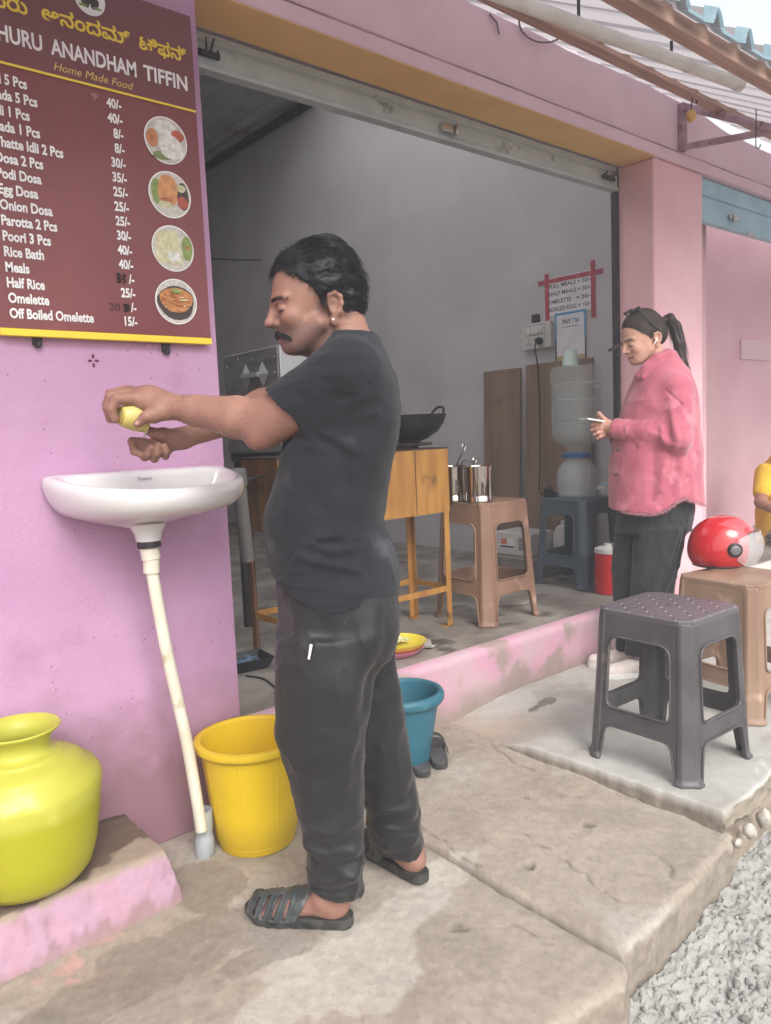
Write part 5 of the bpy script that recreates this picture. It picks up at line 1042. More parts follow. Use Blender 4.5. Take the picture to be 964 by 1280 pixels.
jr = thing('water_jar', 'large hazy water jar upside down on the dispenser base', 'water jar', WC + np.array([0, 0, 0.2705]))
prof = [(0.0, -0.03), (0.058, -0.03), (0.058, 0.02), (0.075, 0.035), (0.115, 0.060), (0.140, 0.085), (0.147, 0.11), (0.147, 0.165), (0.141, 0.172), (0.141, 0.182), (0.147, 0.190), (0.147, 0.30), (0.141, 0.308), (0.141, 0.318), (0.147, 0.326), (0.147, 0.385), (0.145, 0.405), (0.150, 0.412), (0.150, 0.475), (0.140, 0.500), (0.125, 0.508), (0.0, 0.508)]
obj('jar_wall', MB().lathe(prof, 56), m_bottle, jr, 35)
q = MB()
for zz in (0.177, 0.313, 0.408):
    q = MB().tube([(0.1435 * math.cos(a), 0.1435 * math.sin(a), zz) for a in np.linspace(0, 2 * PI, 49)[:-1]], 0.004, 6, closed=True); obj('rib', q, mat('jar_rib', s2l(200, 212, 208), 0.2, alpha=0.55), jr, 60)
obj('water_in_jar', MB().lathe([(0, 0.065), (0.112, 0.065), (0.136, 0.09), (0.142, 0.12), (0.142, 0.372), (0, 0.372)], 48), mat('jar_water', s2l(170, 186, 184), 0.08, alpha=0.22, spec=0.6), jr, 40)
cp = thing('cup', 'pale green cup upside down on top of the water jar', 'cup', WC + np.array([-0.02, 0.02, 0.7795]))
obj('cup_body', MB().lathe([(0.047, 0.0), (0.050, 0.004), (0.036, 0.095), (0.034, 0.098), (0, 0.098)], 30), mat('pale_green_plastic', s2l(196, 214, 204), 0.4, s2l(186, 206, 196), 10, 3), cp, 40)
ad = thing('power_adapter', 'small black adapter lying on the blue grey stool beside the dispenser', 'adapter', (3.80, 0.735, FZ + 0.526))
obj('case', MB().box(-0.06, -0.02, -0.02, 0.02, 0, 0.055).box(-0.02, 0.03, -0.03, 0.0, 0, 0.03), m_black, ad, None, 0.004)
obj('cable_loop', MB().tube(smooth_path([(0, 0, 0.03), (0.02, 0.02, 0.05), (0.0, 0.03, 0.07), (-0.03, 0.02, 0.06), (-0.03, -0.02, 0.06)], 6), 0.004, 6), m_black, ad)
# white carton with print on cement blocks, red jug
m_blk = mat('cement_block', s2l(140, 132, 124), 0.9, s2l(118, 110, 102), 8, 6, bump=0.6, bs=70)
o = obj('cement_block', MB().box(-0.19, 0.14, -0.26, 0.26, 0, 0.105), m_blk, None, None, 0.006); o.location = (4.02, 1.12, FZ + 0.001); tag(o, 'rough cement block under the white carton by the wall', 'cement block')
ca = thing('battery_charger', 'small white box with printed label and vents on the cement block', 'box', (4.02, 1.14, FZ + 0.107))
obj('casing', MB().box(-0.13, 0.11, -0.15, 0.16, 0, 0.16), m_ivory, ca, None, 0.012, 3)
q = MB().box(-0.1315, -0.1305, -0.02, 0.12, 0.05, 0.12); obj('label', q, m_paper, ca, None)
q = MB().box(-0.1325, -0.1318, 0.05, 0.105, 0.075, 0.115); obj('orange_patch', q, mat('orange_print', s2l(206, 130, 96), 0.6), ca, None)
q = MB()
for k in range(5): q.box(-0.1325, -0.1305, -0.13, -0.05, 0.05 + 0.016 * k, 0.057 + 0.016 * k)
q.box(-0.1325, -0.1318, -0.01, 0.11, 0.055, 0.066); obj('vents', q, m_ink, ca, None)
bg_ = thing('white_bottle', 'round white plastic can behind the box on the cement block', 'can', (4.14, 0.90, FZ + 0.107))
obj('can_body', MB().lathe([(0, 0), (0.075, 0), (0.082, 0.01), (0.080, 0.14), (0.055, 0.19), (0.03, 0.20), (0.03, 0.225), (0, 0.225)], 28), m_ivory, bg_, 40)
jg = thing('water_jug', 'red insulated water jug with a white lid on the room floor', 'jug', (3.722, 0.290, FZ))
obj('jug_body', MB().lathe([(0, 0), (0.072, 0), (0.078, 0.006), (0.080, 0.10), (0.078, 0.225), (0.07, 0.232), (0, 0.232)], 36), mat('red_plastic', s2l(206, 38, 44), 0.35, s2l(190, 34, 40), 6, 3), jg, 40)
obj('lid', MB().lathe([(0, 0.2325), (0.079, 0.2325), (0.081, 0.24), (0.079, 0.258), (0.06, 0.266), (0.028, 0.270), (0.026, 0.285), (0, 0.287)], 36), m_white, jg, 40)
lidp = thing('pan_lid', 'flat grey stone slab on the room floor under the brown stool', 'slab', (3.22, 0.62, FZ))
obj('slab', MB().lathe([(0, 0), (0.17, 0.0), (0.175, 0.012), (0.168, 0.022), (0, 0.024)], 30, wob=lambda a, z: 0.05 * math.sin(2 * a) + 0.03 * math.sin(5 * a)), m_blk, lidp, 40)
# switch plate on the neighbour's wall
c = PY(943, 438, 0.9); o = obj('switch_plate', MB().box(c[0] - 0.27, c[0] + 0.27, 0.888, 0.899, c[2] - 0.085, c[2] + 0.085), mat('pink_grey_plastic', s2l(206, 170, 180), 0.5), None, None, 0.006); tag(o, 'blank pale switch plate on the mauve wall of the next bay', 'switch plate')
# ================================================================ people: shared pieces
m_skin = mat('skin', (0.4, 0.25, 0.18), 0.48, attr='Col', bump=0.25, bs=260, spec=0.35, sss=0.06)
m_hair = mat('black_hair', s2l(22, 21, 24), 0.5, s2l(32, 31, 34), 40, 3, spec=0.35)
m_hairb = mat('dark_brown_hair', s2l(40, 31, 29), 0.45, s2l(60, 46, 40), 20, 3, stretch=(1, 1, 0.2), spec=0.4)
SK_M = np.array(s2l(146, 107, 92)); SK_W = np.array(s2l(206, 160, 140))
def head_field(T, sc_, h, lo, hi, male):
    # T maps (forward, side, up) about the ear to local coordinates
    F = Field(lo, hi, h); X = lambda f, s, z: T(np.array([f, s, z]) * sc_); ax = np.stack([T(np.array(e)) - T(np.zeros(3)) for e in ((1., 0, 0), (0, 1., 0), (0, 0, 1.))], 1)
    E = lambda c, r, k=0.012, op='u': F.put(ell(X(*c), np.array(r) * sc_, ax), k * sc_, op)
    K = lambda a, b, ra, rb, k=0.01, op='u': F.put(cap(X(*a), X(*b), ra * sc_, rb * sc_), k * sc_, op)
    E((0.020, 0, 0.066), (0.100, 0.076, 0.094)); E((0.070, 0, 0.012), (0.061, 0.058, 0.088), 0.03)
    E((0.060, 0, -0.048), (0.054, 0.050, 0.042), 0.03); E((0.107, 0, -0.070), (0.019, 0.022, 0.016), 0.025)
    for s in (-1, 1):
        K((0.040, s * 0.056, -0.030), (0.092, s * 0.028, -0.068), 0.020, 0.016, 0.02)
        E((0.098, s * 0.040, -0.006), (0.022, 0.017, 0.019), 0.02)
        E((0.138, s * 0.034, 0.018), (0.020, 0.021, 0.015), 0.016, 's')
        E((0.1135, s * 0.033, 0.016), (0.0135, 0.0155, 0.0125), 0.004)
        K((0.124, s * 0.012, 0.040), (0.108, s * 0.050, 0.040), 0.0095 if male else 0.006, 0.008, 0.014)
        E((0.129, s * 0.0145, -0.013), (0.013, 0.009, 0.009), 0.006)
        E((0.133, s * 0.0075, -0.0195), (0.006, 0.0035, 0.004), 0.003, 's')
    K((0.124, 0, 0.036), (0.146, 0, -0.006), 0.0085, 0.0100, 0.010); E((0.1465, 0, -0.0090), (0.0120, 0.0115, 0.0100), 0.006)
    K((0.124, 0, -0.022), (0.127, 0, -0.036), 0.008, 0.007, 0.01)
    for s in (-1, 1):
        K((0.1255, 0, -0.0395), (0.113, s * 0.023, -0.0445), 0.0078, 0.004, 0.005); K((0.1235, 0, -0.0525), (0.112, s * 0.021, -0.0465), 0.0088, 0.004, 0.005)
        K((0.132, 0, -0.0458), (0.116, s * 0.024, -0.0462), 0.0018, 0.0015, 0.003, 's')
        # ear: rim, plate, hollow, lobe
        er = [(0.016, 0.072, 0.012), (0.012, 0.079, 0.030), (-0.004, 0.084, 0.034), (-0.017, 0.085, 0.022), (-0.018, 0.083, 0.004), (-0.008, 0.079, -0.016), (0.004, 0.073, -0.028)]
        er = [(0.003 + 0.84 * (a_ - 0.003), b_, 0.002 + 0.86 * c_) for a_, b_, c_ in er]
        for a, b in zip(er[:-1], er[1:]): K((a[0], s * a[1], a[2]), (b[0], s * b[1], b[2]), 0.0046, 0.0046, 0.006)
        E((0.0, s * 0.074, 0.006), (0.017, 0.007, 0.027), 0.006); E((0.004, s * 0.083, 0.002), (0.008, 0.007, 0.012), 0.005, 's'); E((0.008, s * 0.071, -0.029), (0.008, 0.005, 0.010), 0.005)
    return F, X, ax
def head_color(V, Tinv, base, male):
    q = Tinv(V); f, s, z = q.T; a = np.abs(s); c = np.broadcast_to(base, (len(V), 3)).copy(); n = fbm(V, 40, 3); n2 = fbm(V, 150, 5, 2)
    def to(col, t):
        nonlocal c
        c = c + (np.array(col) - c) * t[:, None]
    to(base * np.array([1.10, 0.86, 0.84]), sstep(0.03, 0.0, np.hypot(np.hypot(f - 0.112, a - 0.046), z + 0.012)) * 0.5 + sstep(0.016, 0.0, np.hypot(f - 0.143, z + 0.008)) * 0.35)
    if male:
        jaw = sstep(0.006, -0.040, z + 0.008 * n - 0.16 * np.clip(f - 0.09, -0.1, 0)) * sstep(-0.005, 0.03, f) * sstep(-0.15, -0.11, z)
        jaw = np.maximum(jaw * 0.95, sstep(0.035, 0.0, np.hypot(f - 0.030, (z + 0.005) * 0.6)) * 0.55); jaw *= np.where(np.hypot(a, z + 0.046) < 0.012, 0.3, 1)
        to(np.array(s2l(92, 74, 70)), np.clip(jaw * (0.66 + 0.25 * n + 0.2 * n2), 0, 0.72))
    lip = sstep(0.0105, 0.006, np.hypot((z + 0.047), np.maximum(a - 0.018, 0))) * sstep(0.112, 0.118, f); to(np.array(s2l(140, 84, 80)) if male else np.array(s2l(176, 96, 96)), lip * 0.75)
    to(np.array(s2l(60, 40, 36)), sstep(0.0022, 0.0012, np.abs(z + 0.0462)) * sstep(0.024, 0.02, a) * sstep(0.112, 0.118, f) * 0.8)
    lash = sstep(0.0036, 0.0014, np.abs(z - 0.0105 - 0.02 * (a - 0.033) ** 2 / 0.001 * 0.06)) * sstep(0.017, 0.013, np.abs(a - 0.033)) * (f > 0.105); to(np.array(s2l(38, 28, 28)), lash * 0.95)
    to(base * 0.72, sstep(0.018, 0.006, np.hypot(a - 0.033, z - 0.022)) * (f > 0.1) * 0.4)
    brow = sstep(0.0065, 0.003, np.abs(z - 0.039 - 0.10 * np.clip(a - 0.012, 0, 0.02) + 0.18 * np.clip(a - 0.036, 0, 1))) * sstep(0.008, 0.014, a) * sstep(0.060, 0.052, a) * (f > 0.08); to(np.array(s2l(44, 36, 36)), brow * (0.9 if male else 0.75))
    return c * (1 + 0.10 * n + 0.06 * n2)[:, None]
def bend_knuckles(c, V, pts, r, col, amt):
    for p in pts:
        t = sstep(r, r * 0.2, np.linalg.norm(V - p, axis=1)) * amt; c = c + (np.array(col) - c) * t[:, None]
    return c

# ================================================================ the man at the basin
MB0 = (1.09, -0.66, 0.0)
man = thing('person', 'man in a dark t-shirt and black track pants rinsing his hands over the basin', 'person', MB0, VIEW_ROT)
L_ = lambda px, py, w=0.0: LOC(px, py, w, MB0)
HW = 0.01
PT = R_(7); cP, sP = math.cos(PT), math.sin(PT); YW = R_(15); cY, sY = math.cos(YW), math.sin(YW); EU = 0.0435
def Tm(q):
    f = q[..., 0] * cP + q[..., 2] * sP; z = -q[..., 0] * sP + q[..., 2] * cP; s = q[..., 1]
    return np.stack([EU - 0.006 - f * cY + s * sY, HW - s * cY - f * sY, 1.525 + z], -1)     # facing -right; his left side (+s) faces the camera
def Tmi(V):
    u = EU - 0.006 - V[:, 0]; w_ = HW - V[:, 1]; z = V[:, 2] - 1.525; f = u * cY + w_ * sY; s = -u * sY + w_ * cY
    return np.stack([f * cP - z * sP, s, f * sP + z * cP], -1)
F, X, ax = head_field(Tm, 1.0, 0.0022, (-0.14, -0.115, 1.34), (0.19, 0.135, 1.72), True)
F.put(cap((0.070, HW, 1.49), (0.095, 0.0, 1.38), 0.057, 0.066), 0.03); F.put(cap((0.02, HW, 1.445), (0.06, 0.0, 1.40), 0.040, 0.05), 0.03)
Vh, Fh = F.nets(); Vh = lap(Vh, Fh, 1); Ch = head_color(Vh, Tmi, SK_M, True)
# arms and hands
S = L_(440, 470, -0.185); EL = L_(334, 528, -0.075); WR = L_(213, 508, 0.025)
S2 = np.array([0.075, 0.185, 1.355]); EL2 = L_(330, 508, 0.20); WR2 = L_(231, 547, 0.125)
F = Field((-0.56, -0.27, 1.10), (0.17, 0.28, 1.45), 0.0021)
def seg(a, b, t): return np.array(a) + (np.array(b) - np.array(a)) * t
F.put(cap(seg(S, EL, 0.45), EL, 0.054, 0.050), 0.01); F.put(cap(seg(S, EL, 0.62), seg(S, EL, 0.9), 0.057, 0.052), 0.02)
F.put(cap(EL, seg(EL, WR, 0.30), 0.048, 0.050), 0.02); F.put(cap(seg(EL, WR, 0.30), seg(EL, WR, 0.72), 0.050, 0.0375), 0.01); F.put(cap(seg(EL, WR, 0.72), WR, 0.0375, 0.0285), 0.01); F.put(sph(L_(322, 548, -0.085), 0.026), 0.03)
F.put(cap(seg(S2, EL2, 0.4), EL2, 0.052, 0.046), 0.01); F.put(cap(EL2, seg(EL2, WR2, 0.35), 0.043, 0.042), 0.02); F.put(cap(seg(EL2, WR2, 0.35), WR2, 0.042, 0.026), 0.01)
# near hand over the cup
J = lambda *a: [L_(*p) for p in a]
pal = J((210, 507, 0.026), (184, 499, 0.034), (164, 495, 0.045)); F.put(cap(pal[0], pal[1], 0.029, 0.031), 0.02); F.put(cap(pal[1], pal[2], 0.031, 0.022), 0.015); F.put(cap(L_(196, 497, 0.04), L_(163, 494, 0.078), 0.022, 0.014), 0.02); F.put(cap(L_(196, 506, 0.02), L_(160, 500, 0.012), 0.022, 0.013), 0.02)
fing = [(J((166, 498, 0.004), (146, 499, -0.016), (139, 511, -0.020), (143, 524, -0.014)), (0.0155, 0.0138, 0.0124, 0.0105)), (J((158, 492, 0.026), (139, 496, 0.012), (135, 510, 0.010), (138, 524, 0.018)), (0.0155, 0.0138, 0.0124, 0.0105)),
        (J((158, 488, 0.052), (138, 492, 0.048), (133, 506, 0.050), (135, 517, 0.054)), (0.0130, 0.0112, 0.010, 0.0085)), (J((164, 487, 0.074), (148, 490, 0.075), (141, 502, 0.075), (142, 511, 0.074)), (0.0115, 0.0098, 0.009, 0.0078))]
for p, r in fing: chain(F, p, r, 0.004)
th = J((203, 514, 0.012), (192, 519, -0.008), (182, 521, -0.022), (172, 530, -0.022)); chain(F, th, (0.019, 0.0150, 0.0118, 0.0098), 0.008); F.put(cap(pal[0], th[1], 0.022, 0.014), 0.02)
# far hand, palm up
P0 = L_(226, 549, 0.12); F.put(cap(P0, L_(204, 556, 0.11), 0.027, 0.025, ((0, 0, 1), 0.9)), 0.02); F.put(sph(L_(178, 561, 0.105), 0.015), 0.01); F.put(cap(L_(206, 552, 0.112), L_(184, 558, 0.115), 0.022, 0.015), 0.015)
f2 = [(J((180, 553, 0.115), (165.5, 552, 0.098), (168, 564, 0.080), (177, 568, 0.070)), (0.0130, 0.0115, 0.0105, 0.0088)), (J((186, 566, 0.108), (181, 571, 0.082), (185, 567, 0.062), (189, 559, 0.056)), (0.0128, 0.0112, 0.0102, 0.0086)),
      (J((197, 567, 0.108), (193, 573, 0.082), (197, 566, 0.062), (198, 556, 0.057)), (0.0125, 0.0108, 0.0098, 0.0082)), (J((209, 564, 0.105), (207, 570, 0.084), (208, 564, 0.066), (206, 557, 0.062)), (0.0112, 0.0094, 0.0086, 0.0072))]
for p, r in f2: chain(F, p, r, 0.004)
th2 = J((220, 546, 0.105), (204, 543, 0.085), (191, 541, 0.075), (183, 536, 0.072)); chain(F, th2, (0.020, 0.0165, 0.0120, 0.0095), 0.008)
Va, Fa = F.nets(); Va = lap(Va, Fa, 1)
ca_ = np.broadcast_to(np.array(s2l(152, 113, 98)), Va.shape).copy(); n = fbm(Va, 22, 31); n2 = fbm(Va, 110, 32, 2)
lo_ = sstep(0.0, 0.18, np.linalg.norm(Va - EL, axis=1)) * (Va[:, 0] < EL[0]); hd = sstep(0.03, -0.03, Va[:, 0] - WR[0])
ca_ = ca_ + (np.array(s2l(138, 100, 87)) - ca_) * (hd * 0.7)[:, None]
ca_ = bend_knuckles(ca_, Va, [q for p, r in fing + f2 for q in p[1:3]], 0.010, s2l(118, 80, 68), 0.55); ca_ = bend_knuckles(ca_, Va, [p[3] for p, r in f2] + [p[3] for p, r in fing] + [th[3], th2[3]], 0.010, s2l(180, 132, 118), 0.7)
nail = th[3] + np.array([0.002, -0.009, 0.003]); ca_ = bend_knuckles(ca_, Va, [nail], 0.007, s2l(200, 160, 148), 0.9)
for p, r in fing: ca_ = bend_knuckles(ca_, Va, [p[0] + np.array([0, 0, 0.01])], 0.014, s2l(146, 98, 84), 0.4)
ca_ = ca_ * (1 + 0.13 * n + 0.09 * n2)[:, None]; el_ = sstep(0.06, 0.0, np.linalg.norm(Va - L_(325, 552, -0.10), axis=1)); ca_ = ca_ + (np.array(s2l(128, 84, 72)) - ca_) * (el_ * 0.5)[:, None]
# feet (built in a foot frame, heel at the origin) and the hidden core under the clothes
def foot_field(ff, h=0.0025):
    F = Field((-0.05, -0.07, 0.0), (0.30, 0.07, 0.20), h); z = 0.026
    F.put(ell((0.022, 0, z + 0.026), (0.036, 0.030, 0.032)), 0.02); F.put(cap((0.03, 0, z + 0.03), (0.12, -0.004, z + 0.028), 0.030, 0.030), 0.02); F.put(cap((0.12, -0.004, z + 0.026), (0.195, 0.0, z + 0.015), 0.033, 0.022, ((0, 0, 1), 0.75)), 0.02)
    F.put(cap((0.15, 0.022, z + 0.014), (0.20, 0.024, z + 0.010), 0.022, 0.014), 0.02); F.put(cap((0.15, -0.024, z + 0.014), (0.19, -0.03, z + 0.009), 0.020, 0.012), 0.02)
    F.put(cap((0.05, 0, z + 0.05), (0.044, 0, 0.14), 0.040, 0.034), 0.03); F.put(sph((0.045, 0.028, z + 0.06), 0.018), 0.02); F.put(sph((0.045, -0.028, z + 0.056), 0.018), 0.02)
    for k, (y, x, r) in enumerate([(0.032, 0.238, 0.0130), (0.012, 0.236, 0.0095), (-0.006, 0.230, 0.009), (-0.022, 0.220, 0.0085), (-0.036, 0.206, 0.008)]): F.put(cap((0.19, y * 0.9, z + 0.013), (x, y, z + r * 0.8), r * 1.1, r), 0.006)
    return F
FT = [((0.006, -0.056), math.atan2(0.052, -0.258)), ((0.205, 0.122), math.atan2(0.205, -0.175))]      # heel (right, away) and pointing angle
def fplace(V, k):
    (u, w_), a = FT[k]; c, s = math.cos(a), math.sin(a); sg = -1 if k == 0 else 1
    y = V[:, 1] * sg; return np.stack([u + c * V[:, 0] - s * y, w_ + s * V[:, 0] + c * y, V[:, 2]], 1)
Ff = foot_field(0); Vf, Ffc = Ff.nets(); Vf = lap(Vf, Ffc, 1)
cf = np.broadcast_to(np.array(s2l(148, 110, 96)), Vf.shape) * (1 + 0.12 * fbm(Vf, 40, 41) + 0.08 * fbm(Vf, 140, 42))[:, None]; cf = cf + (np.array(s2l(196, 150, 136)) - cf) * (sstep(0.045, 0.02, Vf[:, 2]) * sstep(0.08, 0.02, Vf[:, 0]) * 0.7)[:, None]
F = Field((-0.18, -0.26, 0.06), (0.26, 0.30, 1.46), 0.008)
F.put(loftz([(0.80, 0.025, 0, 0.11, 0.13), (1.0, 0.01, 0, 0.11, 0.12), (1.25, 0.05, 0, 0.11, 0.15), (1.36, 0.065, 0, 0.08, 0.15), (1.42, 0.08, 0, 0.05, 0.08)])); F.put(cap((0.08, 0, 1.36), (0.09, 0, 1.44), 0.055, 0.055), 0.03)
F.put(cap(seg(S, EL, 0.5), S + np.array([-0.01, 0.03, -0.02]), 0.045, 0.036), 0.01); F.put(cap(S + np.array([-0.01, 0.03, -0.02]), (0.06, 0, 1.33), 0.036, 0.055), 0.02); F.put(cap(seg(S2, EL2, 0.5), S2 + np.array([-0.01, -0.03, -0.02]), 0.045, 0.036), 0.01); F.put(cap(S2 + np.array([-0.01, -0.03, -0.02]), (0.06, 0, 1.33), 0.036, 0.055), 0.02)
hipn, hipf = np.array([0.0, -0.085, 0.82]), np.array([0.035, 0.085, 0.82]); ankn = np.array([FT[0][0][0] - 0.04, FT[0][0][1] + 0.012, 0.12]); ankf = np.array([FT[1][0][0] - 0.045, FT[1][0][1] + 0.032, 0.12])
for hp, an in ((hipn, ankn), (hipf, ankf)):
    kn = (hp + an) / 2 + np.array([-0.02, 0, 0.03]); F.put(cap(hp, kn, 0.062, 0.05), 0.03); F.put(cap(kn, an, 0.05, 0.036), 0.03)
Vc, Fc = F.nets(); cc = np.broadcast_to(SK_M, Vc.shape)
flip = Ffc[:, ::-1]
V, Fx, cx_ = join_parts([(Vh, Fh, Ch), (Va, Fa, ca_), (fplace(Vf, 0), flip, cf), (fplace(Vf, 1), Ffc, cf), (Vc, Fc, cc)])
body = mesh_obj('body', V, Fx, m_skin, man, 180, cx_)
# t-shirt
hem = lambda X, Y, Z: (0.826 + 0.060 * np.clip((-X + 0.03) / 0.15, 0, 1.2) ** 1.3 + 0.030 * np.clip((X - 0.09) / 0.09, 0, 1.2) + 0.006 * np.sin(X * 30 + Y * 9)) - Z
F = Field((-0.22, -0.33, 0.79), (0.26, 0.33, 1.50), 0.0036)
F.put(loftz([(0.79, 0.024, 0, 0.150, 0.172), (0.885, 0.028, 0, 0.158, 0.178), (0.964, 0.018, 0, 0.156, 0.175), (1.013, 0.005, 0, 0.144, 0.168), (1.09, 0.022, 0, 0.142, 0.168), (1.20, 0.046, 0, 0.143, 0.178), (1.29, 0.056, 0, 0.134, 0.186), (1.35, 0.066, 0, 0.117, 0.178), (1.40, 0.078, 0, 0.094, 0.135), (1.44, 0.090, 0, 0.064, 0.088), (1.462, 0.094, 0, 0.054, 0.070)], 2.25), 0.01)
F.put(cap((0.085, -0.13, 1.375), (0.080, -0.04, 1.415), 0.060, 0.050), 0.06); F.put(cap((0.085, 0.13, 1.370), (0.080, 0.04, 1.415), 0.060, 0.050), 0.06)
F.put(ell((0.125, 0.0, 1.31), (0.062, 0.145, 0.13)), 0.05); F.put(ell((-0.02, 0, 1.03), (0.118, 0.13, 0.10)), 0.05); F.put(ell((0.14, -0.075, 1.31), (0.05, 0.07, 0.10)), 0.04)
cu1 = half(L_(365, 514, -0.12), np.array([-0.66, 0.12, -0.74])); cu2 = half(seg(S2, EL2, 0.52), EL2 - S2)
se = seg(S, EL, 0.80)
F.put(clip(cap(S + np.array([-0.005, 0.02, 0.01]), se + np.array([0, 0, -0.012]), 0.076, 0.082, ((0, 1, 0), 0.92)), cu1), 0.045); F.put(clip(cap(S2 + np.array([0, -0.02, 0]), seg(S2, EL2, 0.6), 0.07, 0.075), cu2), 0.045)
# openings: sleeves, hem, neck
oA = np.array([0, 0.006, -0.010]); F.put(clip(cap(seg(S, EL, 0.55) + oA, seg(S, EL, 1.2) + oA, 0.062, 0.072), half(seg(S, EL, 0.52), S - EL)), 0.004, 's'); F.put(clip(cap(seg(S2, EL2, 0.45), seg(S2, EL2, 1.2), 0.055, 0.062), half(seg(S2, EL2, 0.4), S2 - EL2)), 0.004, 's')
F.put((lambda X, Y, Z: hem(X, Y, Z), np.array([-0.25, -0.35, 0.78]), np.array([0.28, 0.35, 0.90])), 0.003, 's') if False else None
F.d = np.maximum(F.d, hem(F.ax[0][:, None, None], F.ax[1][None, :, None], F.ax[2][None, None, :]).astype(np.float32))
F.put(loftz([(0.70, 0.024, 0, 0.142, 0.164), (0.80, 0.024, 0, 0.143, 0.165), (0.92, 0.022, 0, 0.140, 0.160)], 2.25), 0.004, 's')
F.put(cap((0.060, 0.0, 1.50), (0.075, 0.0, 1.43), 0.060, 0.058), 0.008, 's')
V, Fx = F.nets(); V = lap(V, Fx, 2); N = vnorm(V, Fx); V = V - N * 0.003
W = lambda px, py, w=-0.17: L_(px, py, w)
fl = [(W(405, 540), W(440, 560), 0.012, 0.006), (W(400, 548), W(470, 590), 0.014, -0.005), (W(420, 520), W(470, 515), 0.012, 0.005), (W(350, 470, -.2), W(420, 500, -.26), 0.012, 0.006), (W(372, 462, -.2), W(440, 470, -.25), 0.012, 0.006), (W(360, 490, -.2), W(430, 520, -.25), 0.013, -0.005), (W(390, 450, -.2), W(450, 445, -.22), 0.012, 0.004),
      (W(345, 668), W(420, 690), 0.010, 0.005), (W(350, 690), W(455, 712), 0.011, 0.006), (W(400, 672), W(495, 655), 0.012, 0.008), (W(420, 660), W(490, 632), 0.010, 0.006), (W(410, 690), W(497, 682), 0.011, 0.007), (W(440, 645), W(488, 612), 0.010, 0.005), (W(380, 700), W(480, 722), 0.010, 0.006), (W(400, 680), W(495, 668), 0.008, -0.006),
      (W(350, 600), W(400, 650), 0.018, 0.004), (W(470, 530), W(480, 640), 0.020, -0.005), (W(430, 580), W(440, 650), 0.022, -0.005), (W(360, 560), W(352, 640), 0.02, 0.004)]
V = folds(V, N, fl)
sp = [W(420, 428, -.10), W(438, 440, -.15), W(453, 462, -.2), W(463, 488, -.22), W(469, 515, -.21), W(471, 532, -.2)]
V = folds(V, N, [(a, b, 0.0045, -0.0055) for a, b in zip(sp[:-1], sp[1:])])
V = V + N * (0.0035 * fbm(V * np.array([1, 1, 1.6]), 14, 51))[:, None]; zl_ = V[:, 2]
V = wrinkle(V, N, (6, 6, 17), 0.007, 331, sstep(1.08, 0.96, zl_) * sstep(0.82, 0.88, zl_)); V = wrinkle(V, N, (8, 8, 12), 0.005, 341, sstep(1.10, 1.25, zl_)); V = wrinkle(V, N, (7, 7, 5), 0.004, 351, np.exp(-((zl_ - 1.12) / 0.1) ** 2)); V = lap(V, Fx, 1)
lint = s2l(150, 152, 158)
m_tee = mat('charcoal_cotton', s2l(42, 44, 49), 0.9, s2l(36, 37, 41), 5, 5, bump=0.35, bs=420, spec=0.15, sheen=0.08, spots=(s2l(120, 122, 128), 90, 0.05), dirt=(s2l(74, 76, 82), 6, 0.60, 0.75))
tee = mesh_obj('t_shirt', V, Fx, m_tee, man, 180)
obj('collar', MB().tube([(0.074 + 0.060 * math.cos(a) + 0.006, 0.062 * math.sin(a), 1.443 + 0.020 * math.cos(a) + 0.004 * math.cos(2 * a)) for a in np.linspace(0, 2 * PI, 41)[:-1]], 0.0065, 8, closed=True), m_tee, tee, 180)
q = MB()       # lint and flour marks
for px, py, w_ in [(424, 466, -.255), (430, 470, -.255), (427, 478, -.255), (436, 468, -.255), (478, 470, -.16), (476, 660, -.17), (492, 688, -.14)]:
    pass
# track pants
F = Field((-0.20, -0.24, 0.0), (0.28, 0.30, 0.90), 0.0042)
F.put(loftz([(0.70, 0.020, 0, 0.138, 0.155), (0.76, 0.020, 0, 0.144, 0.162), (0.80, 0.022, 0, 0.146, 0.163), (0.89, 0.026, 0, 0.146, 0.165)], 2.3), 0.02)
F.put(loftz([(0.010, -0.020, -0.046, 0.066, 0.060), (0.04, -0.020, -0.046, 0.067, 0.061), (0.104, -0.013, -0.052, 0.067, 0.063), (0.204, -0.004, -0.06, 0.069, 0.066), (0.354, -0.015, -0.074, 0.086, 0.078), (0.51, -0.024, -0.088, 0.104, 0.088), (0.654, -0.010, -0.094, 0.117, 0.094), (0.76, 0.010, -0.088, 0.134, 0.092)], 2.1), 0.03)
F.put(loftz([(0.022, 0.150, 0.155, 0.074, 0.062), (0.06, 0.149, 0.154, 0.074, 0.062), (0.14, 0.142, 0.148, 0.070, 0.064), (0.22, 0.132, 0.140, 0.076, 0.068), (0.34, 0.112, 0.128, 0.084, 0.074), (0.44, 0.095, 0.116, 0.092, 0.080), (0.60, 0.050, 0.098, 0.112, 0.090), (0.74, 0.030, 0.088, 0.128, 0.092)], 2.1), 0.03)
F.put(ell((0.10, -0.06, 0.77), (0.066, 0.09, 0.09)), 0.05); F.put(ell((0.10, 0.07, 0.77), (0.068, 0.085, 0.09)), 0.05)
hm = lambda X, Y, Z: np.where(Y < 0.05, 0.098 - 0.22 * (X + 0.02) + 0.35 * np.maximum(-0.05 - X, 0), 0.074 - 0.16 * (X - 0.15)) - Z
F.d = np.maximum(F.d, np.broadcast_to(hm(F.ax[0][:, None, None], F.ax[1][None, :, None] - 0.0 * F.ax[0][:, None, None], F.ax[2][None, None, :]), F.d.shape).astype(np.float32))
F.put(cap((-0.020, -0.046, -0.02), (-0.016, -0.048, 0.08), 0.056, 0.054), 0.004, 's'); F.put(cap((0.150, 0.155, -0.02), (0.146, 0.152, 0.09), 0.060, 0.056), 0.004, 's')
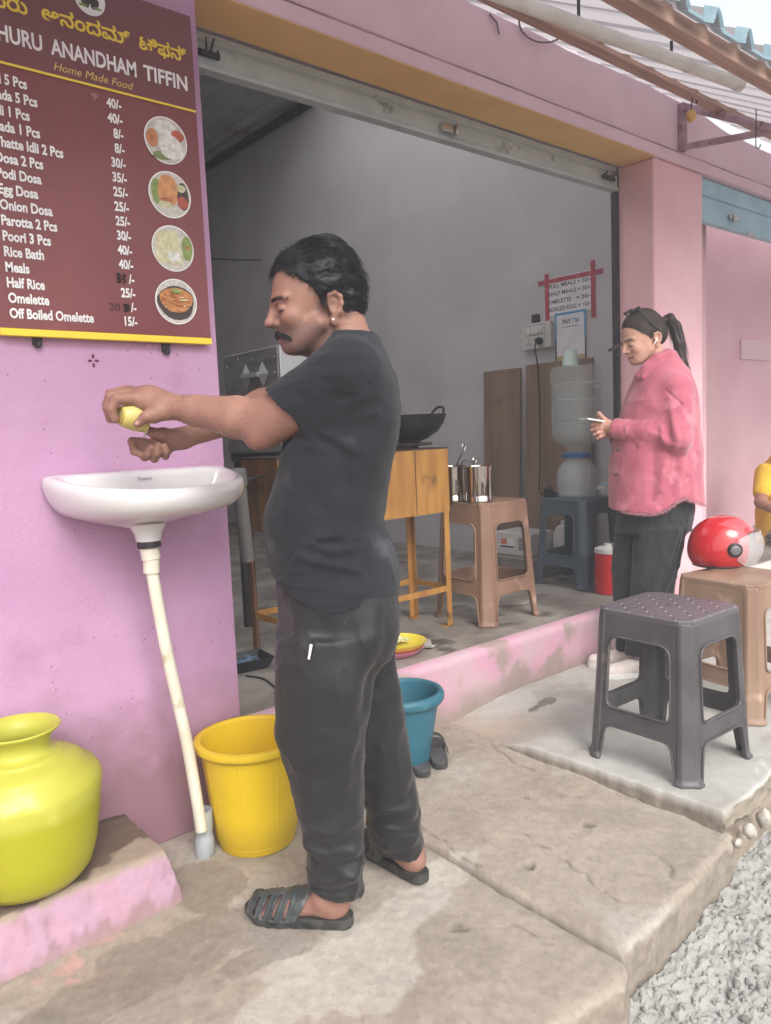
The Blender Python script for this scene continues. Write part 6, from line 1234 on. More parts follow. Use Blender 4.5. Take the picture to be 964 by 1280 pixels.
V, Fx = F.nets(); V = lap(V, Fx, 3); N = vnorm(V, Fx)
Wn = lambda px, py, w=-0.15: L_(px, py, w)
fl = [(Wn(380, 800), Wn(410, 850), 0.014, 0.005), (Wn(400, 760), Wn(420, 830), 0.016, -0.004), (Wn(388, 1050, -.11), Wn(440, 1095, -.12), 0.012, 0.009), (Wn(390, 1080, -.11), Wn(450, 1062, -.12), 0.012, 0.009), (Wn(400, 1100, -.11), Wn(452, 1088, -.11), 0.010, 0.008), (Wn(392, 1032, -.12), Wn(450, 1020, -.12), 0.014, 0.006), (Wn(398, 1070, -.11), Wn(448, 1078, -.12), 0.009, -0.008), (Wn(400, 1115, -.11), Wn(440, 1108, -.11), 0.008, -0.006),
      (Wn(370, 960, -.16), Wn(440, 930, -.16), 0.016, 0.005), (Wn(378, 990, -.15), Wn(440, 975, -.15), 0.016, 0.005), (Wn(440, 880, -.15), Wn(400, 940, -.17), 0.02, 0.005), (Wn(470, 760, -.15), Wn(440, 860, -.17), 0.02, 0.006), (Wn(480, 790, -.13), Wn(455, 880, -.14), 0.014, -0.008), (Wn(452, 1000, -.13), Wn(410, 1040, -.13), 0.012, 0.005), (Wn(420, 850, -.18), Wn(428, 960, -.17), 0.025, 0.005),
      (Wn(500, 900, .08), Wn(470, 960, .08), 0.016, 0.006), (Wn(515, 960, .09), Wn(475, 1000, .08), 0.016, 0.006), (Wn(525, 1010, .10), Wn(480, 1040, .09), 0.012, 0.006), (Wn(528, 1045, .10), Wn(485, 1058, .09), 0.010, 0.007), (Wn(520, 985, .09), Wn(480, 1020, .09), 0.010, -0.005), (Wn(470, 860, .02), Wn(465, 960, .06), 0.014, -0.006)]
V = folds(V, N, [(a, b, c_ * 1.5, d_ * 1.25) for a, b, c_, d_ in fl])
zl = [Wn(376, 748, -.17), Wn(380, 775, -.18), Wn(388, 806, -.18)]; V = folds(V, N, [(zl[0], zl[1], 0.008, -0.011), (zl[1], zl[2], 0.008, -0.009), (Wn(389, 748, -.17), Wn(398, 778, -.18), 0.007, 0.006), (Wn(398, 778, -.18), Wn(390, 806, -.18), 0.007, 0.005)])
V = lap(V, Fx, 4); V = V + N * (0.006 * fbm(V * np.array([1, 1, 0.6]), 8, 55))[:, None]; zl_ = V[:, 2]
V = wrinkle(V, N, (9, 9, 15), 0.009, 301, sstep(0.42, 0.16, zl_) * sstep(0.02, 0.08, zl_)); V = wrinkle(V, N, (11, 11, 5), 0.007, 311, sstep(0.30, 0.55, zl_)); V = wrinkle(V, N, (10, 10, 9), 0.006, 321, np.exp(-((zl_ - 0.46) / 0.09) ** 2)); V = lap(V, Fx, 1)
V = folds(V, N, [(Wn(386 + 22 * k_, 1107 + 6 * k_, -.11), Wn(408 + 22 * k_, 1113 + 6 * k_, -.11), 0.003, -0.003) for k_ in range(3)])
m_pant = mat('black_track_fabric', s2l(35, 34, 36), 0.5, s2l(29, 28, 30), 4, 5, bump=0.2, bs=400, spec=0.42, sheen=0.08, dirt=(s2l(42, 41, 41), 5, 0.58, 0.75), spots=(s2l(140, 138, 136), 50, 0.045), rvar=0.08)
pant = mesh_obj('track_pants', V, Fx, m_pant, man, 180)
z0 = Wn(389, 806, -.184); q = MB().tube([z0, z0 + np.array([-0.001, -0.006, -0.006]), Wn(386, 824, -.190)], [0.0035, 0.0035, 0.0028], 8); obj('zip_pull', q, m_white, pant)
# hair, moustache, earring
hairf = Field((-0.14, -0.12, 1.40), (0.19, 0.14, 1.74), 0.0024)
hairf.put(ell(X(0.018, 0, 0.070), (0.1065, 0.0838, 0.103)), 0.01); hairf.put(ell(X(-0.045, 0, 0.02), (0.046, 0.062, 0.076)), 0.03); hairf.put(ell(X(-0.02, 0, 0.13), (0.05, 0.05, 0.05)), 0.03)
# cut the face, the temples and below the hairline
hairf.put(clip(ell(X(0.13, 0, 0.030), (0.085, 0.16, 0.082)), lambda X_, Y_, Z_: X_ * 0 - 1), 0.012, 's'); hairf.put(ell(X(0.072, 0.0, 0.010), (0.056, 0.16, 0.064)), 0.012, 's')
hairf.put(ell(X(0.005, 0.0, -0.020), (0.034, 0.16, 0.042)), 0.010, 's'); hairf.put(ell(X(0.045, 0.0, -0.075), (0.09, 0.14, 0.055)), 0.012, 's')
Vr, Fr = hairf.nets(); Vr = lap(Vr, Fr, 2); Nr = vnorm(Vr, Fr)
Vr = Vr + Nr * (0.0045 * fbm(Vr * np.array([0.5, 1, 1]), 46, 61) + 0.0022 * fbm(Vr * np.array([0.5, 1, 1]), 110, 62))[:, None]
hr = mesh_obj('hair', Vr - Nr * 0.0015, Fr, m_hair, man, 180)
sel = rng.permutation(len(Vr)); q = Tmi(Vr); sel = [i for i in sel if (Nr[i] @ (Vr[i] - X(0.016, 0, 0.06)) > 0)][:9500]
P_ = Vr[sel]; Nn = Nr[sel]; qh = Tmi(P_); fr_ = sstep(0.03, 0.085, qh[:, 0])
# swept back over the crown, down the nape, forward over the brow at the front
flow = np.stack([0.9 - 1.5 * fr_, -qh[:, 1] * 3, -0.2 - 9 * np.clip(0.03 - qh[:, 2], -0.01, 0.1) + 0.25 * fr_], -1) + 0.35 * np.stack([vn(P_, 60, 1), vn(P_, 60, 2), vn(P_, 60, 3)], 1) + 0.12 * rng.normal(size=P_.shape)
flow = flow - Nn * np.sum(flow * Nn, 1)[:, None]; flow /= np.linalg.norm(flow, axis=1)[:, None]; flow = flow + Nn * (0.10 + 0.22 * fr_ + 0.12 * (qh[:, 2] > 0.12))[:, None]
cC = X(0.012, 0, 0.055)
def hugf(q): 
    d = (q - cC); r = np.linalg.norm(d / np.array([0.118, 0.096, 0.117]), axis=1)[:, None]; return np.where(r > 1.0, cC + d / r * (1 + (r - 1) * 0.6), q)
strands('hair_strands', P_ - Nn * 0.003, flow, rng.uniform(0.018, 0.050, len(P_)), m_hair, hr, 0.0008, 6, 0.26, 0.02, hugf)
def stache(P0, dirs, ln, nm, m, parent, r=0.0007, g=0.1): return strands(nm, np.array(P0), np.array(dirs), np.array(ln), m, parent, r, 4, 0.1, g)
pp_, dd_ = [], []
for k in range(1000):
    s = rng.uniform(-1, 1); t = rng.random(); a_ = abs(s); f = 0.1338 - 0.026 * a_ ** 2; z = -0.0300 + (0.0075 - 0.0025 * a_) * (t - 0.5) - 0.021 * a_ ** 1.6
    pp_.append(X(f, s * 0.038, z)); dd_.append(X(0.28 - 0.2 * a_, s * 0.7, -0.7 - 0.3 * a_) - X(0, 0, 0) + 0.15 * rng.normal(size=3))
ms = stache(pp_, dd_, rng.uniform(0.005, 0.013, len(pp_)), 'moustache', m_hair, man, 0.0008)
pp_, dd_ = [], []
for s in (-1, 1):
    for k in range(150):
        t = rng.random(); a_ = 0.012 + 0.044 * t; pp_.append(X(0.1325 - 0.030 * t ** 1.6 + 0.001, s * a_, 0.0385 + 0.10 * min(max(a_ - 0.012, 0), 0.02) - 0.18 * max(a_ - 0.036, 0) + rng.normal() * 0.0022)); dd_.append(X(-0.35 * t, s * 0.9, 0.25 - 0.5 * t) - X(0, 0, 0) + 0.1 * rng.normal(size=3))
stache(pp_, dd_, rng.uniform(0.006, 0.010, len(pp_)), 'eyebrow', m_hair, man, 0.0008, 0.0)
er = X(0.010, 0.077, -0.028); obj('earring', MB().lathe([(0, -0.0034), (0.0024, -0.0024), (0.0034, 0), (0.0024, 0.0024), (0, 0.0034)], 12, er), m_white, man, 180)
# hairs along the near forearm
pp_, dd_ = [], []
dv = (WR - EL) / np.linalg.norm(WR - EL)
sel = [i for i in rng.permutation(len(Va)) if Va[i, 1] < 0.07 and EL[0] - 0.02 > Va[i, 0] > WR[0] - 0.01 and seg_dist(Va[i:i + 1], EL, WR)[0] < 0.07][:900]
Na = vnorm(Va, Fa)
strands('arm_hair', Va[sel] - Na[sel] * 0.001, dv + np.array([0, 0, -0.2]) + Na[sel] * 0.25 + 0.25 * rng.normal(size=(len(sel), 3)), rng.uniform(0.006, 0.013, len(sel)), m_hair, body, 0.00022, 4, 0.1, 0.05)
# sandals
m_lea = mat('dark_sandal_leather', s2l(50, 55, 57), 0.5, s2l(70, 74, 74), 30, 5, bump=0.4, bs=220, dirt=(s2l(110, 108, 102), 22, 0.56, 0.72))
m_sol = mat('sandal_rubber', s2l(44, 44, 44), 0.7, s2l(70, 68, 64), 40, 4, bump=0.3, bs=200)
def sandal(k, label):
    sd_ = None
    F = foot_field(0, 0.0024); base = F.d.copy(); Xx = F.ax[0][:, None, None]; Yy = F.ax[1][None, :, None]; Zz = F.ax[2][None, None, :]
    big = ell((0.155, -0.001, 0.022), (0.112, 0.052, 0.056)); sm = np.minimum(base, big[0](Xx, Yy, Zz) + 0.004)
    d = np.maximum(sm - 0.0055, -(sm + 0.0015)); d = np.maximum(d, 0.112 - Xx - 0.55 * (Zz - 0.03)); d = np.maximum(d, Zz - 0.115); d = np.maximum(d, 0.022 - Zz)
    # gaps between the straps: stacked slots either side of the spine, open toe
    for x_ in (0.140, 0.170, 0.199, 0.226):
        for s in (-1, 1):
            sl_ = np.maximum(np.maximum(np.abs(Xx - x_ - 0.10 * (np.abs(Yy) - 0.03) + 0.25 * (Zz - 0.04)) - 0.0030, 0.030 - Zz), np.maximum(0.012 - s * Yy, Zz - 0.078)); d = np.maximum(d, -sl_)
    grv = np.minimum.reduce([np.abs(Xx - x_ + 0.25 * (Zz - 0.04)) for x_ in (0.126, 0.155, 0.185, 0.213)]) + 0 * Yy + 0 * Zz
    d = d + 0.0016 * np.exp(-(grv / 0.003) ** 2)
    d = np.maximum(d, -np.maximum(0.248 - Xx + 0 * Yy + 0 * Zz, np.abs(Yy) + 0 * Xx - 0.022 + 0 * Zz)); F.d = d.astype(np.float32)
    V, Fx = F.nets(); V = lap(V, Fx, 1)
    o = mesh_obj('sandal', fplace(V, k), Fx if k else Fx[:, ::-1], m_lea, man, 180); o['label'] = label
    ol = rounded([(-0.022, -0.026), (0.05, -0.033), (0.12, -0.037), (0.19, -0.047), (0.24, -0.036), (0.272, 0.004), (0.262, 0.036), (0.21, 0.046), (0.12, 0.036), (0.05, 0.033), (-0.022, 0.026)], 0.05, 5); n_ = len(ol)
    wv = lambda i, am: 1 + am * math.sin(i * 1.9)
    rg_ = [[(x * 0.985, y * 0.95 * wv(i, 0.03), 0.002 + (0.010 if x > 0.24 else 0)) for i, (x, y) in enumerate(ol)], [(x, y * wv(i, 0.03), 0.010 + (0.008 if x > 0.24 else 0)) for i, (x, y) in enumerate(ol)], [(x, y, 0.024 + (0.004 if x > 0.24 else 0)) for x, y in ol], [(x * 0.985, y * 0.95, 0.028 + (0.004 if x > 0.24 else 0)) for x, y in ol]]
    m = MB().loft(rg_); m.v = [tuple(q) for q in fplace(np.array(m.v), k)]; so_ = obj('sole', m, m_sol, o, 40)
    if k == 0:
        m = MB().box(0.135, 0.140, 0.0, 0.0, 0, 0) if False else MB(); c0 = fplace(np.array([[0.125, 0.037, 0.066]]), 0)[0]; m.obox(c0 + np.array([0, -0.002, 0.0]), (0.014, 0.004, 0.007), np.eye(3)); obj('buckle', m, m_chrome, o, None)
sandal(0, 'near dark sandal with slotted straps, whole side in view'); sandal(1, 'far dark sandal with only its heel in view')
# cup in his hand and the thread of water
cb = L_(150.5, 520, -0.002); cmth = L_(181, 522.5, 0.040); dC = cmth - cb; ln = np.linalg.norm(dC); dC /= ln; u1 = np.cross(dC, (0, 0, 1)); u1 /= np.linalg.norm(u1); A = np.stack([u1, np.cross(dC, u1), dC], 1)
wrot = Matrix.Rotation(VIEW_ROT, 4, 'Z'); wc = wrot @ Vector(cb) + Vector(MB0)
cupo = thing('tumbler', 'small yellow plastic tumbler tipped in the hand of the man at the basin', 'tumbler', wc, VIEW_ROT)
m_tum = mat('pale_yellow_plastic', s2l(224, 208, 128), 0.35, s2l(216, 198, 112), 18, 3, trans=0.25, spec=0.5)
obj('tumbler_wall', MB().lathe([(0, 0), (0.022, 0), (0.025, 0.003), (0.030, 0.018), (0.033, ln * 0.5), (0.036, ln), (0.0345, ln), (0.031, ln * 0.5), (0.026, 0.02), (0, 0.010)], 36, (0, 0, 0), A), m_tum, cupo, 50)
obj('base_ring', MB().tube([A @ np.array([0.0205 * math.cos(a), 0.0205 * math.sin(a), -0.0008]) for a in np.linspace(0, 2 * PI, 33)[:-1]], 0.0016, 6, closed=True), mat('dark_yellow_plastic', s2l(170, 140, 60), 0.4), cupo)
s0 = cmth + A @ np.array([0, 0, 0]) + np.array([0.0, 0, -0.033]); s1 = L_(181, 546, 0.085)
wt_ = thing('water_stream', 'thin glint of water falling from the tumbler to the cupped hand', 'water', wrot @ Vector(s0) + Vector(MB0), VIEW_ROT)
obj('stream', MB().tube(smooth_path([np.zeros(3), (s1 - s0) * np.array([0.5, 0.5, 0.25]) , (s1 - s0)], 6), [0.0055] + [0.0042] * 11 + [0.003], 8), m_water, wt_, 180)
# ================================================================ the woman with a phone
WB0 = tuple(np.append(G(797, 838, PZ)[:2], PZ))
wom = thing('person', 'woman in a pink corduroy shirt looking at her phone in front of the pillar', 'person', WB0, VIEW_ROT)
L_ = lambda px, py, w=0.0: LOC(px, py, w, WB0)
EAR = L_(819, 424, -0.07); pit_ = R_(17); yaw_ = R_(10)
cyw, syw = math.cos(yaw_), math.sin(yaw_)
def Tw(q):
    f, s, z = q[..., 0], q[..., 1], q[..., 2]; f2 = f * math.cos(pit_) + z * math.sin(pit_); z2 = -f * math.sin(pit_) + z * math.cos(pit_)
    x = -(f2 * cyw) + s * syw * 1; y = -(f2 * syw) - s * cyw
    return np.stack([EAR[0] + x, EAR[1] + 0.07 + y, EAR[2] + z2], -1)
def Twi(V):
    x = V[:, 0] - EAR[0]; y = V[:, 1] - EAR[1] - 0.07; z2 = V[:, 2] - EAR[2]
    f2 = -(x * cyw) - y * syw; s = x * syw - y * cyw
    f = f2 * math.cos(pit_) - z2 * math.sin(pit_); z = f2 * math.sin(pit_) + z2 * math.cos(pit_); return np.stack([f, s, z], -1) / 0.94
F, X, ax = head_field(Tw, 0.94, 0.0028, EAR + np.array([-0.20, -0.06, -0.20]), EAR + np.array([0.16, 0.20, 0.19]), False)
F.put(cap(X(0.01, 0, -0.02), X(-0.03, 0, -0.15), 0.046, 0.052), 0.03)
Vh, Fh = F.nets(); Vh = lap(Vh, Fh, 1); Ch = head_color(Vh, Twi, SK_W, False)
# hands round the phone (right = far hand, left = near)
F = Field(L_(730, 560, -0.16), L_(800, 500, 0.20), 0.0024)
nW, fW = L_(765, 534, -0.03), L_(765, 540, 0.07)
F.put(cap(L_(800, 542, -0.10), nW, 0.036, 0.025), 0.02); F.put(cap(L_(800, 545, 0.12), fW, 0.036, 0.025), 0.02)
F.put(cap(nW, L_(753, 534, -0.012), 0.025, 0.020), 0.02)
for k, (pts, r) in enumerate([([(754, 531, -0.02), (745, 529, -0.025), (740, 531, -0.018), (739, 533, -0.008)], .0088), ([(754, 535, -0.02), (745, 535, -0.028), (740, 537, -0.018), (740, 538, -0.006)], .0088), ([(755, 540, -0.018), (747, 541, -0.026), (743, 543, -0.016), (743, 543, -0.004)], .0085), ([(756, 544, -0.015), (750, 546, -0.02), (747, 548, -0.012), (747, 548, -0.002)], .0075)]):
    chain(F, [L_(*p) for p in pts], (r * 1.15, r, r * 0.95, r * 0.85), 0.004)
chain(F, [L_(*p) for p in [(760, 528, -0.02), (754, 523, -0.012), (749, 517, 0.0), (747, 521, 0.008)]], (0.014, 0.011, 0.0095, 0.008), 0.006)
F.put(cap(fW, L_(753, 540, 0.05), 0.025, 0.020), 0.02)
for pts, r in [([(755, 536, 0.06), (746, 534, 0.062), (741, 533, 0.05)], .0085), ([(755, 541, 0.06), (747, 541, 0.06), (743, 539, 0.045)], .0085), ([(756, 546, 0.058), (749, 547, 0.055), (746, 545, 0.04)], .008)]: chain(F, [L_(*p) for p in pts], (r * 1.1, r, r * 0.9), 0.004)
chain(F, [L_(*p) for p in [(757, 532, 0.06), (752, 525, 0.055), (749, 524, 0.04)]], (0.013, 0.010, 0.0085), 0.006)
Va, Fa = F.nets(); Va = lap(Va, Fa, 1); ca_ = np.broadcast_to(np.array(s2l(200, 152, 134)), Va.shape) * (1 + 0.1 * fbm(Va, 40, 71))[:, None]
F = Field((-0.2, -0.3, 0.03), (0.3, 0.3, 1.5), 0.010)
shy = L_(848, 470)[2]; F.put(loftz([(0.80, 0.10, 0, 0.09, 0.12), (1.0, 0.09, 0, 0.09, 0.11), (1.25, 0.12, 0, 0.09, 0.14), (1.38, 0.14, 0, 0.06, 0.09)])); F.put(cap((0.13, 0, 1.30), X(-0.03, 0, -0.13), 0.05, 0.048), 0.03)
F.put(cap((0.14, -0.13, 1.30), L_(845, 552, -0.17), 0.05, 0.042), 0.02); F.put(cap(L_(845, 552, -0.17), nW, 0.042, 0.026), 0.02); F.put(cap((0.12, 0.14, 1.30), L_(835, 552, 0.18), 0.05, 0.042), 0.02); F.put(cap(L_(835, 552, 0.18), fW, 0.042, 0.026), 0.02)
AN, AF = L_(806, 822, -0.07), L_(787, 812, 0.06)
F.put(cap((0.10, -0.08, 0.84), L_(822, 720, -0.08), 0.07, 0.05), 0.03); F.put(cap(L_(822, 720, -0.08), AN, 0.05, 0.033), 0.02); F.put(cap((0.09, 0.08, 0.84), L_(800, 720, 0.07), 0.07, 0.05), 0.03); F.put(cap(L_(800, 720, 0.07), AF, 0.05, 0.033), 0.02)
Vc, Fc = F.nets()
V, Fx, cx_ = join_parts([(Vh, Fh, Ch), (Va, Fa, ca_), (Vc, Fc, np.broadcast_to(SK_W, Vc.shape))]); mesh_obj('body', V, Fx, m_skin, wom, 180, cx_)
# overshirt
def row(y, xl, xr, ry, w=0.0):
    a = L_(xl, y, w); b = L_(xr, y, w); return (a[2], (a[0] + b[0]) / 2, w, (b[0] - a[0]) / 2, ry)
F = Field((-0.22, -0.36, 0.68), (0.36, 0.36, 1.56), 0.0045)
F.put(loftz([row(648, 763, 876, 0.205), row(620, 763, 875, 0.205), row(574, 766, 873.5, 0.20), row(540, 773, 871.5, 0.195), row(510, 781, 869, 0.195), row(486, 789, 865, 0.185), row(468, 797, 858, 0.150), row(452, 808, 849, 0.085), row(440, 815, 842, 0.062)], 2.2), 0.02)
shN = L_(846, 486, -0.16); elN = L_(847, 548, -0.20); cuN = L_(770, 536, -0.045); shF = L_(832, 486, 0.16); elF = L_(835, 550, 0.20); cuF = L_(770, 542, 0.075)
F.put(cap(shN, elN, 0.068, 0.060), 0.03); F.put(cap(elN, seg(elN, cuN, 0.5), 0.058, 0.054), 0.03); F.put(cap(seg(elN, cuN, 0.5), cuN, 0.054, 0.043), 0.01); F.put(cap(shF, elF, 0.068, 0.060), 0.03); F.put(cap(elF, cuF, 0.060, 0.042), 0.03)
hz_ = lambda u: np.interp(u, [L_(p, 640)[0] for p in (760, 775, 797, 808, 817, 826, 836, 850, 862, 876)], [L_(800, p)[2] for p in (634, 635.5, 637.5, 635, 630, 623, 620, 625, 629, 633)])
Xg = F.ax[0][:, None, None]; Yg = F.ax[1][None, :, None]; Zg = F.ax[2][None, None, :]
F.d = np.maximum(F.d, (hz_(F.ax[0])[:, None, None] + 0.003 * np.sin(Xg * 160 + Yg * 40) - Zg + 0 * Yg).astype(np.float32))
lo_s = [(r[0], r[1], r[2], r[3] - 0.012, r[4] - 0.012) for r in (row(660, 763, 876, 0.205), row(620, 763, 875, 0.205), row(590, 766, 873.5, 0.20))]; F.put(loftz(lo_s, 2.2), 0.004, 's')
F.put(cap(seg(elN, cuN, 0.88), seg(elN, cuN, 1.4), 0.036, 0.036), 0.004, 's'); F.put(cap(seg(elF, cuF, 0.88), seg(elF, cuF, 1.4), 0.036, 0.036), 0.004, 's')
F.put(cap(X(0.0, 0, -0.05), X(-0.03, 0, -0.17), 0.052, 0.054), 0.008, 's')
# collar: stand and a folded point
cl = [L_(838, 439, 0.0) + np.array([0.0, 0.055, 0]), L_(843, 444, 0.0), L_(836, 441, -0.060), L_(820, 447, -0.078), L_(808, 458, -0.070), L_(799, 470, -0.050)]
for a, b in zip(cl[:-1], cl[1:]): F.put(cap(a, b, 0.018, 0.018), 0.012)
F.put(cap(L_(812, 456, -0.07), L_(803, 472, -0.082), 0.018, 0.008), 0.008); F.put(cap(L_(822, 450, -0.085), L_(804, 472, -0.085), 0.014, 0.008), 0.008)
F.put(cap(L_(806, 458, 0.06), L_(796, 470, 0.03), 0.016, 0.010), 0.01)
V, Fx = F.nets(); V = lap(V, Fx, 2); N = vnorm(V, Fx)
W = lambda px, py, w=-0.2: L_(px, py, w)
fl = [(W(836, 498, -.23), W(846, 548, -.26), .016, .010), (W(828, 505, -.22), W(838, 552, -.25), .014, -.010), (W(822, 515, -.2), W(832, 556, -.23), .012, .009), (W(845, 556, -.25), W(812, 540, -.2), .014, .008), (W(835, 560, -.25), W(800, 552, -.17), .012, -.006), (W(812, 530, -.18), W(800, 556, -.15), .012, .007), (W(795, 528, -.12), W(786, 552, -.1), .010, .006), (W(856, 560), W(848, 620), .016, .008), (W(846, 575), W(838, 615), .014, -.008), (W(832, 570), W(826, 612), .018, .010), (W(818, 565), W(815, 625), .016, -.009), (W(805, 562), W(803, 630), .018, .009), (W(790, 560), W(788, 628), .016, -.007), (W(868, 540, -.15), W(866, 620, -.15), .018, -.007), (W(860, 500, -.18), W(866, 540, -.17), .016, .006), (W(831, 487, -.2), W(852, 505, -.24), .006, -.006), (W(852, 505, -.24), W(858, 520, -.22), .006, -.006), (W(831, 487, -.2), W(822, 500, -.2), .006, -.004), (W(797, 497, -.15), W(812, 499, -.17), .006, .006), (W(786, 483, -.1), W(775, 630, -.15), .008, .004)]
V = folds(V, N, fl); V = V + N * (0.005 * fbm(V * np.array([1, 1, 0.7]), 9, 81))[:, None]; V = wrinkle(V, N, (8, 8, 4.5), 0.006, 401, sstep(1.15, 1.0, V[:, 2])); V = wrinkle(V, N, (9, 9, 9), 0.0055, 411, sstep(0.95, 1.1, V[:, 2]) * sstep(1.42, 1.3, V[:, 2])); V = lap(V, Fx, 1)
m_cord = mat('pink_corduroy', s2l(190, 106, 121), 0.85, s2l(178, 92, 110), 9, 5, bump=0.35, bs=200, sheen=0.35, spec=0.2, dirt=(s2l(206, 128, 142), 12, 0.55, 0.72), wave=(60, 'X', 1.5, 0.6))
sh_ = mesh_obj('corduroy_shirt', V, Fx, m_cord, wom, 180)
q = MB()
for px, py, w_ in [(773, 562, -.125), (770, 593, -.13)]: c_ = L_(px, py, w_ - 0.012); q.lathe([(0.010, 0), (0.010, 0.003), (0, 0.004)], 12, c_, np.array([[1, 0, 0], [0, 0, -1], [0, 1, 0]]))
c_ = L_(766, 545, -0.085); q.lathe([(0.006, 0), (0.006, 0.003), (0, 0.004)], 12, c_, np.array([[1, 0, 0], [0, 0, -1], [0, 1, 0]]))
obj('button', q, mat('brown_button', s2l(64, 28, 38), 0.4), sh_, 40)
pts = [np.array([u, -0.205 * math.sqrt(max(0, 1 - ((u - 0.09) / 0.22) ** 2)) - 0.002, hz_(u)]) for u in np.linspace(-0.10, 0.28, 240)]
sel = np.array(pts); fr = strands('frayed_hem', np.repeat(sel, 4, 0) + rng.normal(size=(960, 3)) * 0.003, np.array([0, -0.1, -1.0]) + 0.5 * rng.normal(size=(960, 3)), rng.uniform(0.006, 0.014, 960), mat('pale_pink_thread', s2l(220, 160, 170), 0.8), sh_, 0.0009, 4, 0.2, 0.0)
# trousers
F = Field((-0.20, -0.24, 0.0), (0.34, 0.24, 0.92), 0.005)
def legrow(y, xl, xr, ry, w): a = L_(xl, y, w); b = L_(xr, y, w); return (a[2], (a[0] + b[0]) / 2, w, (b[0] - a[0]) / 2, ry)
F.put(loftz([legrow(665, 772, 862, 0.150, 0.0), legrow(640, 774, 866, 0.155, 0), legrow(610, 776, 864, 0.150, 0)], 2.2), 0.02)
F.put(loftz([legrow(818, 783, 822, 0.062, -0.075), legrow(790, 784, 830, 0.07, -0.08), legrow(750, 789, 840, 0.082, -0.085), legrow(704, 793, 847, 0.092, -0.085), legrow(660, 796, 858, 0.096, -0.08)], 2.1), 0.02)
F.put(loftz([legrow(812, 772, 800, 0.058, 0.065), legrow(780, 770, 808, 0.07, 0.07), legrow(740, 767, 815, 0.08, 0.075), legrow(704, 766, 825, 0.088, 0.08), legrow(660, 771, 845, 0.094, 0.08)], 2.1), 0.02)
V, Fx = F.nets(); V = lap(V, Fx, 2); N = vnorm(V, Fx)
V = folds(V, N, [(W(850, 650, -.17), W(835, 700, -.17), .014, .010), (W(858, 660, -.15), W(845, 720, -.16), .012, -.010), (W(835, 660, -.17), W(820, 740, -.17), .02, .008), (W(800, 650, -.1), W(795, 700, -.1), .016, -.010), (W(845, 700, -.16), W(820, 760, -.16), .016, .008), (W(790, 660, .0), W(780, 740, .0), .02, .008)]); V = wrinkle(V, N, (10, 10, 5), 0.010, 421); V = lap(V, Fx, 1)
mesh_obj('trousers', V, Fx, mat('black_trouser_cloth', s2l(52, 52, 54), 0.8, s2l(44, 44, 46), 5, 4, bump=0.2, bs=300, spec=0.25, sheen=0.15), wom, 180)
# trainers
m_shoe = mat('white_canvas', s2l(222, 212, 206), 0.7, s2l(206, 194, 188), 20, 4, bump=0.2, bs=180)
for an, ang, lb in ((AN, R_(186), 'near white trainer, mostly behind the grey stool'), (AF, R_(172), 'far white trainer, its side in view')):
    c, s = math.cos(ang), math.sin(ang); P3 = lambda x, y, z: (an[0] + c * x - s * y, an[1] + s * x + c * y, z)
    F = Field((an[0] - 0.26, an[1] - 0.10, -0.005), (an[0] + 0.12, an[1] + 0.10, 0.14), 0.0035)
    F.put(cap(P3(-0.035, 0, 0.045), P3(0.06, 0, 0.045), 0.036, 0.040), 0.02); F.put(cap(P3(0.06, 0, 0.045), P3(0.165, 0, 0.034), 0.042, 0.034, ((0, 0, 1), 0.85)), 0.02); F.put(cap(P3(0.0, 0, 0.05), P3(0.004, 0, 0.10), 0.036, 0.038), 0.02)
    F.d = np.maximum(F.d, np.broadcast_to(0.008 - F.ax[2][None, None, :], F.d.shape)).astype(np.float32)
    V, Fx = F.nets(); V = lap(V, Fx, 1); o = mesh_obj('shoe', V, Fx, m_shoe, wom, 180); o['label'] = lb
    ol = [(-0.07, -0.025), (0.0, -0.036), (0.07, -0.040), (0.15, -0.042), (0.195, -0.022), (0.203, 0), (0.195, 0.022), (0.15, 0.042), (0.07, 0.040), (0.0, 0.036), (-0.07, 0.025), (-0.076, 0)]; ol = rounded(ol, 0.03, 3)
    obj('sole', MB().loft([[P3(x, y, 0.001) for x, y in ol], [P3(x * 1.01, y * 1.03, 0.012) for x, y in ol], [P3(x, y, 0.026) for x, y in ol]]), m_white, o, 40)
# hair and ponytail
F = Field(EAR + np.array([-0.20, -0.08, -0.20]), EAR + np.array([0.22, 0.22, 0.22]), 0.003)
E = lambda c, r, k=0.012, op='u': F.put(ell(X(*c), np.array(r) * 0.94, ax), k, op)
E((0.018, 0, 0.068), (0.1035, 0.0795, 0.0975)); E((-0.04, 0, 0.03), (0.055, 0.062, 0.065), 0.03); E((0.138, 0, 0.020), (0.070, 0.15, 0.082), 0.008, 's'); E((0.082, 0, -0.005), (0.052, 0.15, 0.050), 0.010, 's'); E((0.004, 0, -0.012), (0.026, 0.16, 0.034), 0.008, 's'); E((0.05, 0, -0.085), (0.12, 0.14, 0.06), 0.012, 's')
V, Fx = F.nets(); V = lap(V, Fx, 2); N = vnorm(V, Fx); q = Twi(V); ang = np.arctan2(q[:, 2] - 0.05, q[:, 1]); V = V + N * (0.0016 * np.sin(ang * 60 + 4 * fbm(V, 18, 91)))[:, None]
hw_ = mesh_obj('hair', V, Fx, m_hairb, wom, 180)
pt = [X(-0.075, 0, 0.070), L_(838, 398, 0.0), L_(845, 409, 0.0), L_(849, 430, -0.01), L_(854, 452, -0.02), L_(861, 470, -0.03), L_(865.5, 484, -0.035)]
pt[1][1] = pt[0][1]; pt[2][1] = pt[0][1]
F = Field(L_(826, 495, -0.14), L_(872, 386, 0.14), 0.003)
for i, (a, b) in enumerate(zip(pt[:-1], pt[1:])): rr = (0.014, 0.021, 0.025, 0.022, 0.017, 0.010, 0.003); F.put(cap(a, b, rr[i], rr[i + 1]), 0.01)
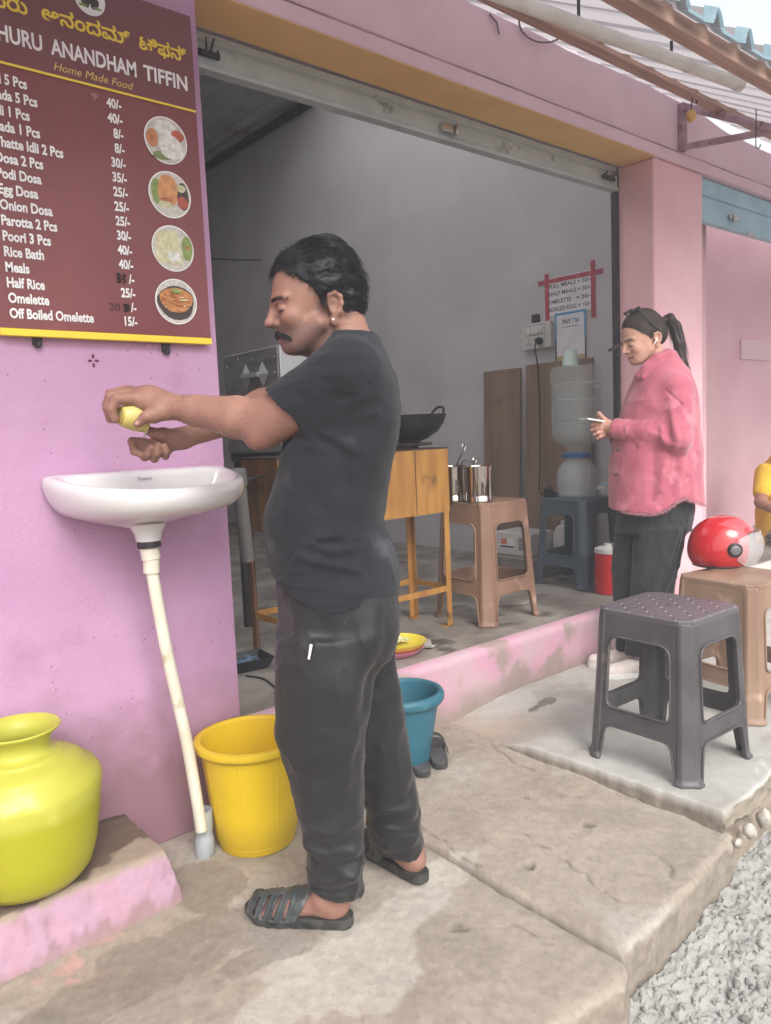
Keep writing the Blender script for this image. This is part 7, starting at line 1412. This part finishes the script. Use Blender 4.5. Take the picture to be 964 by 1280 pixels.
V, Fx = F.nets(); V = lap(V, Fx, 2); N = vnorm(V, Fx); V = V + N * (0.003 * np.sin(V[:, 0] * 260 + V[:, 1] * 200 + V[:, 2] * 30))[:, None]; po = mesh_obj('ponytail', V, Fx, m_hairb, hw_, 180)
i_ = rng.integers(0, len(V), 700); strands('loose_hair', V[i_], np.array([0.25, 0, -1.0]) + 0.15 * rng.normal(size=(700, 3)), rng.uniform(0.03, 0.08, 700), m_hairb, hw_, 0.0008, 6, 0.05, 0.05)
obj('hair_tie', MB().tube([pt[1] + 0.019 * (np.array([0.35, 0, 0.93]) * math.cos(a) + np.array([0, 1, 0]) * math.sin(a)) for a in np.linspace(0, 2 * PI, 21)[:-1]], 0.006, 8, closed=True), m_black, hw_)
obj('earbud', MB().tube([X(0.012, 0.083, 0.002), X(0.010, 0.087, 0.002)], [0.008, 0.006], 12).tube([X(0.016, 0.088, 0.0), X(0.032, 0.086, -0.018)], 0.0035, 8), m_white, wom)
eb = MB()
pp_, dd_ = [], []
for s in (-1, 1):
    for k in range(90):
        t = rng.random(); a_ = 0.014 + 0.040 * t; pp_.append(X(0.1285 - 0.026 * t ** 1.6, s * a_, 0.041 + 0.006 * math.sin(t * 2.6) + rng.normal() * 0.001)); dd_.append(X(-0.35 * t, s * 0.9, 0.2 - 0.5 * t) - X(0, 0, 0))
strands('eyebrow', np.array(pp_), np.array(dd_), rng.uniform(0.005, 0.008, len(pp_)), m_hairb, wom, 0.0007, 4)
# sunglasses pushed up on her hair
sg = thing('sunglasses', 'black sunglasses pushed up on the hair of the woman with the phone', 'sunglasses', (0, 0, 0)); wm = Matrix.Translation(Vector(WB0)) @ Matrix.Rotation(VIEW_ROT, 4, 'Z')
g0 = X(0.07, 0, 0.16); sg.location = wm @ Vector(g0); sg.rotation_euler = (0, 0, VIEW_ROT)
q = MB()
for s in (-1, 1):
    cpt = X(0.046, s * 0.034, 0.166) - g0; fu = X(0.25, 0.0, 0.97) - X(0, 0, 0); fu /= np.linalg.norm(fu); sv = X(0, 1., 0) - X(0, 0, 0); sv /= np.linalg.norm(sv); uv = np.cross(fu, sv)
    q.loft([[cpt + sv * 0.030 * math.cos(a) * k + uv * 0.024 * math.sin(a) * k + fu * d for a in np.linspace(0, 2 * PI, 21)[:-1]] for k, d in ((1, 0), (1.05, 0.003), (0.9, 0.006))])
q.bar(X(0.050, -0.01, 0.170) - g0, X(0.050, 0.01, 0.170) - g0, 0.006, 0.004)
obj('lenses', q, mat('dark_lens', s2l(20, 20, 24), 0.12), sg, 40)
q = MB()
for s in (-1, 1): q.tube(smooth_path([X(0.046, s * 0.064, 0.160) - g0, X(0.034, s * 0.080, 0.124) - g0, X(0.01, s * 0.086, 0.072) - g0, X(-0.012, s * 0.085, 0.045) - g0], 5), 0.003, 8)
obj('temple_arm', q, m_black, sg)
# phone
p0 = L_(740, 525.5, 0.0); p0w = wm @ Vector(p0); ph_ = thing('phone', 'white edged phone held by the woman in the pink shirt', 'phone', p0w, VIEW_ROT)
tl = R_(12); Mx = np.array([[math.cos(tl), 0, math.sin(tl)], [0, 1, 0], [-math.sin(tl), 0, math.cos(tl)]])
obj('case', MB().obox((0, 0, 0), (0.085, 0.15, 0.009), Mx), m_white, ph_, None, 0.003); obj('screen', MB().obox(Mx @ np.array([0, 0, 0.0052]), (0.078, 0.143, 0.001), Mx), mat('phone_glass', s2l(40, 42, 48), 0.1), ph_, None)

# ================================================================ helmet on the pale brown stool
HC = np.array([*(G(904, 706, PZ + 0.545)[:2]), PZ + 0.545 + 0.097]); hl = thing('helmet', 'glossy red open face helmet with clear visor on the pale brown stool', 'helmet', HC, VIEW_ROT - R_(6))
m_red = mat('glossy_red_paint', s2l(186, 16, 26), 0.16, s2l(172, 14, 24), 5, 3, coat=0.6, spec=0.6)
F = Field((-0.19, -0.17, -0.14), (0.19, 0.17, 0.17), 0.0032)
F.put(ell((0, 0, 0.0), (0.145, 0.122, 0.125))); F.put(ell((-0.02, 0, -0.045), (0.122, 0.112, 0.085)), 0.04)
F.put(ell((0.0, 0, -0.005), (0.126, 0.104, 0.108)), 0.002, 's'); F.put(ell((0.0, 0, -0.10), (0.105, 0.095, 0.09)), 0.006, 's')
F.d = np.maximum(F.d, np.broadcast_to(-0.092 - 0.10 * np.abs(F.ax[1])[None, :, None] * 0 - F.ax[2][None, None, :] + 0 * F.ax[0][:, None, None], F.d.shape)).astype(np.float32)
F.put((lambda X_, Y_, Z_: np.maximum(0.080 - X_ + 0 * Y_ + 0 * Z_, Z_ - 0.050 + 0 * X_), np.array([0.0, -0.2, -0.15]), np.array([0.2, 0.2, 0.07])), 0.02, 's')
V, Fx = F.nets(); V = lap(V, Fx, 2); hc = np.broadcast_to(np.array(s2l(186, 16, 26)), V.shape).copy(); dm = sstep(-0.004, 0.004, V[:, 0] - 0.005 + 0.5 * (V[:, 2] - 0.05) + 0.02 * np.sin(V[:, 2] * 150) + 0.015 * vn(V, 40, 3)) * sstep(-0.01, 0.0, V[:, 2] - 0.012) * sstep(0.115, 0.108, V[:, 2]); dm = dm * (1 - sstep(0.0, 0.006, 0.016 - np.hypot(V[:, 0] - 0.07, V[:, 2] - 0.065))); hc = hc + (np.array(s2l(200, 84, 92)) - hc) * (dm * 0.8)[:, None]
m_red = mat('glossy_red_decal_paint', (0.5, 0.02, 0.03), 0.2, attr='Col', coat=0.6, spec=0.6, spots=(s2l(150, 90, 90), 50, 0.05)); mesh_obj('shell', V, Fx, m_red, hl, 180, hc)
q = MB(); rr = lambda a, e, k=1.0: (0.152 * k * math.cos(a) * math.cos(e), 0.130 * k * math.sin(a) * math.cos(e), 0.132 * k * math.sin(e))
A_ = np.linspace(-R_(88), R_(88), 40); E_ = np.linspace(-R_(36), R_(20), 14)
Pg = np.array([[np.array(rr(a, e * (1 if abs(a) < 1.0 else 1))) + np.array([0.016, 0, -0.005]) for e in E_ * 1.0] for a in A_])
cut = np.clip((np.abs(A_) - R_(48)) / R_(40), 0, 1); 
for i in range(len(A_)): 
    m_ = (1 - 0.45 * cut[i] ** 2); es = np.interp(np.linspace(0, 1, 14), [0, 1], [-R_(42) * m_, R_(27) * m_]); Pg[i] = np.array([np.array(rr(A_[i], e)) + np.array([0.016, 0, -0.005]) for e in es])
m_vis = mat('clear_visor', (0.85, 0.85, 0.86), 0.08, ior=1.45, spec=0.8, alpha=0.2)
o = obj('visor', q.grid(Pg), m_vis, hl, 180); so2 = o.modifiers.new('thick', 'SOLIDIFY'); so2.thickness = 0.002
obj('visor_edge', MB().tube(Pg[:, 0], 0.0018, 6).tube(Pg[:, -1], 0.002, 6), mat('visor_rim', (0.8, 0.8, 0.8), 0.1, trans=0.6), hl)
for s in (-1, 1):
    Mq = np.array([[1, 0, 0], [0, 0, s * 1.0], [0, 1.0, 0]]) if s > 0 else np.array([[1, 0, 0], [0, 0, -1.0], [0, 1.0, 0]])
    pv_ = obj('pivot', MB().lathe([(0.031, 0), (0.031, 0.008), (0.025, 0.012), (0.024, 0.010), (0, 0.010)], 28, (0.008, s * 0.122, -0.012), Mq), m_black, hl, 40)
    obj('pivot_cap', MB().lathe([(0.021, 0), (0.021, 0.004), (0.012, 0.008), (0.011, 0.006), (0, 0.007)], 24, (0.008, s * 0.1325, -0.012), Mq), mat('grey_pivot_plastic', s2l(110, 108, 108), 0.4), pv_, 40)
obj('trim', MB().tube([(0.108 * math.cos(a) - 0.016, 0.097 * math.sin(a), -0.090) for a in np.linspace(R_(62), R_(298), 40)], 0.007, 8), m_black, hl)
obj('strap', MB().loft([[p, (p[0] + 0.0, p[1] + 0.03, p[2] + 0.004), (p[0] + 0.003, p[1] + 0.03, p[2] + 0.006), (p[0] + 0.003, p[1], p[2] + 0.002)] for p in smooth_path([(-0.06, -0.10, -0.085), (-0.11, -0.135, -0.100), (-0.150, -0.150, -0.105), (-0.175, -0.155, -0.135), (-0.19, -0.158, -0.19)], 6)]), m_black, hl, 60)
fl_ = mat('pale_pink_print', s2l(226, 150, 150), 0.2, coat=0.5)

# ================================================================ seated person in yellow at the right edge
PB = np.array([5.95, 0.355, FZ - 0.05]); sp_ = thing('person', 'seated person in a yellow shirt cut off by the right edge', 'person', PB, VIEW_ROT)
L_ = lambda px, py, w=0.0: LOC(px, py, w, PB)
F = Field((-0.35, -0.45, -0.02), (0.45, 0.35, 1.02), 0.010)
sh0 = L_(957, 592, -0.06); el0 = L_(951, 628, -0.22); wr0 = L_(985, 645, -0.40)
F.put(cap(sh0, el0, 0.05, 0.042), 0.02); F.put(cap(el0, wr0, 0.042, 0.03), 0.02); F.put(cap(wr0, wr0 + np.array([0.08, -0.05, -0.01]), 0.032, 0.022, ((0, 0, 1), 0.6)), 0.02)
for k in range(4): F.put(cap(wr0 + np.array([0.07, -0.07 + 0.022 * k, -0.01]), wr0 + np.array([0.14, -0.09 + 0.022 * k, -0.04]), 0.011, 0.009), 0.006)
F.put(ell((0.16, -0.02, 0.93), (0.09, 0.075, 0.11)), 0.02); F.put(cap((0.13, 0, 0.70), (0.15, 0, 0.84), 0.055, 0.05), 0.03); F.put(ell((0.075, -0.03, 0.915), (0.03, 0.012, 0.012)), 0.01)
F.put(cap((0.10, 0, 0.10), (0.11, 0, 0.62), 0.12, 0.13), 0.03)
for y in (-0.14, 0.1): F.put(cap((0.25, y, 0.06), (0.30, y - 0.02, 0.02), 0.05, 0.03), 0.02)
V, Fx = F.nets(); V = lap(V, Fx, 1); mesh_obj('body', V, Fx, m_skin, sp_, 180, np.broadcast_to(np.array(s2l(150, 104, 84)), V.shape) * (1 + .1 * fbm(V, 30, 4))[:, None])
F = Field((-0.35, -0.45, -0.02), (0.45, 0.35, 0.80), 0.008)
F.put(loftz([(0.02, 0.08, 0, 0.17, 0.19), (0.30, 0.06, 0, 0.16, 0.18), (0.52, 0.08, 0, 0.15, 0.21), (0.64, 0.10, 0, 0.13, 0.20), (0.71, 0.12, 0, 0.10, 0.15), (0.77, 0.13, 0, 0.075, 0.09)]), 0.02); F.put(cap(sh0, seg(sh0, el0, 0.62), 0.074, 0.068), 0.03)
V, Fx = F.nets(); V = lap(V, Fx, 1); N = vnorm(V, Fx); V = V + N * (0.008 * fbm(V, 10, 7))[:, None]; mesh_obj('yellow_shirt', V, Fx, mat('yellow_cotton', s2l(226, 182, 52), 0.85, s2l(212, 166, 44), 6, 4, bump=0.2, bs=200), sp_, 180)
m_plaid = mat('checked_cloth', s2l(84, 84, 86), 0.85, s2l(150, 146, 140), 45, 1, mix=(0.48, 0.52), stretch=(1, 0.12, 1))
F = Field((-0.35, -0.5, -0.02), (0.5, 0.4, 0.5), 0.010)
for y in (-0.16, 0.10): F.put(cap((0.0, y * 0.7, 0.10), (0.10, y - 0.14, 0.34), 0.09, 0.075), 0.03); F.put(cap((0.10, y - 0.14, 0.34), (0.26, y, 0.07), 0.072, 0.05), 0.03)
V, Fx = F.nets(); V = lap(V, Fx, 1); N = vnorm(V, Fx); V = V + N * (0.008 * fbm(V, 12, 8))[:, None]; mesh_obj('checked_trousers', V, Fx, m_plaid, sp_, 180)
F = Field((0.0, -0.2, 0.78), (0.36, 0.2, 1.08), 0.008); F.put(ell((0.175, -0.015, 0.955), (0.098, 0.083, 0.105))); F.put(ell((0.06, -0.03, 0.90), (0.07, 0.07, 0.09)), 0.01, 's')
V, Fx = F.nets(); mesh_obj('hair', V, Fx, m_hair, sp_, 180)
# ================================================================ thin milky air, added to imitate lens veil and lift the darks
m_hz = bpy.data.materials.new('veil_air'); m_hz.use_nodes = True; T_ = m_hz.node_tree; T_.nodes.remove(T_.nodes['Principled BSDF'])
pvn = T_.nodes.new('ShaderNodeVolumePrincipled'); pvn.inputs['Color'].default_value = (0.93, 0.94, 0.97, 1); pvn.inputs['Density'].default_value = 0.024; pvn.inputs['Anisotropy'].default_value = 0.2
T_.links.new(pvn.outputs[0], T_.nodes['Material Output'].inputs['Volume'])
hz = obj('veil_haze', MB().box(-14, 15, -14, 15, -1.6, 5.4), m_hz, None, None); struct(hz, 'stuff')
